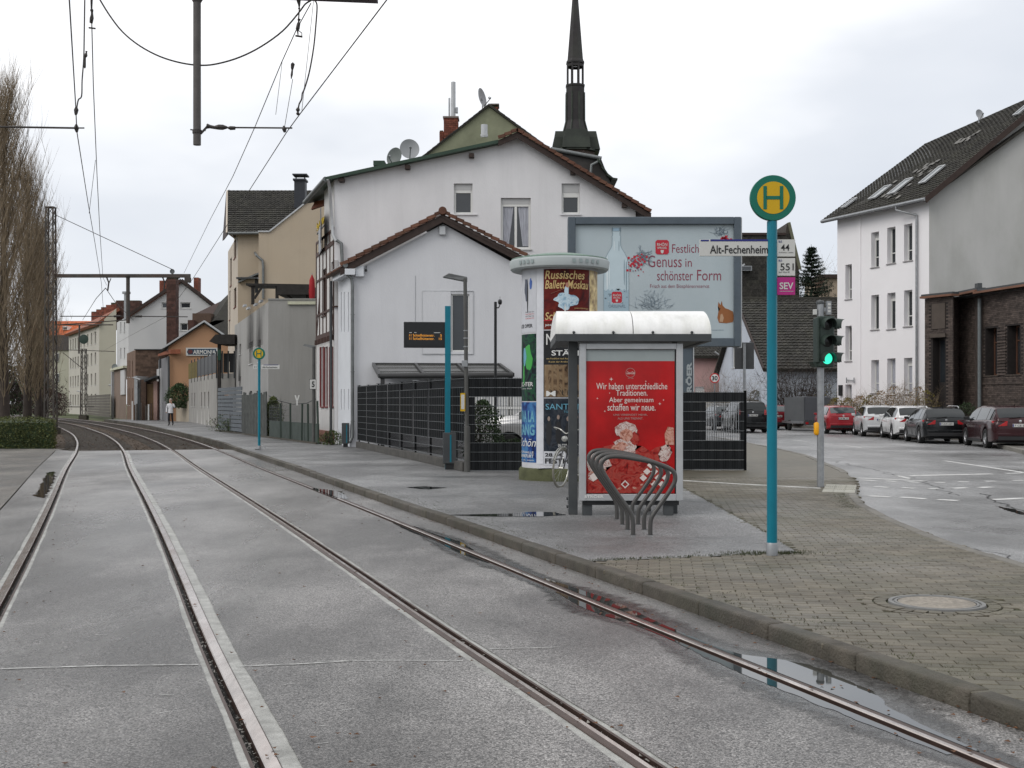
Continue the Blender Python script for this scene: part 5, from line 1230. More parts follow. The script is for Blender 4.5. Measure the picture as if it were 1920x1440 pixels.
# roof: brown tiles with dark verge
e1 = P(638, 503, Ya-.25); ap = P(830, 402, Ya-.25); e2 = P(1002, 492, Ya-.25); back = Vector((-.9, 2.7, 0))
slab([e1, ap, ap+back, e1+back], .10, FASC, h1); slab([e2, ap, ap+back, e2+back], .10, FASC, h1)
tiles(e1, e1+back, ap+back, ap, 8, 13, TILB, h1, lift=.06); tiles(e2+back, e2, ap, ap+back, 8, 12, TILB, h1, lift=.06)
n_ = 13
for (a, b) in ((e1, ap), (e2, ap)):
    for i in range(n_):
        p = a.lerp(b, i/n_); q = a.lerp(b, (i+1.12)/n_); up_ = Vector((0, 0, .10)); MB().bar(p+up_+Vector((0, -.02, .03)), q+up_+Vector((0, -.02, -.015)), .10, .11).build('verge_tile', TILB, h1)
mb = MB(); d_ = Vector((0, 0, -.07)); 
for (a, b) in ((e1, ap), (e2, ap)): mb.prism([a+Vector((0, 0, -.24)), b+Vector((0, 0, -.26)), b, a], (0, .08, 0))
mb.build('verge_board', FASC, h1)
MB().lathe([(0, -.05), (.13, -.05), (.14, 0), (.14, .3), (0, .32)], ap+Vector((0, -.05, .12)), 16, 'y').build('ridge_tile', TILB, h1, smooth=50)
# small gutter, soffit box, downpipe at the left eave
g0 = P(648, 497, Ya-.3); g1 = g0+Vector((-.75, 2.2, 0)); 
MB().tube([g0, g1], .085, 10).build('gutter', ZINC, h1, smooth=50)
MB().fbox(g0+Vector((-.02, 0, -.32)), (.34, 0, 0), (-.75, 2.2, 0), (0, 0, .2)).build('soffit', PLW2, h1)
dq = P(661, 520, Ya-.12)
downpipe([P(648, 503, Ya-.2), P(649, 512, Ya-.2), P(659, 522, Ya-.12), P(661, 535, Ya-.12), P(661, 800, Ya-.12), P(660.5, 820, Ya-.12), P(656, 829, Ya-.2)], ZINC, h1, .055)
for py in (590, 697, 790): MB().lathe([(.056, -.02), (.066, -.02), (.066, .02), (.056, .02)], P(661, py, Ya-.12), 12).build('pipe_clip', ZINC, h1)
mb = MB(); w.fb(mb, w.u(668), w.u(683), ZZ(519, Ya), ZZ(500, Ya), 0, .18); mb.build('nest_box', PLW2, h1); 
nb2 = thing('security_light', 'small dark camera fixed under the left verge of the small white house', 'camera', P(686, 506, Ya))
MB().lathe([(0, -.09), (.04, -.08), (.05, 0), (.02, .05), (0, .05)], P(686, 507, Ya-.12), 12, 'y').build('camera_body', DBLK, nb2, smooth=60); MB().tube([P(686, 507, Ya-.08), P(687, 499, Ya)], .015, 6).build('bracket', DBLK, nb2)
mb = MB(); w.fb(mb, w.u(824), w.u(836), ZZ(441, Ya), ZZ(425, Ya), 0, .14); mb.build('vent_box', LGREY, h1, bevel=.01)
mb = MB(); w.fb(mb, w.u(778.6), w.u(779.2), ZZ(603, Ya), ZZ(517, Ya), 0, .01); mb.build('cable', STEEL, h1)
# terrace roof behind the fence
tr = thing('patio_roof', 'low dark metal patio roof attached to the small white house behind the fence', 'patio roof', (XX(820, 39), 39, .1))
PM = mat('patio_frame', (.045, .045, .045), .35, .15, 4, dirt=.3, dscale=2)
zq0 = ZZ(683, Ya-.05); zq1 = ZZ(706, 38.2)
a, b = P(700, 683, Ya-.05), P(936, 684, Ya-.05); c, d = P(962, 703, 38.0), P(712, 705, 38.0)
for i in range(4):
    k = i/3; MB().bar(a.lerp(b, k), d.lerp(c, k), .09, .12).build('rafter', PM, tr)
MB().bar(a, b, .08, .1).build('wall_plate', PM, tr); MB().tube([d, c], .09, 10).build('gutter', PM, tr, smooth=60)
for i in range(3):
    k0, k1 = i/3, (i+1)/3; MB().quad(a.lerp(b, k0)+Vector((.06, 0, -.0)), d.lerp(c, k0)+Vector((.06, 0, 0)), d.lerp(c, k1)-Vector((.06, 0, 0)), a.lerp(b, k1)-Vector((.06, 0, 0))).build('roof_sheet', mat('patio_sheet', (.09, .09, .085), .25, .2, 2), tr)
for i in (1, 2): MB().bar(a.lerp(d, i/3), b.lerp(c, i/3), .04, .03).build('purlin', PM, tr)
for k in (.02, .98): q = d.lerp(c, k); MB().fbox((q.x-.06, q.y, .1), (.12, 0, 0), (0, .12, 0), (0, 0, q.z-.1)).build('post', PM, tr)

# ---------------------------------------------------------------- big white house
Yb_ = 43.4
h2 = thing('white_house', 'large white house with an asymmetric green and brown roof and three upper windows', 'house', (XX(900, Yb_), Yb_+4, .1))
w = Wall((XX(627, Yb_), Yb_), (XX(1192, Yb_), Yb_))
prof = [(0, ZZ(337, Yb_)), (w.u(935), ZZ(272, Yb_)), (w.u(972), ZZ(256, Yb_)), (w.L, ZZ(394, Yb_))]
W1 = (w.u(851), w.u(886), ZZ(401, Yb_), ZZ(344, Yb_)); W2 = (w.u(1053), w.u(1087), ZZ(401, Yb_), ZZ(344, Yb_)); W3 = (w.u(939), w.u(995), ZZ(467, Yb_), ZZ(371, Yb_))
w.build(PLW, h2, .1, prof, [W1, W2, W3], depth=.16)
window(w, h2, *W1, depth=.16, blind=.26, fw=.07, lip=.12, sm=PLW); window(w, h2, *W2, depth=.16, blind=.42, fw=.07, sm=PLW); window(w, h2, *W3, depth=.16, blind=.22, fw=.08, mull=1, curtain=True)
wl = Wall((w.A.x-1.35, w.A.y+4.3), (w.A.x, w.A.y)); zz0 = prof[0][1]
# half-timbered street side
TIM = mat('timber_brown', (.062, .032, .025), .6, .25, 6); TIMR = mat('shutter_red', (.17, .03, .028), .55, .15, 5); INF = mat('infill_white', (.55, .54, .53), .75, .05, 3, dirt=.2, dscale=2)
hops = []
for px in (605, 612, 622.5): hops.append((wl.u(px-2.4), wl.u(px+2.6), wl.z(762, px), wl.z(650, px)))
hops2 = [(wl.u(604), wl.u(611), wl.z(592, 607), wl.z(505, 607)), (wl.u(621), wl.u(627.5), wl.z(575, 624), wl.z(490, 624))]
wl.build(INF, h2, .1, [(0, zz0-2.2), (wl.L*.45, zz0-2.2), (wl.L*.46, zz0), (wl.L, zz0)], hops+hops2, depth=.12, name='street_wall')
for o in hops:
    window(wl, h2, *o, depth=.12, fm=TIMR, fw=.05, sm=TIMR, lip=.03)
    mb = MB(); wl.fb(mb, o[0]-.14, o[0]-.01, o[2], o[3], .003, .05); mb.build('shutter', TIMR, h2)
for o in hops2: window(wl, h2, *o, depth=.12, fm=TIM, fw=.05, mull=1, sill=True, sm=TIM)
def beam(u0, z0, u1, z1, wd=.13):
    a = wl.p(u0, z0, .018); b = wl.p(u1, z1, .018); d = (b-a).normalized(); s_ = wl.n.cross(d).normalized()
    MB().fbox(a-s_*wd/2-wl.n*.015, d*(b-a).length, s_*wd, wl.n*.03).build('timber_beam', TIM, h2)
zA, zB = wl.z(632, 600), wl.z(475, 600)
beam(.02, zA, wl.L-.02, zA, .16); beam(.02, zB, wl.L-.02, zB, .15); beam(.02, wl.z(590, 600), wl.L, wl.z(590, 600), .08); beam(.02, wl.z(525, 600), wl.L, wl.z(525, 600), .08); beam(.02, wl.z(452, 600), wl.L, wl.z(452, 600), .10)
for i in range(6): u_ = .08+(wl.L-.16)*i/5; beam(u_, zA, u_, wl.z(452, 600), .085)
beam(.1, zA, .9, wl.z(560, 600), .1); beam(wl.L-.1, zA, wl.L-.8, wl.z(560, 600), .1)
for i in range(12): u_ = .15+(wl.L-.3)*i/11; mb = MB(); wl.fb(mb, u_-.06, u_+.06, zA-.28, zA-.09, .0, .09); mb.build('joist_end', TIM, h2)
mb = MB(); wl.fb(mb, 0, wl.L, .1, .55, .0, .04); mb.build('plinth', mat('plinth_pink', (.26, .13, .10), .7, .2, 3), h2)
w4 = Wall((w.B.x, w.B.y), (w.B.x+0, w.B.y+8)); w4.build(PLW, h2, .1, [(0, prof[-1][1]), (8, prof[-1][1])])
wb_ = Wall((w.B.x, w.B.y+8), (wl.A.x, w.B.y+8)); wb_.build(PLW, h2, .1, [(0, 8), (wb_.L, 8)])
# roof: green metal left slope, brown tiled right slope
GM = mat('green_metal', (.03, .055, .038), .5, .2, 3); Yr_ = Yb_-.35
rl0, rl1, rk, rr_ = P(610, 333, Yr_), P(934, 263, Yr_), P(970, 247, Yr_), P(1221, 401, Yr_); bk_ = Vector((-.5, 8.0, 0)); bkl = Vector((-1.6, 5.0, 0))
slab([rl0, rl1, rl1+bk_, rl0+bkl], .10, GM, h2, 'green_roof'); slab([rl1, rk, rk+bk_, rl1+bk_], .12, TILB, h2); slab([rr_, rk, rk+bk_, rr_+Vector((0, 8, 0))], .12, FASC, h2)
tiles(rr_+bk_, rr_, rk, rk+bk_, 24, 20, TILB, h2, lift=.06)
for i in range(21):
    p = rr_.lerp(rk, i/21); q = rr_.lerp(rk, (i+1.12)/21); MB().bar(p+Vector((0, -.03, .10)), q+Vector((0, -.03, .06)), .10, .11).build('verge_tile', TILB, h2)
for i in range(3):
    p = rl1.lerp(rk, i/3); q = rl1.lerp(rk, (i+1.1)/3); MB().bar(p+Vector((0, -.03, .10)), q+Vector((0, -.03, .06)), .10, .11).build('verge_tile', TILB, h2)
mb = MB()
MB().prism([rl0+Vector((0, -.02, -.10)), rl1+Vector((0, -.02, -.10)), rl1+Vector((0, -.02, .02)), rl0+Vector((0, -.02, .02))], (0, .06, 0)).build('green_trim', GM, h2); mb.prism([rl1+Vector((0, 0, -.2)), rk+Vector((0, 0, -.22)), rk, rl1], (0, .06, 0)); mb.prism([rr_+Vector((0, 0, -.22)), rk+Vector((0, 0, -.22)), rk, rr_], (0, .06, 0)); mb.build('verge_board', FASC, h2)
for px, py in ((640, 336), (764, 312), (884, 290), (1075, 322), (1172, 384)):
    MB().fbox(P(px-5, py+4, Yb_-.3), (.18, 0, 0), (0, .34, 0), (0, 0, .14)).build('purlin_end', FASC, h2)
MB().tube([rl0+Vector((0, 0, -.05)), rl0+bkl+Vector((0, 0, -.05))], .09, 10).build('gutter', ZINC, h2, smooth=60)
downpipe([P(614, 335, Yr_), P(618, 350, Yb_-.05), P(624, 440, Yb_-.1), P(630, 452, Yb_-.15)], LGREY, h2, .06); downpipe([P(630, 450, Yb_-.1), P(640, 456, Yb_-.12), P(642, 500, Yb_-.12)], ZINC, h2, .06)
downpipe([wl.p(wl.L-.05, ZZ(525, 43), .12), wl.p(wl.L-.05, .15, .12)], DGREY, h2, .05)
# balcony box with golden letters on the left edge
bal = MB(); bal.fbox(P(601, 462, 46.5), (.34, -2.2, 0), (.03, .03, 0), (0, 0, 1.15)); bal.build('balcony_panel', mat('balcony_grey', (.30, .31, .33), .5), h2)
# satellite dishes on the roof
def dish(name_label, px, py, rpx, Y, yaw=25, tilt=20, grey=(.27, .28, .29), mast=.5, group=None):
    c = P(px, py, Y); r = rpx/FP*Y; t = thing('satellite_dish', name_label, 'satellite dish', c-Vector((0, 0, r+mast)), group)
    M = Matrix.Rotation(R(yaw), 3, 'Z') @ Matrix.Rotation(R(-tilt), 3, 'X'); mb = MB(); prof = []
    n = 28; m_ = 6
    for i in range(m_+1):
        k = i/m_
        for j in range(n):
            a = 2*math.pi*j/n; v = Vector((math.cos(a)*r*k, r*.28*(1-k*k), math.sin(a)*r*1.08*k)); mb.v.append(c+M@v)
    for i in range(m_):
        for j in range(n): mb.f.append((i*n+j, i*n+(j+1) % n, (i+1)*n+(j+1) % n, (i+1)*n+j))
    mb.build('reflector', mat('dish_%d' % int(grey[0]*100), grey, .5, .06, 3), t, smooth=60)
    ar = MB(); ar.tube([c+M@Vector((0, .0, -r)), c+M@Vector((0, -r*.95, -r*.35))], .02, 6); ar.tube([c+M@Vector((0, -r*.95, -r*.35)), c+M@Vector((0, -r*.75, -r*.2))], .05, 8); ar.build('feed_arm', STEEL, t)
    MB().tube([c+Vector((0, .1, -r-mast)), c+Vector((0, .15, 0))], .03, 8).build('mast', STEEL, t); return t
dish('larger grey satellite dish, right one of the pair on the green roof', 768, 279, 18.5, 45.5, 10, 14, mast=.2); dish('darker satellite dish left of the larger one on the green roof', 739, 294, 17, 44.8, -30, 10, (.13, .145, .14), mast=.15)
MB().box(XX(701, 44.6), XX(722, 44.6), 44.4, 45.2, ZZ(312, 44.6), ZZ(303, 44.6)).build('roof_hatch', GM, h2)
# ---------------------------------------------------------------- green gabled house behind
Yc_ = 53.0
h3 = thing('green_house', 'mossy green gable of a house rising behind the big white house', 'house', (XX(905, Yc_), Yc_+4, 0))
w = Wall((XX(770, Yc_), Yc_), (XX(1060, Yc_), Yc_)); gz = [(0, ZZ(312, Yc_)), (w.u(918), ZZ(199, Yc_)), (w.L, ZZ(302, Yc_))]
GRN = mat('render_moss_green', (.20, .21, .14), .8, .15, 1.5, .3, 12, dirt=.5, dscale=.8, dcol=(.11, .12, .07))
w.build(GRN, h3, 0, gz)
a, b, c = P(762, 318, Yc_-.1), P(917, 196, Yc_-.1), P(1075, 312, Yc_-.1); bk2 = Vector((-2.0, 8, 0))
slab([a, b, b+bk2, a+bk2], .05, TILD, h3); slab([c, b, b+bk2, c+bk2], .05, TILD, h3)
for (p_, q_) in ((a, b), (c, b)):
    for i in range(16): s_ = p_.lerp(q_, i/16); e_ = p_.lerp(q_, (i+1.1)/16); MB().bar(s_+Vector((0, .05, .035)), e_+Vector((0, .05, .015)), .12, .045).build('verge_tile', TILD, h3)
BRK = mat('brick_red', (.17, .055, .035), .75, .3, 5, .4, 30, island=.3)
def brickstack(x0, x1, y0, y1, z0, z1, m, t, name='chimney', bh=.085, bw=.25):
    core = MB().box(x0+.015, x1-.015, y0+.015, y1-.015, z0, z1-.01).build(name, JOINT, t); mb = MB(); rows = int((z1-z0)/bh)
    for r in range(rows):
        z = z0+r*bh
        for (fx0, fx1, fy, ax) in ((x0, x1, y0, 0), (y0, y1, x0, 1), (y0, y1, x1, 2)):
            k = max(1, round((fx1-fx0)/bw)); off = (r % 2)*.5
            for i in range(-1, k+1):
                a_ = max(fx0, fx0+(i+off)*(fx1-fx0)/k+.006); b_ = min(fx1, fx0+(i+1+off)*(fx1-fx0)/k-.006)
                if b_-a_ < .03: continue
                o = random.uniform(0, .004)
                if ax == 0: mb.box(a_, b_, y0-o, y0+.03, z+.006, z+bh-.006)
                elif ax == 1: mb.box(x0-o, x0+.03, a_, b_, z+.006, z+bh-.006)
                else: mb.box(x1-.03, x1+o, a_, b_, z+.006, z+bh-.006)
    mb.build('brick_courses', m, core, kind='stuff'); return core
Yu = Yc_+1.5; brickstack(XX(832, Yu), XX(858.5, Yu), Yu, Yu+.7, ZZ(330, Yu), ZZ(221, Yu), BRK, h3)
MB().box(XX(830.5, Yu), XX(860, Yu), Yu-.05, Yu+.75, ZZ(221, Yu), ZZ(218, Yu)).build('chimney_cap', mat('cap_slab', (.2, .17, .15), .7), h3)
brickstack(XX(824, Yu+.4), XX(831.5, Yu+.4), Yu+.4, Yu+1, ZZ(330, Yu+.4), ZZ(244, Yu+.4), BRK, h3)
Yv = Yc_+.6; brickstack(XX(921, Yv), XX(934.5, Yv), Yv, Yv+.6, ZZ(225, Yv), ZZ(197, Yv), BRK, h3)
MB().box(XX(919, Yv), XX(936, Yv), Yv-.1, Yv+.7, ZZ(197, Yv), ZZ(195, Yv)).build('chimney_cap', MATS['cap_slab'], h3)
MB().tube([P(850, 221, Yc_+1.8), P(850, 154, Yc_+1.8)], .105, 14).build('flue', LGREY, h3, smooth=40); MB().tube([P(842.5, 221, Yc_+1.8), P(842.5, 184, Yc_+1.8)], .045, 10).build('flue', LGREY, h3, smooth=40)
MB().box(XX(854, Yu), XX(858, Yu), Yu+.2, Yu+.4, ZZ(209, Yu), ZZ(199, Yu)).build('flue_bracket', STEEL, h3)
Yx = 50; mb = MB(); mb.box(XX(893, Yx), XX(921, Yx), Yx, Yx+.8, ZZ(280, Yx), ZZ(258, Yx)); mb.build('flue_base', GRN, h3)
MB().tube([P(908, 258, Yx+.3), P(908, 234, Yx+.3)], .14, 14).build('flue', LGREY, h3, smooth=40); MB().tube([P(908, 256, Yx+.3), P(908, 252, Yx+.3)], .16, 14).build('flue_collar', LGREY, h3)
dish('narrow looking satellite dish on the ridge of the green gable', 904.5, 183, 17, 53.2, 66, 10, (.3, .3, .31), mast=.1)
# dark roof piece with gutter right of the ridge
h3b = thing('dark_slate_house', 'dark slate roof with a grey gutter between the white house and the church tower', 'house', (XX(1080, 60), 60, 0))
a, b, c, d = P(1035, 280, 60), P(1128, 297, 60), P(1156, 336, 60), P(1150, 350, 60)
MB().prism([P(1030, 420, 60), P(1150, 420, 60), P(1146, 346, 60), P(1128, 300, 60), P(1034, 282, 60)], (0, 5, 0)).build('gable', mat('slate_dark', (.035, .032, .03), .6, .3, 2), h3b)
MB().tube([P(1032, 279, 59.9), P(1128, 297, 59.9)], .1, 8).build('gutter', ZINC, h3b, smooth=60)
downpipe([P(1125, 299, 59.8), P(1120, 304, 59.8), P(1109, 309, 59.8), P(1107, 330, 59.8)], ZINC, h3b, .07)
mb = MB(); pr = [(1122, 296), (1130, 310), (1140, 325), (1150, 333), (1158, 334)]
for (p_, q_) in zip(pr, pr[1:]): mb.prism([P(p_[0], p_[1], 59.7), P(q_[0], q_[1], 59.7), P(q_[0], q_[1]+3, 59.7), P(p_[0]-3, p_[1]+3, 59.7)], (0, 5, 0))
mb.build('flared_eave', mat('copper_dark', (.03, .04, .03), .5, .3, 2), h3b)
# ---------------------------------------------------------------- church spire
Yk = 112.0; kk = Yk/FP; chx = XX(1078.5, Yk)
ch = thing('church_tower', 'dark slated church tower with open lantern and slender spire', 'church tower', (chx, Yk, 0))
SLT = mat('spire_slate', (.022, .019, .020), .55, .25, 2.5, dirt=.4, dscale=.35, dcol=(.055, .065, .045), island=.1)
COP = mat('spire_copper', (.022, .027, .021), .55, .3, 1.2, dirt=.5, dscale=.5, dcol=(.05, .06, .042))
zk = lambda py: ZZ(py, Yk)
c0 = (chx, Yk, 0)
MB().lathe([(17.8*kk, zk(119)), (15.5*kk, zk(112)), (7*kk, zk(10)), (.05, zk(-62))], c0, 8, a0=R(22.5)).build('spire', SLT, ch)
MB().lathe([(15*kk, zk(121)), (18*kk, zk(120)), (18*kk, zk(117)), (16*kk, zk(115))], c0, 8, a0=R(22.5)).build('cornice', SLT, ch)
for i in range(8):
    a = R(22.5)+i*math.pi/4; x, y = chx+math.cos(a)*15.3*kk, Yk+math.sin(a)*15.3*kk; MB().tube([(x, y, zk(161)), (x, y, zk(119))], 1.9*kk, 6).build('lantern_column', SLT, ch)
    b_ = a+math.pi/4; p_ = Vector((x, y, zk(124))); q_ = Vector((chx+math.cos(b_)*15.3*kk, Yk+math.sin(b_)*15.3*kk, zk(124))); MB().bar(p_, q_, .15, 5*kk).build('lantern_arch', SLT, ch)
MB().lathe([(0, zk(160)), (19*kk, zk(160)), (19*kk, zk(163)), (18*kk, zk(165)), (18*kk, zk(228)), (24*kk, zk(250)), (33*kk, zk(278)), (40*kk, zk(300)), (44*kk, zk(330))], c0, 8, a0=R(22.5)).build('shaft', SLT, ch)
for i in range(4):
    a = i*math.pi/2; d = Vector((math.cos(a), math.sin(a), 0)); e_ = Vector((-d.y, d.x, 0)); b_ = Vector(c0)
    z0_, z1_ = zk(285), zk(250); r0, r1 = 45*kk, 30*kk; hw = 26*kk
    MB().prism([b_+d*r0-e_*hw+Vector((0, 0, z0_)), b_+d*r0+e_*hw+Vector((0, 0, z0_)), b_+d*(r0-5*kk)+e_*(hw-2*kk)+Vector((0, 0, zk(262))), b_+d*(r1+8*kk)+e_*(hw-7*kk)+Vector((0, 0, z1_)), b_+d*(r1+8*kk)-e_*(hw-7*kk)+Vector((0, 0, z1_)), b_+d*(r0-5*kk)-e_*(hw-2*kk)+Vector((0, 0, zk(262)))], -d*20*kk).build('gable', COP, ch)
for i in range(8):
    a = R(22.5)+i*math.pi/4; MB().tube([Vector((chx+math.cos(a)*r*kk, Yk+math.sin(a)*r*kk, zk(z))) for r, z in ((17.6, 175), (18, 228), (24, 250), (33, 278))], .10, 5).build('ridge_band', COP, ch)
MB().lathe([(0, zk(288)), (48*kk, zk(288)), (46*kk, zk(284)), (40*kk, zk(282))], c0, 8, a0=R(22.5)).build('eave', COP, ch)
MB().lathe([(38*kk, zk(288)), (38*kk, 0)], c0, 8, a0=R(22.5)).build('tower_wall', mat('tower_stone', (.12, .09, .08), .8, .2, 2), ch)

# ---------------------------------------------------------------- grey building with soot stains
YG = 58.0
GRY = mat('render_grey', (.31, .305, .29), .8, .06, .9, .2, 20, dirt=.35, dscale=.5, dcol=(.20, .19, .165), streak=.3, stretch=(1, 1, .35))
h4 = thing('grey_house', 'grey rendered house with soot stained windows and a dark roof terrace canopy', 'house', (XX(540, YG), YG+5, .1))
w = Wall((XX(503, YG), YG), (XX(600, YG), YG)); ztp = ZZ(562, YG)
w.build(GRY, h4, .1, [(0, ztp), (w.L, ztp)])
Yg2 = 76.0; ws = Wall((XX(440, Yg2), Yg2), (w.A.x, w.A.y))
GRY2 = mat('render_grey_side', (.345, .34, .33), .8, .06, .9, .2, 20, dirt=.35, dscale=.5, dcol=(.24, .23, .21), streak=.35, stretch=(1, 1, .35))
go = []
for (a, b, t_, b_) in ((448, 451.5, 706, 734), (467, 474, 641, 682), (484, 489, 637, 678), (449, 452, 645, 664), (468, 473, 733, 760), (481, 487, 733, 760)):
    go.append((ws.u(a), ws.u(b), ws.z(b_, (a+b)/2), ws.z(t_, (a+b)/2)))
ws.build(GRY2, h4, .1, [(0, ztp-.1), (ws.L, ztp-.1)], go, depth=.2, name='street_wall')
for o in go: window(ws, h4, *o, depth=.2, fw=.05)
SOOT = mat('soot_stain', (.10, .095, .09), .9, .5, 1.6)
# soot drawn as a thin stained render patch with ragged outline
def stain(w_, cx_, z0_, wd, hh_, m, t):
    mb = MB(); k = 16; L_ = []; R_ = []
    for i in range(k+1):
        f_ = i/k; ww_ = wd*(.5*(1-f_)**.6+.06)*(1+.5*mnoise.noise(Vector((f_*5, cx_, 0)))); L_.append(w_.p(cx_-ww_, z0_+hh_*f_, .004)); R_.append(w_.p(cx_+ww_*.8, z0_+hh_*f_, .004))
    for i in range(k): mb.quad(L_[i], R_[i], R_[i+1], L_[i+1])
    mb.build('soot_stain', m, t)
def sootmat():
    m = bpy.data.materials.new('soot_fade'); m.use_nodes = True; N = m.node_tree.nodes; Lk = m.node_tree.links.new; b = N['Principled BSDF']; b.inputs['Base Color'].default_value = (.03, .028, .027, 1); b.inputs['Roughness'].default_value = .95
    c = N.new('ShaderNodeTexCoord'); g = N.new('ShaderNodeTexNoise'); g.inputs['Scale'].default_value = 1.6; g.inputs['Detail'].default_value = 5; mpn = N.new('ShaderNodeMapping'); mpn.inputs['Scale'].default_value = (1.6, 1.6, .5)
    sx_ = N.new('ShaderNodeSeparateXYZ'); Lk(c.outputs['Generated'], sx_.inputs[0]); Lk(c.outputs['Object'], mpn.inputs[0]); Lk(mpn.outputs[0], g.inputs['Vector'])
    # fade with height and towards the sides
    h = N.new('ShaderNodeMapRange'); h.inputs[3].default_value = .95; h.inputs[4].default_value = 0; Lk(sx_.outputs[2], h.inputs[0])
    s1 = N.new('ShaderNodeMath'); s1.operation = 'PINGPONG'; s1.inputs[1].default_value = .5; Lk(sx_.outputs[0], s1.inputs[0]); s2 = N.new('ShaderNodeMath'); s2.operation = 'MULTIPLY'; s2.inputs[1].default_value = 2; Lk(s1.outputs[0], s2.inputs[0])
    m1 = N.new('ShaderNodeMath'); m1.operation = 'MULTIPLY'; Lk(h.outputs[0], m1.inputs[0]); Lk(s2.outputs[0], m1.inputs[1]); m2 = N.new('ShaderNodeMath'); m2.operation = 'MULTIPLY'; Lk(m1.outputs[0], m2.inputs[0]); Lk(g.outputs['Fac'], m2.inputs[1])
    m3 = N.new('ShaderNodeMath'); m3.operation = 'MULTIPLY'; m3.inputs[1].default_value = 1.7; m3.use_clamp = True; Lk(m2.outputs[0], m3.inputs[0]); Lk(m3.outputs[0], b.inputs['Alpha']); return m
SF = sootmat()
for (px, py, wd, hh_) in ((470, 642, 5.2, 3.6), (486, 638, 4.2, 2.4), (449, 705, 2.4, 1.6)):
    u_ = ws.u(px); z_ = ws.z(py, px); MB().quad(ws.p(u_-wd/2, z_-.3, .004), ws.p(u_+wd/2, z_-.3, .004), ws.p(u_+wd/2, z_+hh_, .004), ws.p(u_-wd/2, z_+hh_, .004)).build('soot_stain', SF, h4)
# terrace parapet and canopy
mb = MB(); w.fb(mb, w.u(540), w.u(592), ZZ(571, YG), ZZ(565.5, YG), 0, .1); mb.build('ledge', mat('ledge_cream', (.5, .5, .38), .6), h4)
mb = MB(); w.fb(mb, -.02, w.L, ztp-.0, ztp+.06, -.2, .04); mb.build('coping', GRY, h4)
MB().quad((ws.A.x, ws.A.y, ztp-.12), (w.A.x, w.A.y, ztp-.12), (w.B.x, w.B.y, ztp-.12), (w.B.x, ws.A.y, ztp-.12)).build('terrace_floor', GRY, h4)
for i, (px, py) in enumerate(((461, 575), (468, 580), (482, 573), (492, 567))):
    u_ = ws.u(px); z_ = ws.z(py, px); mb = MB(); ws.fb(mb, u_-.5, u_+.5, z_, z_+.10, 0, .14); mb.build('roof_anchor', LGREY, h4)
YP = 60.0
cn = thing('terrace_canopy', 'dark pitched canopy standing on the roof terrace of the grey house', 'canopy', (XX(530, YP), YP+2, ztp))
DW = mat('dark_timber', (.025, .022, .02), .7, .3, 4)
MB().prism([P(461, 535, YP-.6), P(580, 537, YP-.6), P(580, 533, YP-.6), P(461, 531, YP-.6)], (0, 1.6, 0)).build('canopy_roof', DW, cn)
MB().fbox(P(519, 552, YP-1), (1.65, 0, 0), (0, 3.0, 0), (0, 0, .48)).build('canopy_side', DW, cn)
for px in (475, 520, 577): MB().fbox((XX(px, YP), YP-.5, ztp-.1), (.14, 0, 0), (0, .14, 0), (0, 0, ZZ(538, YP)-ztp+.1)).build('post', DW, cn)
MB().bar(P(477, 560, YP-.5), P(490, 540, YP-.5), .1).build('brace', DW, cn); MB().bar(P(548, 560, YP-.5), P(530, 545, YP-.5), .1).build('brace', DW, cn)
um = thing('closed_parasol', 'closed red parasol standing on the terrace beside the half timbered wall', 'parasol', (XX(585, YP-1), YP-1, ztp))
MB().lathe([(.02, ZZ(515, YP-1)), (.13, ZZ(525, YP-1)), (.16, ZZ(548, YP-1)), (.12, ZZ(565, YP-1)), (0, ZZ(566, YP-1))], (XX(585, YP-1), YP-1, 0), 10).build('folded_canopy', mat('parasol_red', (.3, .015, .02), .7), um, smooth=60); MB().tube([(XX(585, YP-1), YP-1, ztp), (XX(585, YP-1), YP-1, ZZ(512, YP-1))], .02, 6).build('pole', STEEL, um)
# ---------------------------------------------------------------- beige tall house
BEI = mat('render_beige', (.40, .335, .255), .8, .05, 1, .2, 20, streak=.12, dirt=.3, dscale=.5, dcol=(.33, .26, .18)); CRM = mat('render_cream', (.50, .44, .37), .8, .05, 1, dirt=.2, dscale=.5)
YB = 80.0
h5 = thing('beige_house', 'tall beige house with a dark tiled roof and dark metal chimney', 'house', (XX(520, YB), YB+5, 0))
w = Wall((XX(446, YB), YB), (XX(486, YB), YB)); w.build(BEI, h5, 0, [(0, ZZ(437, YB)), (w.L, ZZ(437, YB))])
mb = MB(); w.fb(mb, w.u(478), w.u(484), ZZ(549, YB), ZZ(513, YB), -.05, .02); mb.build('window', GLASS, h5); mb = MB(); w.fb(mb, w.u(446), w.u(486), ZZ(524, YB), ZZ(521, YB), 0, .5); mb.build('ledge', DGREY, h5)
# side stair wing roof
MB().prism([P(446, 527, YB-.4), P(484, 511, YB-.4), P(484, 514, YB-.4), P(446, 530, YB-.4)], (0, .6, 0)).build('ledge', ZINC, h5)
YB2 = YB-3; w = Wall((XX(485, YB2), YB2), (XX(645, YB2), YB2)); w.build(BEI, h5, 0, [(0, ZZ(436, YB2)), (w.u(505), ZZ(436, YB2)), (w.u(590), ZZ(368, YB2)), (w.L, ZZ(345, YB2))], name='party_wall')
MB().quad((w.A.x, YB2, 0), (w.A.x, YB2, ZZ(436, YB2)), (w.A.x, YB, ZZ(436, YB2)), (w.A.x, YB, 0)).build('party_wall_side', BEI, h5)
for p_, q_ in (((484, 435), (505, 435)), ((505, 435), (591, 367)), ((591, 367), (604, 358))): MB().bar(P(*p_, YB2-.05)+Vector((0, .15, .04)), P(*q_, YB2-.05)+Vector((0, .15, .04)), .4, .09).build('coping', LGREY, h5)
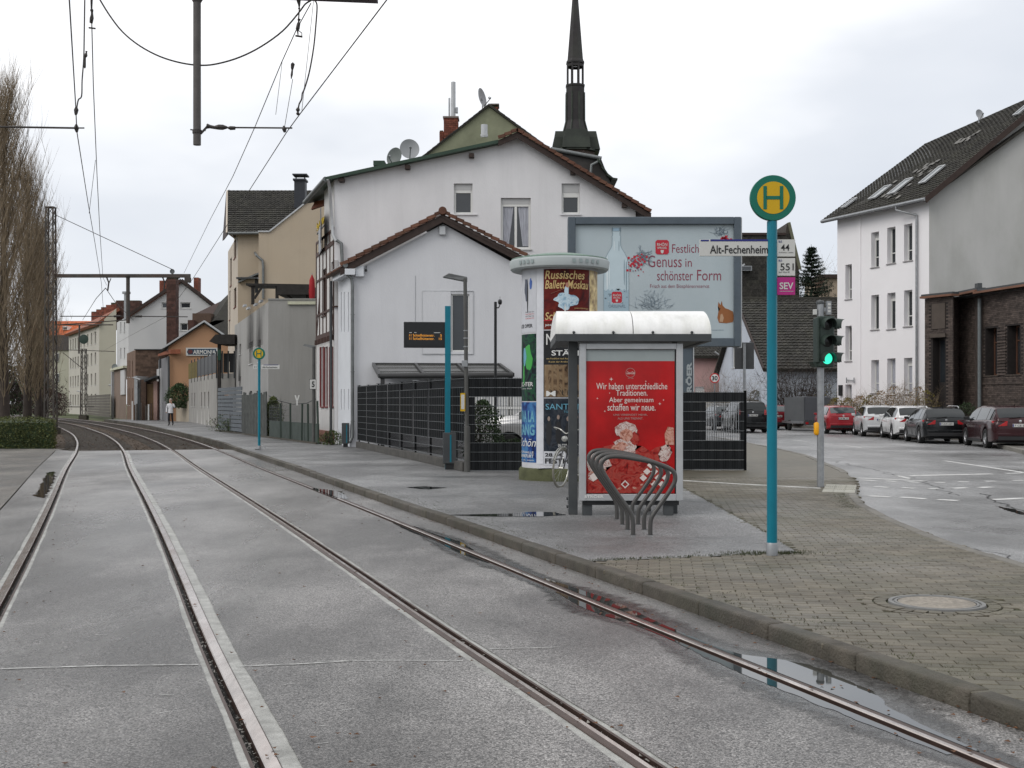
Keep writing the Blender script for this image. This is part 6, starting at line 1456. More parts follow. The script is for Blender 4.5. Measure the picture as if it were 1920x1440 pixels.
YBf = 89.0; ws = Wall((XX(427.5, YBf), YBf), (XX(446, YB), YB)); go = []
for (a, b, t_, b_) in ((438.5, 442.5, 438, 484), (431.5, 434.5, 484, 536), (438.5, 443, 540, 576), (430, 432, 545, 600), (438, 443, 522, 530), (429.5, 431, 600, 645), (432.5, 436, 572, 620)): go.append((ws.u(a), ws.u(b), ws.z(b_, (a+b)/2), ws.z(t_, (a+b)/2)))
go = [g for g in go if g[1]-g[0] > .05]
go = [go[0], go[1], go[2], go[3], go[5]]
ws.build(CRM, h5, 0, [(0, ZZ(440, YB)), (ws.L, ZZ(440, YB))], go, depth=.15, name='street_wall')
for o in go: window(ws, h5, *o, depth=.15, fm=FRD, fw=.05, sm=TIMR)
e0, e1_, r1_, r0_ = P(430, 436, YB-.6), P(489, 436, YB-.6), P(592, 357, YB+5), P(427, 357, YB+5)
e0 = Vector((XX(431, YB), YB-.5, ZZ(438, YB))); e1_ = Vector((XX(600, YB), YB-.5, ZZ(438, YB)))
slab([e0, e1_, r1_, r0_], .15, TILD, h5); tiles(e0, e1_, r1_, r0_, 22, 20, TILD, h5, lift=.08)
MB().prism([P(417, 452, YB+.5), e0+Vector((-.1, 0, -.2)), r0_+Vector((0, 0, 0)), P(424, 360, YB+5)], (.05, .3, .12)).build('roof_verge', FASC, h5)
MB().prism([e0+Vector((-.15, 0, 0)), r0_+Vector((-.1, 0, 0)), r0_+Vector((-.4, 5, -4)), e0+Vector((-.6, 10, 0))], (.1, 0, .02)).build('gable_end', CRM, h5)
MB().tube([e0+Vector((0, -.05, -.06)), P(486, 437, YB-.55)], .09, 8).build('gutter', ZINC, h5)
MB().box(XX(554, YB+2), XX(574, YB+2), YB+1.5, YB+2.3, ZZ(392, YB+2), ZZ(341, YB+2)).build('chimney', mat('chimney_slate', (.03, .033, .04), .5), h5); MB().box(XX(552, YB+2), XX(576, YB+2), YB+1.4, YB+2.4, ZZ(341, YB+2), ZZ(337.5, YB+2)).build('chimney_cap', MATS['chimney_slate'], h5); MB().box(XX(551, YB+2), XX(578, YB+2), YB+1.4, YB+2.4, ZZ(331, YB+2), ZZ(328.5, YB+2)).build('chimney_cowl', MATS['chimney_slate'], h5)
for px in (556, 572): MB().box(XX(px-1, YB+2), XX(px+1, YB+2), YB+1.8, YB+1.9, ZZ(338, YB+2), ZZ(331, YB+2)).build('cowl_leg', DBLK, h5)
downpipe([P(478, 474, YB-.1), P(482, 480, YB2-.1), P(492, 488, YB2-.1), P(493.5, 500, YB2-.1), P(493.5, 560, YB2-.1)], ZINC, h5, .08)
# red-tiled little roof and gold letters near the half-timbered corner
h6 = thing('restaurant_sign', 'gold lettered sign on a grey balcony front left of the half timbered wall', 'sign', P(600, 420, 47))
a = P(594, 434, 47.6); b = P(615, 408, 46.2); d = (b-a); dl = d.length; du = d.normalized()
gl = MB(); k = 46
gl.tube([a+du*(dl*i/k)+Vector((.02*math.sin(i*1.3), 0, .13+.12*math.sin(i*1.9)+.05*math.sin(i*.7))) for i in range(k+1)], .028, 5)
gl.tube([a+du*(dl*i/k)+Vector((0, 0, .02+.03*math.sin(i*.9))) for i in range(k+1)], .016, 5)
gl.build('gold_lettering', mat('gold_letter', (.62, .45, .06), .35, metal=.5), h6)
MB().bar(a-Vector((0, -.06, .10)), b-Vector((0, -.06, .10)), .03, .05).build('sign_rail', DGREY, h6)
MB().fbox(P(597, 480, 47.2), (.40, -1.9, 0), (.03, 0.02, 0), (0, 0, 1.0)).build('balcony_front', MATS['balcony_grey'], h6)
rt = MB(); rt.prism([P(583, 392, 48), P(612, 382, 47), P(616, 372, 47), P(590, 378, 48)], (0, .3, 0)); rt.build('tiled_hood', TILR, h2)
# ================================================================== far left street front
def simple_win(w, t, px0, px1, py0, py1, depth=.12, fm=None, **k):
    m_ = (px0+px1)/2; return (w.u(px0), w.u(px1), w.z(py1, m_), w.z(py0, m_))
# cream apartment block
YA = 150.0; A0 = (XX(129, 174), 174); A1 = (XX(186, YA), YA)
h = thing('apartment_block', 'long cream apartment block with four rows of windows and brick chimneys along the tram line', 'apartment block', (A1[0]+3, YA+6, 0))
CR2 = mat('render_pale_cream', (.45, .43, .38), .8, .05, .6, dirt=.25, dscale=.3)
w = Wall(A0, A1); ops = []
for i, px in enumerate((132.5, 137, 141.5, 146.5, 152, 158, 164.5, 171.5, 179)):
    for r, (fy) in enumerate((.06, .29, .52, .75)):
        u_ = w.u(px); H = ZZ(607, YA); z1 = H*(1-fy)-.15; ops.append((u_-.55, u_+.55, z1-1.5, z1))
w.build(CR2, h, 0, [(0, ZZ(607, YA)), (w.L, ZZ(607, YA))], ops, depth=.25)
for o in ops: window(w, h, *o, depth=.25, fw=.1)
w2 = Wall(A1, (XX(218, YA), YA)); w2.build(mat('render_putty', (.40, .38, .31), .8, .05, .6, dirt=.3, dscale=.3), h, 0, [(0, ZZ(607, YA)), (w2.L, ZZ(578, YA))], name='end_wall')
a, b = Vector((A0[0]-.5, A0[1]-.5, ZZ(607, YA))), Vector((A1[0]-.3, A1[1]-.6, ZZ(607, YA))); c, d = P(222, 577, YA+1), Vector((A0[0]+7, A0[1]+6, ZZ(600, 160)+1.0))
slab([a, b, c, d], .35, TILR, h)
for i in range(6):
    k = i/5; px = 171+k*46; top = 584-k*21; YY = 168-k*14; x = XX(px, YY); brickstack(x, x+.85, YY, YY+1.2, ZZ(618, YY), ZZ(top, YY), BRK, h, bh=.3, bw=.6)
brickstack(XX(219, 152), XX(262, 152), 152, 153, ZZ(600, 152), ZZ(563, 152), mat('brick_soot', (.07, .035, .028), .8, .3, 4, island=.3), h, bh=.3, bw=.6)
MB().box(XX(217, 152), XX(277, 152), 152.2, 152.8, ZZ(587, 152), ZZ(569, 152)).build('party_parapet', MATS['brick_soot'], h)
# orange roofed house far away
Yo = 200.0; h = thing('orange_roof_house', 'far house with bright orange roof and small dormer behind the bare trees', 'house', (XX(140, Yo), Yo+5, 0))
w = Wall((XX(60, Yo), Yo), (XX(135, Yo), Yo)); ops = []
for px in (80, 107): 
    for py in (660, 694): ops.append((w.u(px-4), w.u(px+4), ZZ(py+17, Yo), ZZ(py, Yo)))
w.build(mat('render_far_cream', (.40, .39, .31), .8, .05, .5), h, 0, [(0, ZZ(628, Yo)), (w.L, ZZ(628, Yo))], ops, depth=.3)
for o in ops: window(w, h, *o, depth=.3, fw=.12)
ORT = mat('tile_orange', (.50, .13, .045), .7, .15, 2, island=.15)
slab([P(55, 629, Yo-.5), P(138, 629, Yo-.5), P(172, 602, Yo+8), P(62, 602, Yo+8)], .3, ORT, h); tiles(P(55, 629, Yo-.5), P(138, 629, Yo-.5), P(172, 602, Yo+8), P(62, 602, Yo+8), 30, 14, ORT, h, lift=.08)
MB().box(XX(109, Yo), XX(118, Yo), Yo+2, Yo+4, ZZ(617, Yo), ZZ(610, Yo)).build('dormer', WHITEP, h); MB().box(XX(111, Yo), XX(117, Yo), Yo+1.95, Yo+2, ZZ(616, Yo), ZZ(612, Yo)).build('window', GLASS, h)
mb = MB(); w.fb(mb, 0, w.L, ZZ(735, Yo), ZZ(731, Yo), 0, .3); mb.build('ledge', mat('stone_pink', (.35, .27, .22), .7), h)
# slate dark middle house left of cream block
h = thing('dark_mansard_house', 'house with a dark upper storey between the orange roof and the cream block', 'house', (XX(118, 185), 185, 0))
MB().box(XX(100, 185), XX(131, 185), 185, 195, ZZ(657, 185), ZZ(628, 185)).build('upper_storey', mat('slate_mansard', (.07, .06, .058), .6, .2, 2), h)
MB().box(XX(100, 185), XX(131, 185), 185.2, 195, 0, ZZ(657, 185)).build('wall', MATS['render_far_cream'], h)
for py in (662, 700): 
    f_ = MB().box(XX(103, 185), XX(110, 185), 185.1, 185.2, ZZ(py+16, 185), ZZ(py, 185)).build('window', FRW, h); MB().box(XX(104, 185), XX(109.5, 185), 185.05, 185.1, ZZ(py+15, 185), ZZ(py+1, 185)).build('pane', GLASS, f_)
# white house with wide gable
YW = 118.0; h = thing('white_gable_house', 'white house with a broad gable and a steel flue above the dark brick annex', 'house', (XX(330, YW), YW+5, 0))
WG = mat('render_far_white', (.50, .50, .50), .8, .04, .6, dirt=.2, dscale=.3)
w = Wall((XX(241, YW), YW), (XX(402, YW), YW)); ops = [simple_win(w, h, 303, 313, 567, 578), simple_win(w, h, 338, 357, 567, 578), simple_win(w, h, 338, 352, 606, 620)]
w.build(WG, h, 0, [(0, ZZ(592, YW)), (w.u(340), ZZ(528, YW)), (w.L, ZZ(573, YW))], ops, depth=.2)
for o in ops: window(w, h, *o, depth=.2, fw=.08, lip=.05)
ws = Wall((XX(219, 128), 128), (w.A.x, w.A.y)); ops = []
for px in (226.5, 233.5):
    for py in (604, 652): ops.append((ws.u(px)-.5, ws.u(px)+.5, ws.z(py+19, px), ws.z(py, px)))
ws.build(WG, h, 4.0, [(0, ZZ(592, YW)), (ws.L, ZZ(592, YW))], ops, depth=.2, name='street_wall')
for o in ops: window(ws, h, *o, depth=.2, fw=.08)
mb = MB(); ws.fb(mb, 0, ws.L, 3.9, 4.15, 0, .3); mb.build('cornice', LGREY, h)
ax = P(340, 525, YW-.3); el = P(238, 593, YW-.3); er = P(406, 576, YW-.3); bk3 = Vector((-4, 12, 0))
slab([el, ax, ax+bk3, el+bk3], .2, TILR, h); slab([er, ax, ax+bk3, er+bk3], .2, TILD, h)
MB().bar(el, ax, .12, .3).build('verge_board', FASC, h); MB().bar(er, ax, .12, .3).build('verge_board', FASC, h)
MB().tube([P(238, 600, YW-2), P(238, 552, YW-2)], .28, 12).build('flue', STEEL, h, smooth=40); MB().tube([P(237, 551, YW-2), P(237, 547, YW-2)], .4, 12).build('flue_cap', STEEL, h)
brickstack(XX(282, YW), XX(294, YW), YW+3, YW+4, ZZ(562, YW), ZZ(520, YW), BRK, h, bh=.2, bw=.4)
brickstack(XX(348, YW), XX(357, YW), YW+3, YW+4, ZZ(545, YW), ZZ(514, YW), BRK, h, bh=.2, bw=.4)
# tall dark chimney stack in front of it
st_ = thing('chimney_stack', 'tall dark brown brick chimney stack rising behind the orange house', 'chimney', (XX(321, 108), 108, 0))
brickstack(XX(312, 108), XX(329.5, 108), 108, 109, 0, ZZ(520, 108), MATS['brick_soot'], st_, 'stack', bh=.25, bw=.5)
MB().box(XX(310.5, 108), XX(331, 108), 107.9, 109.1, ZZ(520, 108), ZZ(516, 108)).build('stack_cap', FASC, st_)
dish('small round dish on top of the dark chimney stack', 323, 509, 4.5, 108.5, 20, 10, (.09, .10, .10), mast=.05)
# dark brick annex
YN = 106.0; h = thing('brick_annex', 'low dark brown brick building with flat roof below the white gable', 'building', (XX(275, YN), YN+3, 0))
DBR = mat('brick_dark_brown', (.085, .055, .04), .8, .3, 3, island=.3); DBW = mat('brick_wall_far', (.105, .068, .05), .85, .35, 9, .5, 14, dirt=.5, dscale=.6, dcol=(.05, .04, .035), stretch=(1, 1, 3))
w = Wall((XX(254, YN), YN), (XX(312, YN), YN)); w.build(MATS['brick_wall_far'], h, 0, [(0, ZZ(656, YN)), (w.L, ZZ(656, YN))])
def courses(w_, u0, u1, z0, z1, m, t, ops=(), bh=.2, bw=.45, pr=.012):
    mb = MB(); z = z0; r = 0
    while z < z1-.02:
        k = int((u1-u0)/bw)+2
        for i in range(-1, k):
            a = max(u0, u0+(i+(r % 2)*.5)*bw); b = min(u1, u0+(i+1+(r % 2)*.5)*bw-.012)
            if b-a < .04: continue
            if any(a < o[1]+.02 and b > o[0]-.02 and z < o[3]+.01 and z+bh > o[2]-.01 for o in ops): continue
            q = pr+random.uniform(-.3, .3)*pr
            A, B, C, D = w_.p(a, z+.006, q), w_.p(b, z+.006, q), w_.p(b, z+bh-.006, q), w_.p(a, z+bh-.006, q)
            A0_, B0_, C0_, D0_ = w_.p(a, z+.006, 0), w_.p(b, z+.006, 0), w_.p(b, z+bh-.006, 0), w_.p(a, z+bh-.006, 0)
            mb.add([A, B, C, D, A0_, B0_, C0_, D0_], [(0,1,2,3), (4,5,1,0), (3,2,6,7), (5,6,2,1), (0,3,7,4)])
        z += bh; r += 1
    return mb.build('brick_courses', m, t, kind='stuff')
courses(w, 0, w.L, .2, ZZ(657, YN), DBR, h)
ws = Wall((XX(238, 114), 114), (w.A.x, w.A.y)); ops = []
for px in (240, 243.5, 248.5):
    for (a, b) in ((676, 707), (728, 760)): ops.append((ws.u(px)-.3, ws.u(px)+.3, ws.z(b, px), ws.z(a, px)))
ws.build(mat('brick_wall_side', (.17, .11, .08), .85, .3, 6, .4, 12, dirt=.4, dscale=.6), h, 0, [(0, ZZ(656, YN)), (ws.L, ZZ(656, YN))], ops, depth=.2, name='street_wall')
for o in ops: window(ws, h, *o, depth=.2, fm=FRD, fw=.05)
mb = MB(); w.fb(mb, -.1, w.L, ZZ(656, YN), ZZ(654.5, YN), -.4, .1); mb.build('coping', DGREY, h)
MB().box(w.A.x, w.B.x, YN+.01, YN+8, ZZ(657, YN)-.2, ZZ(657, YN)-.1).build('roof', DGREY, h)
# narrow dark front left of it
h = thing('narrow_house', 'narrow low house front with a round dish left of the dark brick annex', 'house', (XX(222, 121), 121, 0))
w = Wall((XX(213, 124), 124), (XX(237, 114.2), 114.2)); w.build(mat('render_taupe', (.20, .15, .12), .8, .1, 1, dirt=.4, dscale=.5), h, 0, [(0, ZZ(693, 120)), (w.L, ZZ(693, 120))])
mb = MB(); w.fb(mb, -.5, w.L, ZZ(693, 120), ZZ(689, 120), -.5, .3); mb.build('eave', MATS['ledge_cream'], h)
mb = MB(); w.fb(mb, w.u(228), w.u(236), w.z(740, 232), w.z(694, 232), 0, .12); mb.build('white_bay', WG, h); mb = MB(); w.fb(mb, 0, .5, 0, ZZ(695, 120), -.1, .25); mb.build('pilaster', LGREY, h)
dish('round grey dish hanging at the eave of the narrow house', 215, 688, 5.5, 122, 0, 10, (.2, .22, .22), mast=.1)
# sheds
YS_ = 103; h = thing('garden_shed', 'row of low brown sheds between the brick annex and the grey house', 'shed', (XX(275, YS_), YS_, 0))
for (a, b, t_, m_) in ((253, 259, 705, LGREY), (259, 266, 728, DGREY), (266, 276, 712, DBW), (276, 292, 720, mat('timber_tan', (.20, .13, .07), .8, .2, 3)), (289, 296, 715, mat('pink_post', (.42, .28, .24), .7))):
    MB().box(XX(a, YS_), XX(b, YS_), YS_-.2*(a % 3), YS_+3, 0, ZZ(t_, YS_)).build('shed_panel', m_, h)
for i, px in enumerate((253, 257, 261, 268, 272, 278, 283, 288)): MB().box(XX(px, YS_), XX(px+2.6, YS_), YS_-.9, YS_-.82, 0, ZZ(752+(i*7) % 9, YS_)).build('plank', [FRW, DBW, SLEEP][i % 3], h)
MB().prism([P(270, 712, YS_-1), P(292, 704, YS_-1), P(292, 707, YS_-1), P(270, 716, YS_-1)], (0, 2, 0)).build('shed_roof', DGREY, h)
# grey narrow house with canopy + orange house
YO = 97.0; h = thing('orange_house', 'orange rendered house with a low gable carrying the ARMONIA sign', 'house', (XX(370, YO), YO+4, 0))
ORG = mat('render_orange', (.37, .215, .125), .8, .06, .8, dirt=.3, dscale=.4, dcol=(.34, .17, .08))
w = Wall((XX(316, YO), YO), (XX(436, YO), YO)); w.build(ORG, h, 0, [(0, ZZ(648, YO)), (w.u(383), ZZ(604, YO)), (w.L, ZZ(640, YO))])
ws = Wall((XX(297, 106), 106), (w.A.x, w.A.y)); ws.build(mat('render_slate_grey', (.20, .20, .21), .8, .1, 1, dirt=.3, dscale=.5), h, 0, [(0, ZZ(668, YO)), (ws.L, ZZ(668, YO))], name='street_wall')
mb = MB(); ws.fb(mb, 0, ws.L*.4, 0, ZZ(692, 105), .0, .15); mb.build('white_corner', WG, h)
ax, el, er = P(383, 602, YO-.3), P(306, 652, YO-.3), P(440, 642, YO-.3); bk4 = Vector((-3, 9, 0))
slab([el, ax, ax+bk4, el+bk4], .16, TILD, h); slab([er, ax, ax+bk4, er+bk4], .16, TILD, h)
MB().bar(el, ax, .12, .12).build('verge_board', LGREY, h); MB().bar(er, ax, .12, .12).build('verge_board', LGREY, h)
MB().prism([P(296, 664, YO+2), P(320, 655, YO-.6), P(320, 663, YO-.6), P(296, 668, YO+2)], (.8, 0, 0)).build('eave_hood', TILR, h)
downpipe([P(316, 668, YO-.2), P(316.5, 700, YO-.2), P(316.5, 790, YO-.2)], DGREY, h, .09); downpipe([P(300, 672, 103), P(301, 790, 103)], DGREY, h, .08)
SNB = mat('armonia_blue', (.02, .05, .085), .5, .15, 3); yo = YO-.05
MB().box(XX(349, yo), XX(408, yo), yo-.06, yo, ZZ(667, yo), ZZ(652, yo)).build('sign_board', SIGNW, h); yo -= .06
blob([(353, 654), (405, 654), (405, 665), (353, 665), (350.5, 660)], yo, SNB, h, 'sign_field', .01); blob(ell(357, 659.5, 4.5, 4, 14), yo, plain('sign_maroon', (.1, .03, .03)), h, 'sign_emblem', .02)
tx('ARMONIA', 362, 405, 656, 664, yo, SIGNW, h, bold=.03, eps=.03)
# dark roofed houses behind the orange one
h = thing('dark_roof_house', 'brown tiled roof with a skylight behind the orange gable', 'house', (XX(400, 112), 112, 0))
slab([P(382, 628, 110), P(440, 640, 110), P(440, 540, 116), P(398, 580, 116)], .3, TILD, h)
MB().box(XX(385, 117), XX(440, 117), 116.5, 122, 0, ZZ(640, 117)).build('wall', BEI, h); slab([P(362, 590, 114), P(420, 590, 114), P(432, 556, 117), P(400, 584, 117)], .3, mat('tile_mixed', (.06, .04, .035), .7), h)
MB().box(XX(366, 113), XX(400, 113), 112, 114, 0, ZZ(589, 113)).build('parapet_wall', DBW, h); MB().box(XX(352, 111), XX(363, 111), 111, 112, ZZ(640, 111), ZZ(600, 111)).build('chimney', MATS['brick_soot'], h)
MB().prism([P(382, 610, 109), P(405, 602, 109), P(420, 602, 109), P(400, 611, 109)], (0, 0, .08)).build('skylight', mat('skylight_glass', (.35, .38, .4), .1), h)
# concrete terrace building, railings and canopy
Aw = G(406, 800, .1); Bw = G(354, 791, .1); YT = Aw.y
h = thing('terrace_building', 'streaked grey garage building with black railing panels and dark canopy on top', 'building', ((Aw.x+Bw.x)/2+2, (Aw.y+Bw.y)/2, 0))
CON = mat('concrete_streaked', (.33, .32, .30), .8, .12, 1.5, .2, 20, dirt=.6, dscale=.8, dcol=(.16, .15, .14), stretch=(1.5, 1.5, .3))
w = Wall((Bw.x, Bw.y), (Aw.x, Aw.y)); ztc = ZZ(706, 84); ops = []
for px in (360, 365, 378, 384, 391): ops.append((w.u(px)-.3, w.u(px)+.3, ztc-2.1, ztc-1.1))
w.build(CON, h, 0, [(0, ztc), (w.L, ztc)], ops, depth=.15)
for o in ops: window(w, h, *o, depth=.15, fm=FRD, fw=.05)
WS2 = mat('white_streak', (.55, .54, .52), .8, .2, 6, stretch=(3, 3, .4))
for px in (378, 384, 391, 370): u_ = w.u(px); stain(w, u_, ztc-2.3-1.2, .45, 1.2, WS2, h)
wf = Wall((Aw.x, Aw.y), (XX(440, Aw.y), Aw.y)); wf.build(CON, h, 0, [(0, ztc), (wf.L, ztc)], [(wf.u(415), wf.u(437), .9, 2.1)], depth=.8, name='front_wall')
mb = MB(); wf.fb(mb, wf.u(416), wf.u(436), .95, 2.05, -.7, -.6); mb.build('recess', DBLK, h)
for ww_, n in ((w, 8), (wf, 3)):
    for i in range(n):
        a, b = ww_.L*i/n+.06, ww_.L*(i+1)/n-.06
        if ww_ is w and i < 3:
            mb = MB(); 
            for j in range(4): mb.bar(ww_.p(a+(b-a)*j/3, ztc, 0), ww_.p(a+(b-a)*j/3, ztc+1.2, 0), .05)
            mb.build('railing', mat('rail_yellowish', (.2, .17, .07), .6), h)
        else: mb = MB(); ww_.fb(mb, a, b, ztc+.05, ztc+1.25, -.02, .02); mb.build('railing_panel', DBLK, h)
        mb = MB(); ww_.fb(mb, b, b+.08, ztc-.3, ztc+1.4, -.04, .04); mb.build('railing_post', DGREY, h)
Yc2 = 74.0; ca = thing('terrace_canopy', 'black flat topped canopy on a post left of the grey sooty house', 'canopy', (XX(409, Yc2), Yc2, .1))
MB().prism([P(392, 640, Yc2), P(404, 627, Yc2), P(440, 627, Yc2), P(440, 645, Yc2), P(404, 645, Yc2)], (0, 3, 0)).build('canopy_roof', DW, ca)
MB().box(XX(405.5, Yc2), XX(411, Yc2), Yc2+.3, Yc2+.5, .1, ZZ(640, Yc2)).build('post', DW, ca); MB().box(XX(406, Yc2), XX(412, Yc2), Yc2+.25, Yc2+.3, ZZ(675, Yc2), ZZ(655, Yc2)).build('sign_panel', mat('dark_green', (.02, .06, .04), .6), ca)
MB().box(XX(413, Yc2), XX(438, Yc2), Yc2+2, Yc2+2.1, ZZ(676, Yc2), ZZ(660, Yc2)).build('wind_panel', DBLK, ca)
# low beige garden wall by the person
w = Wall((XX(316, 99), 99), (Bw.x, Bw.y)); t = thing('garden_wall', 'low beige garden wall behind the walking person', 'wall', (w.A.x, w.A.y, .1)); w.build(mat('render_sand', (.38, .33, .26), .8, .1, 1, dirt=.5, dscale=.6), t, 0, [(0, ZZ(752, 96)), (w.L, ZZ(752, 96))])
# horizontal board fence far left of the platform
w = Wall((XX(165, 150), 150), (XX(207, 122), 122)); t = thing('board_fence', 'grey horizontal board fence beside the far end of the tracks', 'fence', (w.A.x, w.A.y, 0)); H = ZZ(757, 122)+1.2
for i in range(8): mb = MB(); w.fb(mb, 0, w.L, .1+i*.3, .1+i*.3+.27, 0, .04); mb.build('board', mat('board_grey', (.11, .10, .085), .8, .25, 3), t)
# garden fence near the grey house
F0, F1 = G(408, 808, .1), G(598, 833, .1)
w = Wall((F0.x, F0.y), (F1.x, F1.y)); t = thing('garden_fence', 'shabby green wire garden fence with dark boards between platform and grey house', 'garden fence', (F0.x, F0.y, .1))
GD = mat('board_weathered', (.085, .09, .085), .85, .3, 5, dirt=.5, dscale=1.5); ua_, ub_ = w.u(453), w.u(500)
for i in range(11):
    z = .2+i*.2; mb = MB(); w.fb(mb, .1, ua_, z, z+.17, -.04+.01*(i % 2), .0+.01*(i % 2)); mb.build('board', mat('board_blue_grey', (.13, .145, .16), .75, .2, 4), t)
k = 16
for i in range(k): a = ua_+(ub_-ua_)*i/k; mb = MB(); w.fb(mb, a, a+(ub_-ua_)/k*.85, .1, 2.1-.15*random.random(), -.03, .0); mb.build('picket', GD, t)
for px, tp in ((528, 756), (545.5, 756), (567, 757), (579, 757), (598, 752)): u_ = w.u(px); MB().tube([w.p(u_, .1, .02), w.p(u_+random.uniform(-.15, .15), w.z(tp, px), .02)], .04, 7).build('post', mat('post_green', (.03, .045, .035), .6), t)
u0, u1 = w.u(505), w.L
for i in range(4): a = u0+(u1-u0)*i/4; mb = MB(); w.fb(mb, a+.03, a+(u1-u0)/4-.03, .15, w.z(792, 560), -.02, .01); mb.build('lower_panel', mat('panel_green_grey', (.055, .07, .062), .7, .3, 4, dirt=.5, dscale=2), t)
mb = MB()
for i in range(60): u_ = u0+(u1-u0)*i/60; mb.bar(w.p(u_, w.z(792, 560), 0), w.p(u_, w.z(760, 560), 0), .006)
for i in range(7): z = w.z(792, 560)+i*.14; mb.bar(w.p(u0, z, 0), w.p(u1, z, 0), .006)
mb.build('wire_mesh', FW, t, kind='stuff')
mb = MB(); w.fb(mb, -.2, w.L, .05, .16, -.1, .12); mb.build('edging', KERBM, t)
# cable and ornament
MB().tube([P(504, 742, 57), P(525, 752, 56), P(550, 758, 55.5), P(575, 756, 55), P(597, 746, 54)], .02, 5).build('cable', DGREY, t)
w_ = thing('white_ornament', 'small white plastic ornament hanging on the garden fence', 'ornament', P(557, 750, 54.5))
for s_ in (-1, 1): MB().bar(P(557, 753, 54.5), P(557+s_*3.5, 741, 54.5), .05).build('wing', WHITEP, w_)
MB().bar(P(557, 760, 54.5), P(557, 748, 54.5), .06).build('stem', WHITEP, w_)

# ================================================================== right side
YR0, YR1 = 66.5, 60.0
h = thing('white_apartment_house', 'three storey white house with dark tiled roof and skylights on the right', 'apartment house', (XX(1742, YR1), YR1+3, .1))
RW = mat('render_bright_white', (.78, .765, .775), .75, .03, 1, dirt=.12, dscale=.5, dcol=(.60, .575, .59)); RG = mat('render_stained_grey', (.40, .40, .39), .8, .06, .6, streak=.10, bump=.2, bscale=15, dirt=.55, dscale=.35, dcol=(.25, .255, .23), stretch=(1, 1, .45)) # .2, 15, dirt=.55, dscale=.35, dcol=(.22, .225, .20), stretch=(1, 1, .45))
w = Wall((XX(1570, YR0), YR0), (XX(1742, YR1), YR1)); zE = ZZ(371, YR1); ops = []
for (a, b, ys) in ((1633.5, 1648, ((435, 501), (553, 618), (675, 737))), (1663.5, 1679, ((426, 494), (549, 617), (672, 740))), (1695, 1710.5, ((420, 489), (544, 612), (671, 739))), (1585, 1597, ((496, 561), (611, 677), (721, 760)))):
    for (t_, b_) in ys: ops.append((w.u(a), w.u(b), w.z(b_, (a+b)/2), w.z(t_, (a+b)/2)))
w.build(RW, h, .1, [(0, zE), (w.L, zE)], ops, depth=.33)
for i, o in enumerate(ops): window(w, h, *o, depth=.33, curtain=(i % 3 == 2), blind=(.35 if i % 4 == 0 else 0), fw=.06, trans=(None if i in (1, 4) else .3), mull=0, sill=True, sm=mat('sill_stone', (.25, .24, .24), .6))
# shallow pilaster
mb = MB(); w.fb(mb, w.u(1612)-.12, w.u(1612)+.12, .1, zE-.02, .0, .05); mb.build('pilaster', RW, h)
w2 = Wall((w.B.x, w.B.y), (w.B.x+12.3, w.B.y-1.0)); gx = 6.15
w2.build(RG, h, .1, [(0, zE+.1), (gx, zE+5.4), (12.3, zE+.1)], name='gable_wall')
# roof
n_up = (w2.p(gx, zE+5.4)-w2.p(0, zE+.1)); ea, eb = w.p(w.L, zE, .55)+w.d*.3, w.p(0, zE, .55)-w.d*.7
ea.z = zE-.10; eb.z = zE-.10; ra = w2.p(gx, zE+5.5)+w.d*.3; rb = Vector((24.6, 71.3, 17.0))
slab([eb-Vector((0, 0, .06)), ea-Vector((0, 0, .06)), ra-Vector((0, 0, .9)), rb-Vector((0, 0, .9))], .1, TILD, h); tiles(eb, ea, ra, rb, 36, 40, TILD, h, lift=.055)
slab([ra, rb, rb+w2.d*6.5+Vector((0, 0, -5.6)), ra+w2.d*6.5+Vector((0, 0, -5.6))], .18, TILD, h)
MB().bar(ea+Vector((0, 0, -.12)), ra+Vector((0, 0, -.12)), .10, .28).build('verge_board', FASC, h)
MB().tube([eb+Vector((0, -.05, -.05)), ea+Vector((0, -.05, -.05))], .09, 8).build('gutter', STEEL, h, smooth=60)
q0 = w.p(w.u(1697), zE-.15, .6); q1 = w.p(w.u(1722), zE-.75, .12)
downpipe([q0, q0+Vector((0, 0, -.25)), q1, q1+Vector((0, 0, -.3)), w.p(w.u(1722), .2, .12)], STEEL, h, .06)
ru = (ea-eb).normalized(); rv = (rb-eb).normalized(); rn = ru.cross(rv).normalized(); rn = rn if rn.z > 0 else -rn; RL = (rb-eb).length; EL = (ea-eb).length
for (fu, fv, wd, hg) in ((.34, .13, .6, 1.35), (.52, .13, .6, 1.45), (.76, .17, .5, 1.45), (.92, .74, .4, .9), (.10, .10, .4, 1.1)):
    lo_ = eb.lerp(ea, fu); hi_ = rb.lerp(ra, fu); rv = (hi_-lo_).normalized(); rn = ru.cross(rv).normalized(); rn = rn if rn.z > 0 else -rn; o = lo_.lerp(hi_, fv)+rn*.11; f_ = MB()
    f_.fbox(o, ru*wd, rv*.07, rn*.08).fbox(o+rv*(hg-.07), ru*wd, rv*.07, rn*.08).fbox(o+rv*.07, ru*.07, rv*(hg-.14), rn*.08).fbox(o+rv*.07+ru*(wd-.07), ru*.07, rv*(hg-.14), rn*.08)
    sk = f_.build('skylight', LGREY, h); MB().fbox(o+ru*.07+rv*.07, ru*(wd-.14), rv*(hg-.14), rn*.04).build('pane', mat('skylight_pane', (.25, .27, .28), .04), sk)
lt = mat('tile_light', (.13, .125, .115), .6, .2, 4, island=.4); mb = MB()
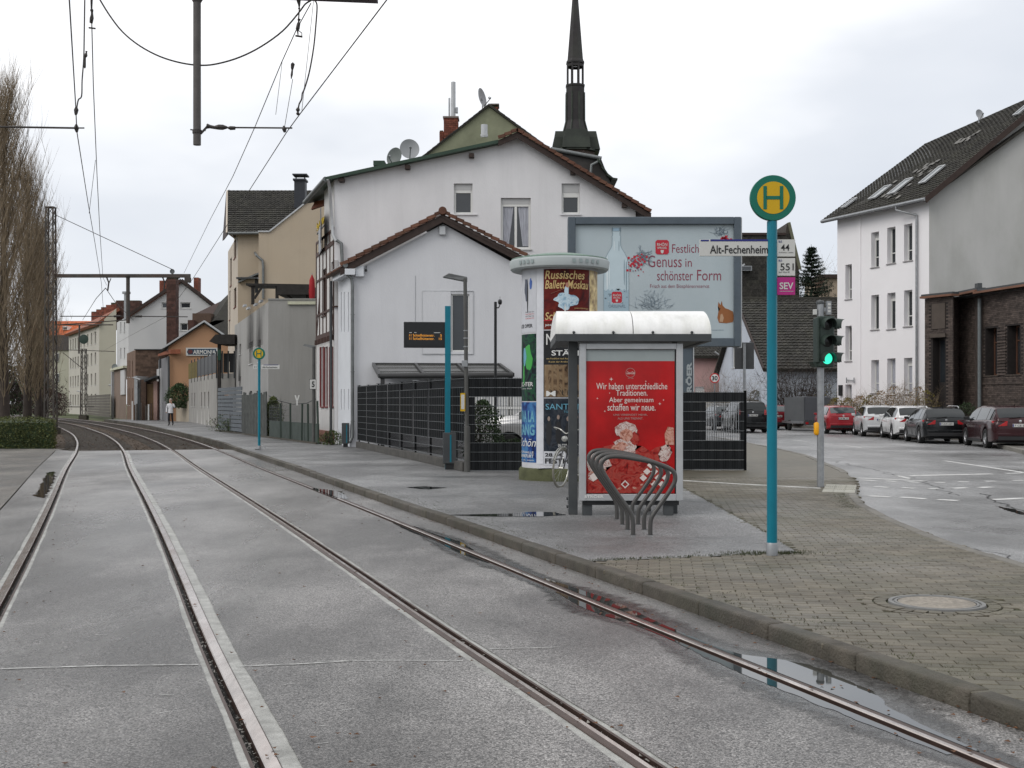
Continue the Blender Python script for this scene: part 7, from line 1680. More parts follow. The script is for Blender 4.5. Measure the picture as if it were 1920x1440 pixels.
for _ in range(34):
    fu, fv = random.choice([(random.uniform(.3, .7), random.uniform(.05, .35)), (random.uniform(.45, .62), random.uniform(.36, .44)), (random.uniform(.5, .7), random.uniform(.62, .7))]); lo_ = eb.lerp(ea, fu); hi_ = rb.lerp(ra, fu); rv = (hi_-lo_).normalized(); rn = ru.cross(rv).normalized(); rn = rn if rn.z > 0 else -rn; o = lo_.lerp(hi_, fv)+rn*.10; mb.fbox(o, ru*.22, rv*.26, rn*.010)
mb.build('pale_tile', lt, h, kind='stuff')
dish('tall round satellite dish on the ridge of the white apartment house', 1837, 214, 9, 63.5, 20, 12, (.34, .35, .36), mast=.2)
mb = MB(); w.fb(mb, w.u(1578)-.1, w.u(1578)+.1, w.z(742, 1578), w.z(722, 1578), 0, .15); mb.build('wall_lamp', DBLK, h); 
br = MB(); br.tube([w.p(w.u(1590), w.z(712, 1598), .1), w.p(w.u(1604), w.z(714, 1598), .1)], .03, 6); br.tube([w.p(w.u(1590), w.z(708, 1590), .1), w.p(w.u(1590), w.z(718, 1590), .1)], .03, 6); br.tube([w.p(w.u(1604), w.z(708, 1604), .1), w.p(w.u(1604), w.z(718, 1604), .1)], .03, 6); br.build('wall_bracket', STEEL, h)
# dark brick building in front of its gable
DKB = mat('clinker_brick', (.075, .058, .050), .65, .35, 4, island=.35, dirt=.35, dscale=.7, dcol=(.035, .03, .03)); DKJ = mat('clinker_joint', (.025, .021, .02), .9, .2, 5)
h = thing('clinker_building', 'low dark clinker brick building with tall recessed windows and orange eave strip', 'building', (22, 57, .1))
Yp0 = 59.0; w = Wall((XX(1734, Yp0), Yp0), (XX(1787, 57.5), 57.5)); zt_ = ZZ(562, Yp0); o_ = (w.u(1749), w.u(1772), .1, ZZ(633, 58)); oo = (w.u(1748), w.u(1773), ZZ(616, 58), ZZ(568, 58))
w.build(DKJ, h, .1, [(0, zt_), (w.L, zt_+.1)], [o_], depth=.5, name='porch_wall'); courses(w, .01, w.L-.01, .15, zt_, DKB, h, [o_, oo], bh=.085, bw=.26, pr=.01)
mb = MB(); w.fb(mb, o_[0], o_[1], .1, o_[3], -.5, -.45); dd = mb.build('door', mat('door_dark', (.03, .026, .025), .5), h); mb = MB(); w.fb(mb, o_[0]+.08, o_[1]-.08, 2.6, o_[3]-.1, -.45, -.44); mb.build('pane', GLASS, dd)
mb = MB(); w.fb(mb, oo[0], oo[1], oo[2], oo[3], .002, .05); mb.build('sign_panel', mat('panel_brown', (.075, .06, .05), .6, .15, 2), h); mb = MB(); w.fb(mb, o_[0]-.1, o_[1]+.1, o_[3]+.02, o_[3]+.2, 0, .12); mb.build('lintel', mat('panel_brown', (.075, .06, .05)), h)
wr = Wall((w.B.x, w.B.y), (w.B.x+.9, w.B.y+1.6)); wr.build(DKJ, h, .1, [(0, zt_), (wr.L, zt_)]); courses(wr, 0, wr.L, .15, zt_, DKB, h, bh=.085, bw=.26)
wm = Wall((wr.B.x, wr.B.y), (XX(1835, 57.0), 57.0)); wm.build(DKJ, h, .1, [(0, zt_+.2), (wm.L, zt_+.2)]); courses(wm, 0, wm.L, .15, zt_+.15, DKB, h, bh=.085, bw=.26)
wq = Wall((wm.B.x, wm.B.y), (XX(1960, 52.2), 52.2)); ztq = ZZ(551, 57.0); ops = []
for (a, b, t_, b_) in ((1848, 1869, 615, 704), (1889, 1912, 610, 702)): ops.append((wq.u(a), wq.u(b), wq.z(b_, (a+b)/2), wq.z(t_, (a+b)/2)))
wq.build(DKJ, h, .1, [(0, ztq), (wq.L, ztq)], ops, depth=.5); courses(wq, 0, wq.L, .15, ztq-.0, DKB, h, ops, bh=.085, bw=.26)
for o in ops: window(wq, h, *o, depth=.5, fm=FRD, fw=.08, mull=1, trans=.7, sm=MATS['panel_brown'], lip=.1)
# ribbed brick piers between the windows
for (a, b) in ((1871.5, 1887),):
    for r in range(24): mb = MB(); z = ops[0][2]+r*.17*.8; wq.fb(mb, wq.u(a), wq.u(b), z, z+.08, .01, .06); mb.build('brick_rib', DKB, h) if z < ops[0][3]-.1 else None
mb = MB(); wq.fb(mb, 0, wq.L, ops[0][2]-.42, ops[0][2]-.34, 0, .06); mb.build('string_course', DKB, h)
OE = mat('copper_orange', (.17, .085, .055), .6, .2, 2); 
for ww_, zz_ in ((w, zt_+.05), (wm, zt_+.2), (wq, ztq)):
    mb = MB(); ww_.fb(mb, -.1, ww_.L+.1, zz_, zz_+.10, -.3, .25); mb.build('eave_strip', OE, h); mb = MB(); ww_.fb(mb, -.1, ww_.L+.1, zz_+.10, zz_+.2, -.3, .15); mb.build('roof_edge', DGREY, h)
mb = MB(); wm.fb(mb, wm.L-.15, wm.L+.35, .1, ztq+.1, -.3, .12); mb.build('brick_pier', DKB, h)
downpipe([P(1836.5, 560, 56.6), P(1836.5, 790, 56.6)], mat('pipe_grey', (.13, .145, .15), .5), h, .085); MB().box(XX(1832, 57), XX(1840, 57), 56.9, 57.3, ZZ(552, 57), ZZ(531, 57)).build('vent', DGREY, h)
MB().add([w.p(0, zt_), w.p(w.L, zt_), wq.p(wq.L, zt_), (w.A.x+9, w.A.y+4, zt_)], [(0,1,2,3)]).build('roof', DGREY, h)
# blue-white gable house with the big tiled roof
h = thing('blue_white_house', 'pale blue white house with a large dark tiled roof behind the parked trailer', 'house', (20, 95, 0))
BWH = mat('render_pale_blue', (.48, .52, .585), .8, .05, .6, dirt=.15, dscale=.4); xw = 18.1
w = Wall((xw, 105), (xw, 85)); zR = 9.8; zEa = 4.1; ops = [(w.u(1372), w.u(1380), w.z(690, 1376), w.z(648, 1376)), (w.u(1405.5), w.u(1411), w.z(679, 1408), w.z(639, 1408))]
w.build(BWH, h, 0, [(0, zEa), (10, zR-.1), (20, zEa)], ops, depth=.2, name='gable_wall')
for o in ops: window(w, h, *o, depth=.2, fw=.08, lip=.15)
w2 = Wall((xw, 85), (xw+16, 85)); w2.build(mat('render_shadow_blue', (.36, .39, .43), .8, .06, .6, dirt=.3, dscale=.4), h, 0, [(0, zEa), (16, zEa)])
e0, e1_, r1_, r0_ = Vector((xw-.4, 84.4, zEa-.15)), Vector((xw+16, 84.4, zEa-.15)), Vector((xw+16, 95, zR)), Vector((xw-.4, 95, zR))
slab([e0, e1_, r1_, r0_], .2, TILD, h); tiles(e0, e1_, r1_, r0_, 46, 26, TILD, h, lift=.09, jit=.03)
slab([r0_, r1_, (xw+16, 105.6, zEa), (xw-.4, 105.6, zEa)], .2, TILD, h); MB().bar(e0, r0_, .1, .25).build('verge_board', FASC, h); MB().bar(r0_+Vector((0, 0, .08)), r1_+Vector((0, 0, .08)), .25, .15).build('ridge_tile', TILD, h)
MB().lathe([(0, .05), (.2, .05), (.2, 0)], (xw-.08, 94.6, ZZ(600, 95)), 12, 'x').build('gable_vent', DBLK, h)
# pink house
YPk = 106; h = thing('pink_house', 'pink house wall with a low tiled roof seen beneath the billboard', 'house', (XX(1320, YPk), YPk, 0))
w = Wall((XX(1262, YPk), YPk), (XX(1349, YPk), YPk)); ops = [(w.u(1303), w.u(1321), ZZ(742, YPk), ZZ(725, YPk))]
w.build(mat('render_pink', (.42, .265, .25), .8, .05, .8, dirt=.2, dscale=.5), h, 0, [(0, ZZ(668, YPk)), (w.L, ZZ(668, YPk))], ops, depth=.15); window(w, h, *ops[0], depth=.15, fw=.15, blind=.4)
a, b, c, d = P(1255, 668, YPk-.6), P(1352, 668, YPk-.6), P(1365, 640, YPk+5), P(1255, 640, YPk+5); slab([a, b, c, d], .2, TILD, h); tiles(a, b, c, d, 16, 8, TILD, h, lift=.1)
MB().tube([P(1340, 660, YPk-1), P(1351, 668, YPk-1), P(1352, 735, YPk-1)], .1, 8).build('downpipe', STEEL, h)
# dark tall house behind with pointed gable
YD2 = 125; h = thing('dark_tiled_house', 'tall house clad in dark tiles with a small pointed gable behind the stop sign', 'house', (XX(1440, YD2), YD2+4, 0))
MB().prism([P(1300, 600, YD2), P(1500, 600, YD2), P(1498, 505, YD2), P(1486, 450, YD2), P(1479, 418, YD2), P(1476, 418, YD2), P(1472, 440, YD2), P(1300, 440, YD2)], (0, 9, 0)).build('tiled_wall', mat('tile_cladding', (.045, .037, .032), .8, .35, 3, .4, 8, dirt=.4, dscale=.4, dcol=(.065, .065, .045)), h)
dw = Wall((XX(1300, YD2), YD2-.02), (XX(1484, YD2), YD2-.02)); courses(dw, 0, dw.L, ZZ(600, YD2), ZZ(441, YD2), TILD, h, bh=.32, bw=.3, pr=.04)
MB().bar(P(1300, 439, YD2), P(1473, 439, YD2), .4, .25).build('ridge', FASC, h); MB().bar(P(1479, 417, YD2-.1), P(1500, 505, YD2-.1), .3, .2).build('verge_board', mat('verge_mossy', (.12, .12, .08), .7), h)
f_ = MB().box(XX(1386, YD2), XX(1407, YD2), YD2-.8, YD2, ZZ(509, YD2), ZZ(500, YD2)).build('roof_window', STEEL, h); MB().box(XX(1388, YD2), XX(1405, YD2), YD2-.85, YD2-.8, ZZ(507.5, YD2), ZZ(501.5, YD2)).build('pane', GLASS, f_)
MB().bar(P(1388, 495, YD2-.5), P(1392, 498, YD2-.5), .15).build('aerial', LGREY, h); MB().bar(P(1396, 495, YD2-.5), P(1392, 498, YD2-.5), .15).build('aerial', LGREY, h)
# far tan house
YT2 = 140; h = thing('tan_house', 'far tan house with a flat brown roof edge right of the conifer', 'house', (XX(1555, YT2), YT2+3, 0))
MB().box(XX(1540, YT2), XX(1580, YT2), YT2, YT2+8, 0, ZZ(522, YT2)).build('wall', mat('render_tan', (.36, .29, .22), .8, .08, .6), h); MB().box(XX(1534, YT2), XX(1580, YT2), YT2-.5, YT2+8, ZZ(522, YT2), ZZ(515, YT2)).build('roof_edge', FASC, h)
MB().prism([P(1534, 518, YT2-1), P(1530, 560, YT2-1), P(1546, 524, YT2-1)], (0, 1, 0)).build('lean_roof', DBW, h)
# low concrete wall and dark gate posts
w = Wall((12.5, 97), (22, 82)); t = thing('garden_wall', 'long pale concrete wall behind the black and red parked cars', 'wall', (15, 92, 0)); w.build(mat('wall_pale', (.34, .33, .30), .8, .15, 2, dirt=.4, dscale=1), t, 0, [(0, 1.7), (w.L, 1.7)]); mb = MB(); w.fb(mb, 0, w.L, 1.7, 1.82, -.2, .05); mb.build('coping', KERBM, t)
for i in range(8): mb = MB(); w.fb(mb, i*w.L/8, i*w.L/8+.12, .1, 1.7, 0, .03); mb.build('wall_joint', KERBM, t)
# yard railing (white bars) behind the fence gap
w = Wall((XX(1320, 50), 50), (XX(1385, 50), 50)); t = thing('yard_railing', 'light vertical bar railing seen through the gap of the low fence', 'railing', (w.A.x, w.A.y, .1))
for i in range(15): u_ = w.L*i/14; MB().tube([w.p(u_, .2, 0), w.p(u_, 1.55, 0)], .012, 5).build('bar', LGREY, t)
for z in (.2, 1.55): mb = MB(); mb.bar(w.p(0, z, 0), w.p(w.L, z, 0), .035); mb.build('rail', LGREY, t)
w = Wall((XX(880, 37), 37), (XX(1010, 37), 37)); t = thing('yard_railing', 'pale picket railing in the yard seen above the silver car through the fence gap', 'railing', (w.A.x, w.A.y, .1))
for i in range(24): mb = MB(); u_ = w.L*i/24; w.fb(mb, u_, u_+.05, .2, 1.95, 0, .02); mb.build('bar', FRW, t)
mb = MB(); w.fb(mb, 0, w.L, 1.4, 1.47, .02, .04); mb.build('rail', FRW, t)
# ================================================================== vehicles
TYRE = mat('tyre_rubber', (.018, .018, .018), .75, .2, 5); RIMM = mat('alloy_rim', (.42, .42, .43), .3, .1, 5, metal=.8); CGL = mat('car_glass', (.010, .013, .014), .04, .2, 1, spec=.5)
CGL2 = mat('car_glass_light', (.05, .065, .068), .05, .2, 1, spec=.8); TAIL = mat('tail_light_red', (.33, .012, .015), .15, .2, 9, coat=.6); TRIM = mat('car_trim_black', (.02, .02, .021), .5, .1, 4); CHR = mat('chrome', (.62, .62, .62), .12, .03, 2, metal=1)
def paint(n, c, metal=.35): return mat('paint_'+n, c, .25, .04, 2, metal=metal, coat=.35, dirt=.12, dscale=1.2)
def car(name, label, cat, L, Wd, H, wb, style, m, group, plate='F', wr=.32, glass=CGL, rails=False, lamp='h'):
    t = thing(name, label, cat, (0, 0, 0), group); l2 = L/2
    # tables along the car, y from rear (-l2) to front (l2)
    if style == 'wagon': top = [(-l2, .86*H*.72), (-l2+.04, .70*H), (-l2+.20, .80*H), (-l2+.52, .955*H), (-l2+1.1, .99*H), (-.1, H), (l2-2.0, .97*H), (l2-1.55, .85*H), (l2-1.15, .69*H), (l2-.6, .64*H), (l2-.15, .55*H), (l2, .42*H)]; gy = (-l2+.22, l2-1.25); rg = (-l2+.10, -l2+.50)
    elif style == 'hatch': top = [(-l2, .64*H), (-l2+.04, .70*H), (-l2+.26, .82*H), (-l2+.52, .95*H), (-l2+1.0, .99*H), (-.1, H), (l2-1.75, .96*H), (l2-1.4, .84*H), (l2-1.0, .70*H), (l2-.5, .64*H), (l2-.12, .54*H), (l2, .4*H)]; gy = (-l2+.28, l2-1.1); rg = (-l2+.12, -l2+.5)
    else: top = [(-l2, .60*H), (-l2+.03, .66*H), (-l2+.15, .82*H), (-l2+.30, .95*H), (-l2+.8, .99*H), (-.1, H), (l2-1.75, .96*H), (l2-1.35, .83*H), (l2-1.0, .69*H), (l2-.5, .66*H), (l2-.1, .58*H), (l2, .42*H)]; gy = (-l2+.2, l2-1.1); rg = (-l2+.06, -l2+.29)
    beltT = [(-l2, .60*H), (-l2+.3, .655*H), (0, .625*H), (l2-1.1, .615*H), (l2-.4, .58*H), (l2, .40*H)]
    plan = [(-l2, .80), (-l2+.08, .90), (-l2+.35, .97), (-l2+1.0, 1.0), (.3, 1.0), (l2-.9, .985), (l2-.35, .90), (l2-.08, .76), (l2, .66)]
    ra = wr+.055; wy = (-wb/2-.02, wb/2-.02); hw0 = Wd/2
    def sec(y):
        hw = hw0*hermite(plan, y); zt = interp(top, y); zb = min(interp(beltT, y), zt-.02); fl = .22 + .10*max(0, (abs(y)-l2+.35)/.35)
        for q in wy:
            d = abs(y-q)
            if d < ra: fl = max(fl, wr*.98+math.sqrt(max(0, ra*ra-d*d)))
        fl = min(fl, zb-.06); k = max(0, (zt-zb)/(H-.62*H)); rw = hw*(.94-.23*min(1, k)); mid = (fl+zb)/2
        return [(0, fl), (hw*.82, fl), (hw*.975, fl+.03), (hw, mid), (hw*1.0, zb-.10), (hw*.975, zb-.02), (hw*.945, zb), (hw*.945+(rw-hw*.945)*.5, zb+(zt-zb)*.48), (rw, zt-.055*min(1, k)), (rw*.93, zt-.012), (rw*.55, zt), (0, zt+.004)]
    ys = [-l2]; 
    while ys[-1] < l2-.01: ys.append(min(l2, ys[-1]+(.05 if (ys[-1] < -l2+.6 or ys[-1] > l2-.5) else .075)))
    mb = MB(); n = 12
    for y in ys:
        s_ = sec(y)
        for (x, z) in s_: mb.v.append(Vector((x, y, z)))
        for (x, z) in s_: mb.v.append(Vector((-x, y, z)))
    for i in range(len(ys)-1):
        for j in range(n-1):
            a = i*2*n+j; b = (i+1)*2*n+j; mb.f.append((a, b, b+1, a+1)); a += n; b += n; mb.f.append((a, a+1, b+1, b))
    for e_, fl in ((0, False), (len(ys)-1, True)):
        for j in range(n-1): q = (e_*2*n+j, e_*2*n+j+1, e_*2*n+n+j+1, e_*2*n+n+j); mb.f.append(q if not fl else q[::-1])
    body = mb.build('body', m, t, smooth=38, rnd=True)
    MB().box(-hw0*.80, hw0*.80, -l2+.25, l2-.3, .20, .62*H*.9).build('underbody', TRIM, t)
    def patch(y0, y1, s0, s1, off, mt, nm, par, side=0, k=10, sk=0):
        # s in section index units
        mm = MB(); r_ = 5
        for i in range(k+1):
            y = y0+(y1-y0)*i/k; se = sec(y)
            for j in range(r_+1):
                v = s0+(s1-s0)*j/r_; i0 = min(int(v), 10); f_ = v-i0; x = se[i0][0]*(1-f_)+se[i0+1][0]*f_; z = se[i0][1]*(1-f_)+se[i0+1][1]*f_
                y_ = y + sk*(j/r_-.5)
                mm.v.append(Vector(((x+off)*side, y_, z+off*.3)))
        for i in range(k):
            for j in range(r_): a = i*(r_+1)+j; mm.f.append((a, a+r_+1, a+r_+2, a+1))
        return mm.build(nm, mt, par, smooth=60, rnd=True)
    # side windows
    yb0, yb1 = gy; cuts = [yb0+.12, -l2+1.0 if style != 'hatch' else -l2+.85, -.10, yb1]
    for s_ in (-1, 1):
        for a, b in zip(cuts, cuts[1:]): patch(a+.03, b-.03, 6.12, 7.88, .006, glass, 'side_window', body, s_)
    # rear and front glass spanning the top strip
    def strip_glass(y0, y1, nm, inset=.86):
        mm = MB(); k = 6; r_ = 8
        for i in range(k+1):
            y = y0+(y1-y0)*i/k; se = sec(y); w_ = se[8][0]*inset*(.99 if i in (0, k) else 1); zt = se[10][1]
            for j in range(r_+1):
                f_ = -1+2*j/r_; mm.v.append(Vector((w_*f_, y-.012*(1 if y < 0 else -1), zt+.010-.028*abs(f_)**3)))
        for i in range(k):
            for j in range(r_): a = i*(r_+1)+j; mm.f.append((a, a+1, a+r_+2, a+r_+1))
        return mm.build(nm, glass if y0 < 0 else CGL, body, smooth=60)
    strip_glass(rg[0]-.02, rg[1]-.02, 'rear_window', .94); strip_glass(l2-1.85 if style == 'wagon' else l2-1.65, l2-1.15 if style == 'wagon' else l2-1.02, 'windscreen')
    yr = -l2; hw = hw0*.80
    wpr = MB(); wpr.bar((0.02, yr+.06, .735*H), (-.36, yr+.02, .722*H), .025, .02); wpr.build('wiper', TRIM, t)
    # tail lights wrap round the corners
    for s_ in (-1, 1):
        if lamp == 'h':
            mm = MB(); z0, z1 = .525*H, .65*H
            mm.prism([(s_*hw*.56, yr-.012, z1-.01), (s_*hw*.99, yr-.006, z1), (s_*(hw0*.955), yr+.22, z1), (s_*(hw0*.965), yr+.20, z1-.05), (s_*hw*.99, yr-.006, z0), (s_*hw*.58, yr-.012, z0+.015)], (0, .05, 0)); mm.build('tail_light', TAIL, t, bevel=.006)
        else:
            mm = MB(); z0, z1 = .56*H, .86*H if lamp == 'v' else .72*H
            mm.prism([(s_*hw*.80, yr-.008, z0), (s_*hw*1.0, yr-.004, z0), (s_*hw*.97, yr+(.16 if lamp == 'v' else .04), z1), (s_*hw*.84, yr+(.15 if lamp == 'v' else .03), z1)], (0, .05, 0)); mm.build('tail_light', TAIL, t, bevel=.006)
    MB().box(-hw*.98, hw*.98, yr-.03, yr+.10, .30, .44).build('lower_bumper', TRIM, t, bevel=.015)
    mb = MB(); mb.box(-hw*1.0, hw*1.0, yr-.022, yr+.06, .445, .545); mb.build('bumper', m, t, bevel=.02)
    pl = MB().box(-.26, .26, yr-.026, yr-.006, .555*H-.12+.05, .555*H+.05 - .01).build('number_plate', SIGNW, t, bevel=.003)
    MB().box(-.259, -.22, yr-.029, yr-.0265, .555*H-.11+.05, .555*H-.02+.05).build('plate_band', NAVY, pl)
    text(plate, (-.19, yr-.027, .555*H-.10+.05), XV, ZV, .42, .065, INK, pl, bold=.02, eps=.002)
    MB().lathe([(0, -.008), (.045, -.006), (.05, 0)], (0, yr-.0, .64*H), 14, 'y').build('badge', CHR, t)
    for i, q in enumerate(wy):
        for s_ in (-1, 1):
            cx_ = s_*(hw0-.115); wl_ = MB().lathe([(wr*.62, -.10), (wr*.93, -.105), (wr, -.085), (wr, .085), (wr*.93, .105), (wr*.62, .10)], (cx_, q, wr), 28, 'x').build('wheel', TYRE, t, smooth=40)
            rm = MB(); xo = s_*.085; rm.lathe([(wr*.64, xo*.9), (wr*.60, xo), (wr*.56, xo*.4)], (cx_, q, wr), 24, 'x')
            for k in range(5):
                a = 2*math.pi*k/5; d = Vector((0, math.cos(a), math.sin(a))); e_ = Vector((0, -math.sin(a), math.cos(a)))
                c_ = Vector((cx_+xo*.8, q, wr)); rm.add([c_+e_*.03, c_-e_*.03, c_+d*wr*.6-e_*.055, c_+d*wr*.6+e_*.055], [(0,1,2,3)])
            rm.lathe([(0, xo), (.05, xo*.95), (.055, xo*.7)], (cx_, q, wr), 12, 'x'); rm.build('rim', RIMM, wl_)
            MB().lathe([(0, -.04*s_), (wr*.6, -.04*s_)], (cx_, q, wr), 20, 'x').build('brake_disc', TRIM, wl_)
    for s_ in (-1, 1):
        ym = l2-1.62 if style == 'wagon' else l2-1.42
        MB().prism([(s_*hw0*.94, ym, .64*H), (s_*(hw0+.14), ym+.03, .655*H), (s_*(hw0+.15), ym+.03, .73*H), (s_*hw0*.98, ym, .725*H)], (0, .09, 0)).build('mirror', m if H < 1.49 else TRIM, t, bevel=.02)
        MB().box(min(s_*hw0*.955, s_*hw0*1.005), max(s_*hw0*.955, s_*hw0*1.005), -wb/2+ra+.05, wb/2-ra-.05, .215, .30).build('sill_trim', TRIM, t)
        for yy in (-.12, wb/2-ra-.15, -wb/2+ra+.12): MB().box(min(s_*hw0*.99, s_*(hw0+.002)), max(s_*hw0*.99, s_*(hw0+.002)), yy-.005, yy+.005, .32, .60*H).build('door_gap', TRIM, t)
        for yy in (-.42, wb/2-ra-.9): MB().box(min(s_*hw0*.99, s_*(hw0+.03)), max(s_*hw0*.99, s_*(hw0+.03)), yy, yy+.2, .535*H, .535*H+.03).build('door_handle', m, t)
        if rails: MB().tube([(s_*hw0*.66, -l2+.6, H*.965), (s_*hw0*.66, -l2+.8, H+.03), (s_*hw0*.66, .1, H+.045), (s_*hw0*.66, .45, H-.01)], .018, 6).build('roof_rail', CHR, t)
    MB().tube([(0, -l2+.75, H-.01), (0, -l2+.62, H+.09)], .02, 6, r1=.006).build('aerial', TRIM, t)
    return t
def park(t, px, Y, a, Wd, wb, z=.0):
    rl = Vector((XX(px, Y), Y)); h = Vector((math.sin(R(a)), math.cos(R(a)))); r_ = Vector((h.y, -h.x)); c = rl + r_*Wd/2 + h*wb/2
    t.location = (c.x, c.y, z); t.rotation_euler = (0, 0, -R(a))
GC = 'cars parked along the far kerb'
c = car('parked_car', 'dark maroon estate car, nearest and rightmost of the parked row', 'car', 4.98, 1.86, 1.50, 2.83, 'wagon', paint('maroon', (.030, .006, .008), .2), GC, 'F CE 238', .34, CGL); park(c, 1845, 42.3, 7.5, 1.86, 2.83)
c = car('parked_car', 'black estate car with silver roof rails parked just ahead of the maroon one', 'car', 4.53, 1.80, 1.43, 2.76, 'wagon', paint('black', (.006, .007, .008), .1), GC, 'F AW 4471', .325, CGL, rails=True, lamp='h'); park(c, 1721, 47.3, 8, 1.80, 2.76)
c = car('parked_car', 'silvery white estate car with curved roof between the black estate and the silver hatchback', 'car', 4.77, 1.81, 1.47, 2.77, 'wagon', paint('white', (.66, .66, .66), .1), GC, 'F KL 902', .33); park(c, 1670, 52.3, 8.5, 1.81, 2.77)
c = car('parked_car', 'silver hatchback parked directly behind the red small car', 'car', 4.24, 1.76, 1.48, 2.6, 'hatch', paint('silver_blue', (.55, .56, .57), .2), GC, 'F DT 615', .32); park(c, 1614, 57.0, 8, 1.76, 2.6)
c = car('parked_car', 'bright red small hatchback behind the traffic light pole', 'car', 3.95, 1.66, 1.46, 2.46, 'hatch', paint('red', (.30, .02, .028), .1), GC, 'OF ML 37', .29, CGL2, lamp='s'); park(c, 1545, 61.8, 3, 1.66, 2.46)
c = car('parked_car', 'black off-road style car with its rear towards us beyond the fence gap', 'car', 4.4, 1.84, 1.70, 2.66, 'suv', paint('black2', (.007, .008, .009), .1), GC, 'F RS 178', .35, CGL, lamp='s'); park(c, 1373, 64.5, -2, 1.84, 2.66)
c = car('parked_car', 'dark red estate car partly hidden behind the teal pole', 'car', 4.5, 1.78, 1.48, 2.7, 'wagon', paint('dark_red', (.20, .015, .022), .2), GC, 'F TN 552', .31, CGL2); park(c, 1424, 71.5, 0, 1.78, 2.7)
c = car('parked_car', 'dark grey car beyond the black off-road car, seen through the fence gap', 'car', 4.4, 1.78, 1.45, 2.66, 'hatch', paint('graphite', (.05, .055, .06)), GC, 'F GH 301', .31, CGL2, lamp='h'); park(c, 1334, 70.5, -4, 1.78, 2.66)
c = car('parked_car', 'silver car standing in the yard behind the dark fence beside the advertising column', 'car', 4.4, 1.8, 1.72, 2.66, 'suv', paint('silver2', (.47, .47, .47)), None, 'F BE 77', .34, CGL2); c.location = (XX(985, 31.5)+1.0, 31.5, .1); c.rotation_euler = (0, 0, R(82))
# covered trailer
Yt_ = 68.0; x0, x1 = XX(1482, Yt_), XX(1558, Yt_)
t = thing('box_trailer', 'grey box trailer with tarpaulin cover parked between the red cars', 'trailer', ((x0+x1)/2, Yt_+1.3, 0))
TAR = mat('tarpaulin_grey', (.085, .09, .10), .5, .12, 2, .2, 5, dirt=.3, dscale=1); xm = XX(1507, Yt_)
MB().prism([(xm, Yt_, .55), (x1, Yt_, .55), (x1, Yt_, ZZ(744, Yt_)), (xm+.05, Yt_, ZZ(744, Yt_)+.02)], (-.0, 2.6, 0)).build('tarpaulin', TAR, t, bevel=.04)
MB().prism([(x0, Yt_+1.5, .55), (xm+.02, Yt_-.01, .55), (xm+.02, Yt_-.01, ZZ(744, Yt_)), (x0, Yt_+1.5, ZZ(745, Yt_+1.5))], (.6, 1.4, 0)).build('tarpaulin', mat('tarpaulin_side', (.11, .115, .12), .5, .1, 2), t)
MB().box(x0+.1, x1, Yt_+.0, Yt_+2.6, .42, .55).build('frame', STEEL, t); MB().box(xm, x1, Yt_-.03, Yt_, .32, .56).build('tail_board', DGREY, t)
for xx in (xm+.1, x1-.2): MB().box(xx, xx+.16, Yt_-.05, Yt_-.03, .38, .5).build('tail_light', TAIL, t)
for xx in (x0+.2, x1-.25): MB().lathe([(0, -.08), (.26, -.08), (.30, -.05), (.30, .05), (.26, .08), (0, .08)], (xx, Yt_+1.1, .3), 20, 'x').build('wheel', TYRE, t, smooth=40)
for i in range(14): MB().tube([(xm+.05+i*(x1-xm-.1)/13, Yt_-.01, .58), (xm+.05+(i+.5)*(x1-xm-.1)/13, Yt_-.02, .50)], .008, 4).build('lashing', LGREY, t)

# ================================================================== vegetation
def rv(s=1): return Vector((random.uniform(-s, s), random.uniform(-s, s), random.uniform(-s, s)))
def shoot(mb, p, d, ln, r, segs, up=.0, wob=.12, n=3):
    pts = [p.copy()]; d = d.normalized()
    for i in range(segs): d = (d + Vector((0, 0, up)) + rv(wob)).normalized(); p = p + d*(ln/segs); pts.append(p.copy())
    mb.tube(pts, r, n, cap=False, r1=r*.3); return pts
def poplar_meshes(seed, H=17, rad=1.7):
    random.seed(seed); tk = MB(); tk.tube([(0, 0, -.3), (.03, 0, 1.5), (-.04, .05, 5), (.05, 0, 10), (0, 0, H*.82)], [.30, .25, .17, .10, .03], 9); cr_ = MB()
    for i in range(300):
        z = 1.2+(H*.80)*(i/300)**.9; a = random.uniform(0, 6.28); tl = random.uniform(.42, .74); d = Vector((math.cos(a)*tl, math.sin(a)*tl, 1)); f_ = 1-(z/H); ln = random.uniform(2.2, 4.6)*(.35+.85*min(1, f_*1.7))
        pts = shoot(cr_, Vector((0, 0, z)), d, ln, random.uniform(.012, .028), 6, .13, .10)
        for q in pts[1:]:
            for _ in range(3):
                a2 = random.uniform(0, 6.28); shoot(cr_, q, Vector((math.cos(a2)*.42, math.sin(a2)*.42, 1)), random.uniform(.5, 1.5), .0075, 2, .1, .12)
    return tk, cr_
pp = None
for i, (px, Y, s_, rz, lab) in enumerate(((-75, 43, .86, 0, 'bare poplar at the left picture edge, mostly cut off'), (8, 53, .98, 2, 'tallest bare poplar with upright brown twigs above the clipped hedge'), (52, 68, .93, 4, 'bare poplar just right of the tallest one, behind it'), (72, 84, .88, 1, 'slim bare poplar behind the lattice mast'), (84, 97, .9, 3.2, 'farthest bare poplar at the end of the row'))):
    if i < 2:
        tk, crn = poplar_meshes(11+i)
        t = thing('poplar_tree', lab, 'tree', (0, 0, 0), 'bare poplars left of the tracks'); tk.build('trunk', TWIGD, t, smooth=60); crn.build('crown', TWIG, t); pp = [pp, t] if i else t
    else:
        t = copy_tree(pp[i % 2]); t['label'] = lab
    t.location = (XX(px, Y), Y, 0); t.scale = (s_, s_, s_); t.rotation_euler = (0, 0, rz)
random.seed(5)
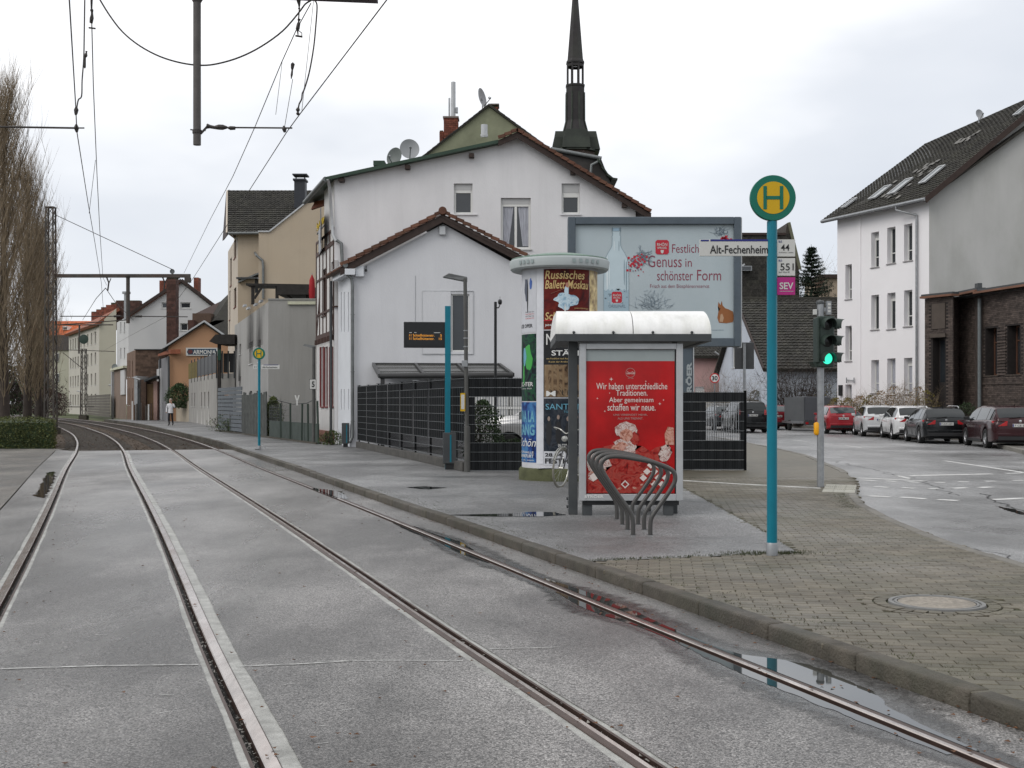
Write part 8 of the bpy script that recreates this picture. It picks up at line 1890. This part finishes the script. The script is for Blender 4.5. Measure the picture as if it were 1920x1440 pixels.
def leafbox(mb, f, n, sz):
    for _ in range(n):
        p = f(); a, b = rv().normalized()*sz*random.uniform(.5, 1.2), rv().normalized()*sz*random.uniform(.4, .9); mb.add([p, p+a, p+a+b, p+b], [(0,1,2,3)])
# clipped hedge
Yh = 42.2; hx1 = XX(104, Yh); hz = .98
t = thing('clipped_hedge', 'clipped green box hedge at the left edge beside the tracks', 'hedge', (hx1-3, Yh+2, 0)); core = MB(); core.prism([(hx1-9, Yh+.1, -.1), (hx1-.1, Yh+.1, -.1), (hx1-4.1, Yh+9, -.1), (hx1-13, Yh+9, -.1)], (0, 0, hz+.02)); core.build('hedge_core', LEAFD, t)
mb = MB(); 
def fh():
    c = random.random(); w_ = mnoise.noise(Vector((random.random()*9, 0, 0)))*.0
    if c < .5: x = hx1-random.random()*6.5; return Vector((x, Yh+.08*mnoise.noise(Vector((x*2, 1, 0)))+random.uniform(-.03, .12), random.uniform(0, hz)))
    yy = random.random()*9
    if c < .75: return Vector((hx1+random.uniform(-.12, .05)-yy*.45, Yh+yy, random.uniform(0, hz)))
    return Vector((hx1-random.random()*6.5-yy*.45, Yh+yy, hz+random.uniform(-.08, .05)))
leafbox(mb, fh, 16000, .05); mb.build('foliage', mat('hedge_leaf', (.032, .052, .014), .6, .5, .9, col2=(.07, .075, .022), island=.5), t)
# grass tufts on the bank
mb = MB()
for _ in range(5000):
    y = random.uniform(42, 80); o = -6-random.random()**1.5*9; p = C3(y, o); z = -.1+min(1.0, (-6-o)*.16); h_ = random.uniform(.06, .2); mb.add([(p.x, p.y, z), (p.x+.03, p.y, z), (p.x+random.uniform(-.08, .08), p.y, z+h_)], [(0,1,2)])
mb.build('grass', mat('grass_blade', (.09, .11, .03), .8, .4, 1, island=.5), kind='stuff')
def bush(name, label, cx_, cy_, z0, rx, ry, h_, nleaf, lm_, nst=30, sz=.06, tw=TWIGD, cat='shrub', fan=.6, r=.012, parts=True):
    t = thing(name, label, cat, (cx_, cy_, z0)); s_ = MB()
    for _ in range(nst):
        a = random.uniform(0, 6.28); q = random.random(); p = Vector((cx_+math.cos(a)*rx*.3*q, cy_+math.sin(a)*ry*.3*q, z0)); pts = shoot(s_, p, Vector((math.cos(a)*rx/h_*fan*1.2, math.sin(a)*ry/h_*fan*1.2, 1)), h_*random.uniform(.6, 1.05), r, 5, .03, .14)
        for q_ in pts[2:]:
            for _ in range(3): shoot(s_, q_, rv()+Vector((0, 0, .7)), h_*random.uniform(.12, .3), r*.5, 2, .05, .15)
    s_.build('branches', tw, t, kind='stuff')
    if nleaf:
        mb = MB()
        def f_():
            a = random.uniform(0, 6.28); k = random.random()**.4; zz = random.random(); w_ = math.sin(math.pi*min(.98, .18+zz*.8))**.7; w_ *= 1+.35*mnoise.noise(Vector((math.cos(a)*2, math.sin(a)*2, zz*4+cx_)))
            return Vector((cx_+math.cos(a)*rx*k*w_, cy_+math.sin(a)*ry*k*w_, z0+zz*h_))
        leafbox(mb, f_, nleaf, sz); mb.build('foliage', lm_, t)
    return t
# ivy column, weeds, yard greenery
Yi = 58.5; bush('ivy_bush', 'narrow ivy covered bush in front of the garden fence', XX(512, 53.5), 53.5, .1, .48, .4, 1.75, 4200, mat('ivy_leaf', (.06, .10, .025), .5, .5, 2, island=.6, col2=(.1, .12, .04)), 14, .06, cat='bush')
for (px, Y, w_, h_, lab) in ((425, 62, 1.1, .9, 'weeds and brambles at the foot of the weathered board fence'), (440, 60.5, .9, .7, 'low green weeds between the board fence and the second stop sign'), (450, 60, .8, .9, 'tangle of climbing weeds left of the second stop sign')):
    bush('weeds', lab, XX(px, Y), Y, .1, w_, .3, h_, 900, LEAFY, 14, .05, cat='weeds')
bush('weeds', 'grassy weeds at the base of the half timbered wall', XX(625, 43), 42.6, .1, .5, .3, .5, 700, LEAFY, 16, .05, cat='weeds')
bush('yard_shrub', 'green conifer shrub in the yard behind the fence gap', XX(905, 29), 29, .1, .55, .5, 1.55, 3800, mat('shrub_green', (.035, .062, .022), .6, .4, 2, island=.5), 14, .05, cat='shrub')
bush('yard_hedge', 'low dark hedge beneath the silver car in the yard', XX(965, 28.6), 28.6, .1, .9, .3, .62, 2600, LEAFD, 14, .045, cat='hedge')
bush('green_bush', 'round green bush above the garden wall beside the orange house', XX(333, 94), 94.5, 1.2, 1.15, .8, 1.9, 5200, MATS['shrub_green'], 12, .09, cat='bush')
bush('dark_bush', 'bare dark round bush beneath the far cream house', XX(92, 150), 150, 0, 2.0, 1.6, 3.4, 1500, mat('bush_red_brown', (.07, .045, .04), .8, .3, 2, island=.4), 60, .12, cat='bush'); bush('dark_bush', 'bare reddish round bush right of the lattice mast foot', XX(113, 148), 148, 0, 1.3, 1.2, 2.8, 1100, MATS['bush_red_brown'], 50, .12, cat='bush')
bush('bare_shrub', 'large bare dark shrub behind the trailer in front of the tiled roof', XX(1498, 76), 76.5, .1, 2.0, 1.5, 3.9, 0, None, 90, r=.022, fan=1.0)
bush('bare_shrub', 'bare shrub right of the traffic light before the pale blue house', XX(1553, 74), 74, .1, 1.3, 1.0, 2.6, 400, LEAFO, 46, r=.016, fan=1.0); bush('bare_shrub', 'pale twiggy shrub in front of the pink and blue white houses', XX(1367, 84), 84, .1, 2.1, 1, 3.6, 0, None, 80, tw=mat('twig_grey', (.19, .17, .15), .85, .2, 3, island=.3), r=.012, fan=.9)
bush('dark_shrub', 'dark leafy shrub behind the pale garden wall', XX(1418, 88), 88, .1, 1.5, 1.2, 2.4, 1500, mat('shrub_dark_olive', (.05, .055, .03), .7, .4, 2, island=.5), 30, .09)
for i, (px, Y, rx, h_, lab) in enumerate(((-20, 95, 4.5, 5, 'dark bare thicket behind the left edge of the hedge'), (25, 105, 4, 4.2, 'dark thicket between the poplar trunks, left one'), (62, 115, 3.5, 3.6, 'dark thicket between the poplar trunks, right one'))):
    bush('thicket', lab, XX(px, Y), Y, .6, rx, 2, h_, 2600, MATS['bush_red_brown'] if i else LEAFD, 70, .16, cat='bush', r=.03)
# amber hedge
for i, (px, Y, h_, lm_, n_) in enumerate(((1568, 63.5, 1.75, LEAFO, 1500), (1590, 63, 1.75, LEAFO, 1700), (1612, 62.5, 1.85, LEAFB, 1500), (1632, 62, 1.9, LEAFO, 1500), (1652, 61.5, 2.1, LEAFB, 1200), (1676, 61, 2.35, LEAFB, 1100), (1698, 60.5, 2.2, mat('leaf_pale', (.20, .16, .10), .7, .3, 3, island=.4), 500), (1722, 59.5, 2.3, LEAFB, 1000), (1738, 58.5, 2.1, LEAFO, 800))):
    bush('hedge_shrub', ['olive shrub at the left end of the amber hedge', 'olive shrub second from the left in the amber hedge', 'amber brown shrub left of the middle of the hedge by the white house', 'olive green shrub at the middle of the amber hedge', 'amber shrub beneath the first row of windows of the white house', 'tallest amber shrub of the hedge by the white house', 'pale sparse shrub near the right end of the hedge', 'amber brown shrub beside the dark brick building', 'rightmost olive shrub touching the dark brick building'][i], XX(px, Y), Y, .1, .78, .6, h_, n_, lm_, 24, .055, tw=TWIG, r=.009)
bush('green_hedge', 'small green hedge between the black and the maroon estate cars', XX(1812, 52), 52, .1, .8, .6, 1.5, 2000, LEAFD, 12, .05, cat='hedge')
# conifer
Yf_ = 118; cx_ = XX(1521, Yf_); t = thing('spruce_tree', 'dark spruce standing between the tiled house and the white apartment house', 'tree', (cx_, Yf_, 0)); zt_ = ZZ(458, Yf_); MB().tube([(cx_, Yf_, 0), (cx_, Yf_, zt_)], .2, 7, r1=.02).build('trunk', TWIGD, t); mb = MB(); br = MB()
z = 3.0
while z < zt_-.3:
    rr = (zt_-z)*.42+.2; k = 12
    for j in range(k):
        a = random.uniform(0, 6.28); ln = rr*random.uniform(.65, 1.1); d = Vector((math.cos(a), math.sin(a), .12)); p = Vector((cx_, Yf_, z)); pts = [p+d*ln*q/5+Vector((0, 0, -.05*ln*(q/5)**2+.10*ln*(q/5)**4)) for q in range(6)]; br.tube(pts, .03, 3, cap=False, r1=.008)
        for q in pts[1:]:
            for _ in range(14): e_ = (d*.5+rv(.8)); e_.z -= .25; e_ = e_.normalized()*random.uniform(.15, .38); w_ = e_.cross(Vector((0, 0, 1))).normalized()*random.uniform(.03, .07); o_ = q+rv(.10); mb.add([o_-w_, o_+e_*.6+w_*.3, o_+e_, o_+w_], [(0,1,2,3)])
    z += .36
br.build('branches', TWIGD, t); mb.build('foliage', mat('spruce_needles', (.022, .036, .022), .7, .4, 1.5, island=.55), t)
bush('bare_tree', 'small bare tree behind the flat brown roof by the white house', XX(1563, 150), 150, 7, 2.2, 2, 11.5, 0, None, 40, r=.02, cat='tree', tw=TWIG)

# ================================================================== overhead line
CU = mat('wire_dark', (.045, .04, .038), .5, .1, 3, metal=.3); MST = mat('mast_green_brown', (.06, .055, .05), .65, .3, 3, dirt=.5, dscale=1, dcol=(.10, .05, .035))
def lattice(name, label, x, y, H, w0, w1, cat='mast'):
    t = thing(name, label, cat, (x, y, 0)); leg = MB(); lac = MB(); c4 = [(-1, -1), (1, -1), (1, 1), (-1, 1)]; n = int(H/(w0*1.05))
    for a, b in c4: leg.bar((x+a*w0/2, y+b*w0/2, -.2), (x+a*w1/2, y+b*w1/2, H), .07)
    leg.build('corner_legs', MST, t)
    for i in range(n):
        k0, k1 = i/n, (i+1)/n; wa, wb2 = w0+(w1-w0)*k0, w0+(w1-w0)*k1
        for j in range(4):
            p, q = c4[j], c4[(j+1) % 4]
            if i % 2: p, q = q, p
            lac.bar((x+p[0]*wa/2, y+p[1]*wa/2, H*k0), (x+q[0]*wb2/2, y+q[1]*wb2/2, H*k1), .045, .02)
    lac.build('lattice_bars', MST, t); MB().box(x-w1*.6, x+w1*.6, y-w1*.6, y+w1*.6, H, H+.06).build('cap_plate', MST, t); MB().box(x-.4, x+.4, y-.4, y+.4, -.2, .25).build('foundation', KERBM, t)
    return t
Ym = 64.7; mx = XX(95, Ym); mt = lattice('catenary_mast', 'tall lattice tram wire mast left of the tracks with a long cantilever beam', mx, Ym, ZZ(390, Ym), .5, .38)
zb1 = ZZ(516, Ym); bx1 = XX(357, Ym)
MB().box(mx+.22, bx1, Ym-.07, Ym+.07, zb1-.13, zb1+.06).build('beam', MST, mt); MB().tube([P(104, 403, Ym), P(325, 506, Ym)], .02, 6).build('stay_wire', CU, mt)
MB().box(bx1-.3, bx1+.02, Ym-.1, Ym+.1, zb1-.4, zb1-.13).build('beam_end', MST, mt)
MB().tube([P(240, 520, Ym), P(240, 606, Ym)], .10, 10).build('drop_tube', MST, mt); MB().lathe([(.1, 0), (.16, .12)], P(240, 522, Ym), 10).build('tube_flange', MST, mt)
for (a, b, y0_, y1_) in ((232, 112, 593, 593), (248, 352, 593, 594)):
    arm = MB(); arm.tube([P(a, y0_, Ym), P(b, y1_, Ym)], .028, 6); s_ = 1 if b > a else -1; arm.tube([P(a+s_*6, y0_, Ym), P(a+s_*18, y0_, Ym)], .06, 8); arm.build('steady_arm', CU, mt)
arm = MB(); arm.tube([P(238, 595, Ym), P(236, 600, Ym), P(112, 609, Ym)], .03, 6); arm.build('lower_arm', CU, mt)
for px in (200, 305): 
    ins = MB(); ins.tube([P(px, 520, Ym), P(px+4, 530, Ym), P(px+2, 545, Ym)], .04, 6); ins.tube([P(px+8, 522, Ym), P(px+3, 534, Ym)], .025, 6); ins.build('insulator', CU, mt)
# nearer beam with the hanging tube (its mast stands outside the picture on the left)
Yn_ = 20.0; mt2 = lattice('catenary_mast', 'nearer tram wire beam with a thick hanging tube at the top of the picture', XX(-720, Yn_), Yn_, 12, .5, .38)
zb2 = ZZ(3.5, Yn_); 
MB().prism([(XX(708, Yn_), Yn_-.09, zb2), (XX(708, Yn_), Yn_-.09, zb2+.2), (XX(-720, Yn_)+.2, Yn_-.09, zb2+.8), (XX(-720, Yn_)+.2, Yn_-.09, zb2+.5)], (0, .18, 0)).build('beam', mat('beam_violet_brown', (.055, .035, .045), .5, .2, 3), mt2)
TUB = mat('tube_brown_grey', (.085, .078, .075), .55, .2, 4); tb = MB(); tb.tube([P(369.5, 272, Yn_), P(369.5, -2, Yn_)], .0635, 14); tb.build('drop_tube', TUB, mt2, smooth=40); MB().lathe([(.064, 0), (.12, .10)], P(369.5, 5, Yn_), 14).build('tube_flange', TUB, mt2)
cl_ = MB(); cl_.tube([P(357, 243, Yn_), P(381, 246, Yn_)], .012, 6); cl_.lathe([(.068, -.03), (.078, -.03), (.078, .03), (.068, .03)], P(369.5, 247, Yn_), 14); cl_.bar(P(376, 251, Yn_), P(388, 238, Yn_), .03); cl_.bar(P(378, 246, Yn_), P(386, 245, Yn_), .012); cl_.build('clamp', CU, mt2)
ar_ = MB(); ar_.tube([P(388, 236.5, Yn_), P(394, 237.5, Yn_), P(402, 239, Yn_), P(410, 238.3, Yn_), P(418, 238.7, Yn_), P(426, 239, Yn_)], [.045, .03, .028, .045, .045, .02], 8); ar_.tube([P(426, 239, Yn_), P(548, 240, Yn_)], .014, 7); ar_.tube([P(427, 239.5, Yn_), P(432, 240, Yn_), P(441, 240, Yn_)], [.015, .035, .03], 7); ar_.tube([P(532, 236, Yn_), P(533, 242, Yn_), P(534, 248, Yn_)], [.015, .04, .02], 7); ar_.build('steady_arm', CU, mt2)
ar_ = MB(); ar_.tube([P(-720, 226, Yn_), P(143, 240, Yn_)], .017, 7); ar_.tube([P(143, 240, Yn_), P(158, 240, Yn_)], .012, 6); ar_.tube([P(143, 233, Yn_), P(143, 240, Yn_), P(144, 248, Yn_)], [.015, .045, .018], 7); ar_.build('steady_arm', CU, mt2)
def insul(px, pts_, par=mt2, Y=Yn_):
    mb = MB(); mb.tube([P(px+dx, y, Y) for dx, y, r in pts_], [r for dx, y, r in pts_], 8); mb.build('insulator', CU, par)
insul(560, ((0, -6, .03), (0, 2, .035), (1, 9, .02), (1, 14, .012), (1, 16, .022), (1, 18, .01), (0, 35, .012), (1, 36, .03), (0, 41, .012), (0, 44, .03), (-2, 54, .035), (-2, 58, .015), (-1, 67, .008)))
mb = MB(); mb.tube([P(558, 56, Yn_), P(566, 62, Yn_), P(566, 68, Yn_)], .008, 5); mb.tube([P(554, 67, Yn_), P(567, 69, Yn_)], .016, 6); mb.build('stirrup', CU, mt2)
insul(172, ((0, -3, .02), (0, 16, .012), (0, 19, .03), (1, 24, .015), (0, 34, .035), (-1, 42, .03), (1, 44, .01))); MB().tube([P(166.5, 52, Yn_), P(179, 53.5, Yn_)], .014, 6).build('stirrup', CU, mt2)
insul(549, ((0, 117, .008), (0, 120, .035), (-1, 128, .025), (-1, 131, .015), (-2, 140, .02), (-3, 148, .006))); insul(162, ((0, 96, .02), (0, 98, .012), (-1, 104, .03), (-3, 108, .02), (-3, 125, .02), (-3, 128, .01)))
insul(559, ((0, 202, .02), (-.5, 206, .035), (-.5, 210, .015), (-.5, 213, .03), (-1, 216, .012)), Y=19.0); insul(143, ((0, 201, .02), (0, 206, .04), (-.5, 212, .03), (-1, 216, .015)))
def wire(label, pts, r, cat='wire', nm='overhead_wire', g='overhead tram wires'):
    mb = MB(); mb.tube(pts, r, 6); return tag(mb.build(nm, CU), label, cat, g)
XYZ = lambda px, py, Y: P(px, py, Y)
wire('contact wire over the right track, running from the upper edge to the far beam', [P(930, -262, 10), P(725, 0, 13.7), P(563, 213, 19), P(538, 247, 20.4), P(413, 442, 33), P(364, 519, 43.9), P(309, 595, 64.7), P(243, 630, 90), P(190, 660, 120)], .0085)
wire('sagging carrier wire of the right track above its contact wire', [P(583, 6, 19.5), P(556, 55, 19.8), P(528, 117, 21.5), P(478, 238, 25.4), P(437, 330, 29.8), P(395, 410, 42), P(345, 512, 64.4)], .009)
wire('contact wire over the left track passing the left steady arm', [P(118, -262, 10), P(130, 0, 13.7), P(142, 200, 19), P(144, 246, 20.2), P(165, 380, 30), P(178, 455, 38), P(190, 530, 50), P(194, 583, 64.7), P(175, 628, 90)], .0085)
wire('carrier wire of the left track running from the top edge to the far beam junction', [P(168, -60, 18), P(172, 40, 20), P(175, 160, 23), P(182, 330, 31), P(187, 430, 38), P(193, 520, 58), P(200, 535, 64)], .009)
sp_ = [P(x, y, 20) for x, y in ((183, -8), (205, 28), (230, 60), (262, 86), (300, 106), (340, 118), (378, 122.5), (410, 119), (450, 107), (490, 87), (530, 58), (560, 24), (572, 8), (583, 1))]
wire('thick black feeder cable hanging in a deep curve across the top of the picture', smoothpath(sp_, 4), .014, 'cable', 'feeder_cable', None)
wire('black feeder cable dropping from the beam end down to the right contact wire', smoothpath([P(x, y, 19.6) for x, y in ((578, 2), (586, 0), (592, 3), (594.5, 14), (592, 50), (588, 90), (580, 135), (571, 166), (567, 175), (565.5, 186), (561, 195), (559, 206))], 4), .013, 'cable', 'feeder_cable', None)
wire('dark feeder cable hanging down to the left contact wire', smoothpath([P(x, y, 19.6) for x, y in ((159, -5), (158, 60), (157, 110), (154, 150), (153, 180), (147, 187), (144, 202))], 4), .011, 'cable', 'feeder_cable', None)
wire('thin dropper between carrier and contact wire near the right steady arm', [P(549, 148, 20), P(534, 236, 20)], .005); wire('thin dropper hanging from the sagging right carrier wire', [P(529, 117, 21.5), P(517, 215, 21.5)], .0045); wire('short dropper at the beam end down to the contact wire', [P(588, 0, 19.4), P(566, 207, 19.2)], .0045)
wire('thin dropper on the left track beside the poplars', [P(179, 300, 30), P(167, 400, 31)], .006)
wire('slanting span wire below the far beam from junction to right roof', [P(198, 540, 64.7), P(215, 565, 75), P(250, 600, 110)], .02); wire('slanting span wire from junction down to the left', [P(198, 540, 64.7), P(180, 560, 72), P(155, 600, 110)], .02)
# small far masts
m3 = lattice('catenary_mast', 'small far lattice mast with cross arm in front of the cream apartment block', XX(157, 125), 125, ZZ(655, 125), .5, .42)
MB().tube([P(122, 763, 125), P(176, 763, 125)], .05, 6).build('cross_arm', CU, m3); MB().tube([P(127, 656, 125), P(215, 659, 125)], .04, 6).build('steady_arm', CU, m3); MB().tube([P(100, 609, 125), P(212, 609, 125)], .07, 6).build('beam', MST, m3); MB().tube([P(149, 609, 125), P(148, 663, 125)], .09, 6).build('drop_tube', MST, m3)
MB().lathe([(0, .05), (.5, 0), (0, -.05)], P(157, 636, 124), 14, 'y').build('round_plate', mat('plate_dark_green', (.03, .05, .04), .6), m3); MB().tube([P(118, 661, 125), P(157, 693, 125)], .035, 5).build('stay_wire', CU, m3)
lattice('catenary_mast', 'far lattice mast half hidden behind the poplar trunks', XX(62, 100), 100, ZZ(700, 100)+.8, .5, .4)
for (px, Y, top, lab) in ((211, 128, 722, 'far slim street lamp in front of the narrow house'), (151, 160, 733, 'farthest slim lamp before the cream apartment block')):
    t = thing('street_lamp', lab, 'street lamp', (XX(px, Y), Y, 0)); MB().tube([P(px, 800, Y), P(px, top+1, Y)], .09, 6).build('pole', MST, t); MB().tube([P(px, top+1, Y), P(px-7, top, Y)], .08, 6).build('lamp_head', LGREY, t)
t = thing('street_lamp', 'lamp head on an arm over the sheds below the brick annex', 'street lamp', (XX(262, 102), 102, 0)); MB().tube([P(263, 790, 102), P(263, 712, 102)], .06, 6).build('pole', MST, t); MB().tube([P(263, 712, 102), P(250, 708, 102)], .08, 6).build('lamp_head', LGREY, t)

# ================================================================== walking person
def person():
    Y = 78.0; px = 320; x = XX(px, Y); z = .1; s_ = 1.73/1.75
    t = thing('person', 'person in white jacket and dark trousers walking on the platform, hand at face', 'person', (x, Y, z))
    J = {'pel': (0, 0, .95, .15, .11), 'wst': (0, 0, 1.1, .14, .10), 'chs': (0, 0, 1.32, .17, .12), 'nck': (0, -.01, 1.47, .065, .065), 'hd0': (0, -.03, 1.56, .085, .09), 'hd1': (0, -.03, 1.67, .09, .10), 'hd2': (0, -.02, 1.74, .05, .06),
         'lh': (-.09, 0, .88, .095, .09), 'lk': (-.10, -.10, .50, .062, .06), 'la': (-.10, .02, .10, .043, .045), 'lt': (-.11, -.16, .04, .045, .035),
         'rh': (.09, 0, .88, .095, .09), 'rk': (.09, .05, .50, .062, .06), 'ra': (.09, .22, .13, .043, .045), 'rt': (.10, .08, .05, .045, .035),
         'ls': (-.19, 0, 1.40, .068, .065), 'le': (-.27, .03, 1.14, .052, .05), 'lw': (-.25, -.10, .92, .036, .036), 'lf': (-.25, -.13, .84, .032, .02),
         'rs': (.19, 0, 1.40, .068, .065), 're': (.29, -.10, 1.19, .052, .05), 'rw': (.14, -.20, 1.42, .034, .034), 'rf': (.08, -.19, 1.51, .03, .022)}
    E_ = [('pel', 'wst'), ('wst', 'chs'), ('chs', 'nck'), ('nck', 'hd0'), ('hd0', 'hd1'), ('hd1', 'hd2'), ('pel', 'lh'), ('lh', 'lk'), ('lk', 'la'), ('la', 'lt'), ('pel', 'rh'), ('rh', 'rk'), ('rk', 'ra'), ('ra', 'rt'), ('chs', 'ls'), ('ls', 'le'), ('le', 'lw'), ('lw', 'lf'), ('chs', 'rs'), ('rs', 're'), ('re', 'rw'), ('rw', 'rf')]
    ks = list(J); me = bpy.data.meshes.new('body'); me.from_pydata([Vector(J[k][:3])*s_ for k in ks], [(ks.index(a), ks.index(b)) for a, b in E_], [])
    o = bpy.data.objects.new('body', me); COL.objects.link(o); m_ = o.modifiers.new('skin', 'SKIN'); sv = me.skin_vertices[0].data
    for i, k in enumerate(ks): sv[i].radius = (J[k][3], J[k][4]); sv[i].use_root = (k == 'pel')
    o.modifiers.new('sub', 'SUBSURF').levels = 2; dg = bpy.context.evaluated_depsgraph_get(); nm = bpy.data.meshes.new_from_object(o.evaluated_get(dg)); o.modifiers.clear(); o.data = nm; o.parent = t
    for q in (mat('jacket_white', (.62, .62, .64), .7, .1, 9), mat('trousers_dark', (.025, .025, .03), .8), mat('skin_tone', (.42, .25, .18), .5), mat('shoe_black', (.015, .015, .015), .5)): nm.materials.append(q)
    for p in nm.polygons:
        c = p.center; p.use_smooth = True; zz = c.z/s_
        hand = (abs(c.x+.25) < .08 and zz < .91 and c.x < -.19) or (zz > 1.43 and c.y < -.15 and c.x > .03)
        p.material_index = 3 if zz < .09 else 1 if zz < .86 and c.x > -.2 else 2 if zz > 1.49 or hand else 0
    # hair, hem, eyes, nose
    hb = MB(); prof = [(.02, 1.80), (.075, 1.775), (.108, 1.72), (.112, 1.66), (.10, 1.60)]
    for i in range(len(prof)-1): pass
    hb.lathe([(r, h_*s_) for r, h_ in prof], (0, .015, 0), 16); a = hb.build('hair', mat('hair_grey', (.26, .23, .20), .8, .3, 20), None, smooth=60); a.parent = t
    # cut the fringe open at the face
    bm = bmesh.new(); bm.from_mesh(a.data); bmesh.ops.delete(bm, geom=[f for f in bm.faces if f.calc_center_median().y < -.045 and f.calc_center_median().z < 1.71*s_], context='FACES'); bm.to_mesh(a.data); bm.free()
    h_ = MB().lathe([(.175, .83), (.165, .95), (.15, 1.08)], (0, 0, 0), 16).build('jacket_hem', MATS['jacket_white'], None, smooth=60); h_.parent = t; h_.scale = (1, .78, 1)
    n_ = MB()
    for i in range(3): n_.tube([Vector((.08+i*.012, -.20, 1.50)), Vector((.055+i*.012, -.17, 1.56)), Vector((.05+i*.010, -.14, 1.59))], .008, 5)
    n_.build('fingers', MATS['skin_tone'], None).parent = t
    e_ = MB(); 
    for s2 in (-1, 1): e_.lathe([(0, -.008), (.011, 0)], (s2*.032, -.118, 1.655), 8, 'y')
    e_.build('eyes', INK, None).parent = t; MB().prism([(-.013, -.115, 1.60), (.013, -.115, 1.60), (0, -.115, 1.65)], (0, -.025, 0)).build('nose', MATS['skin_tone'], None).parent = t
person()
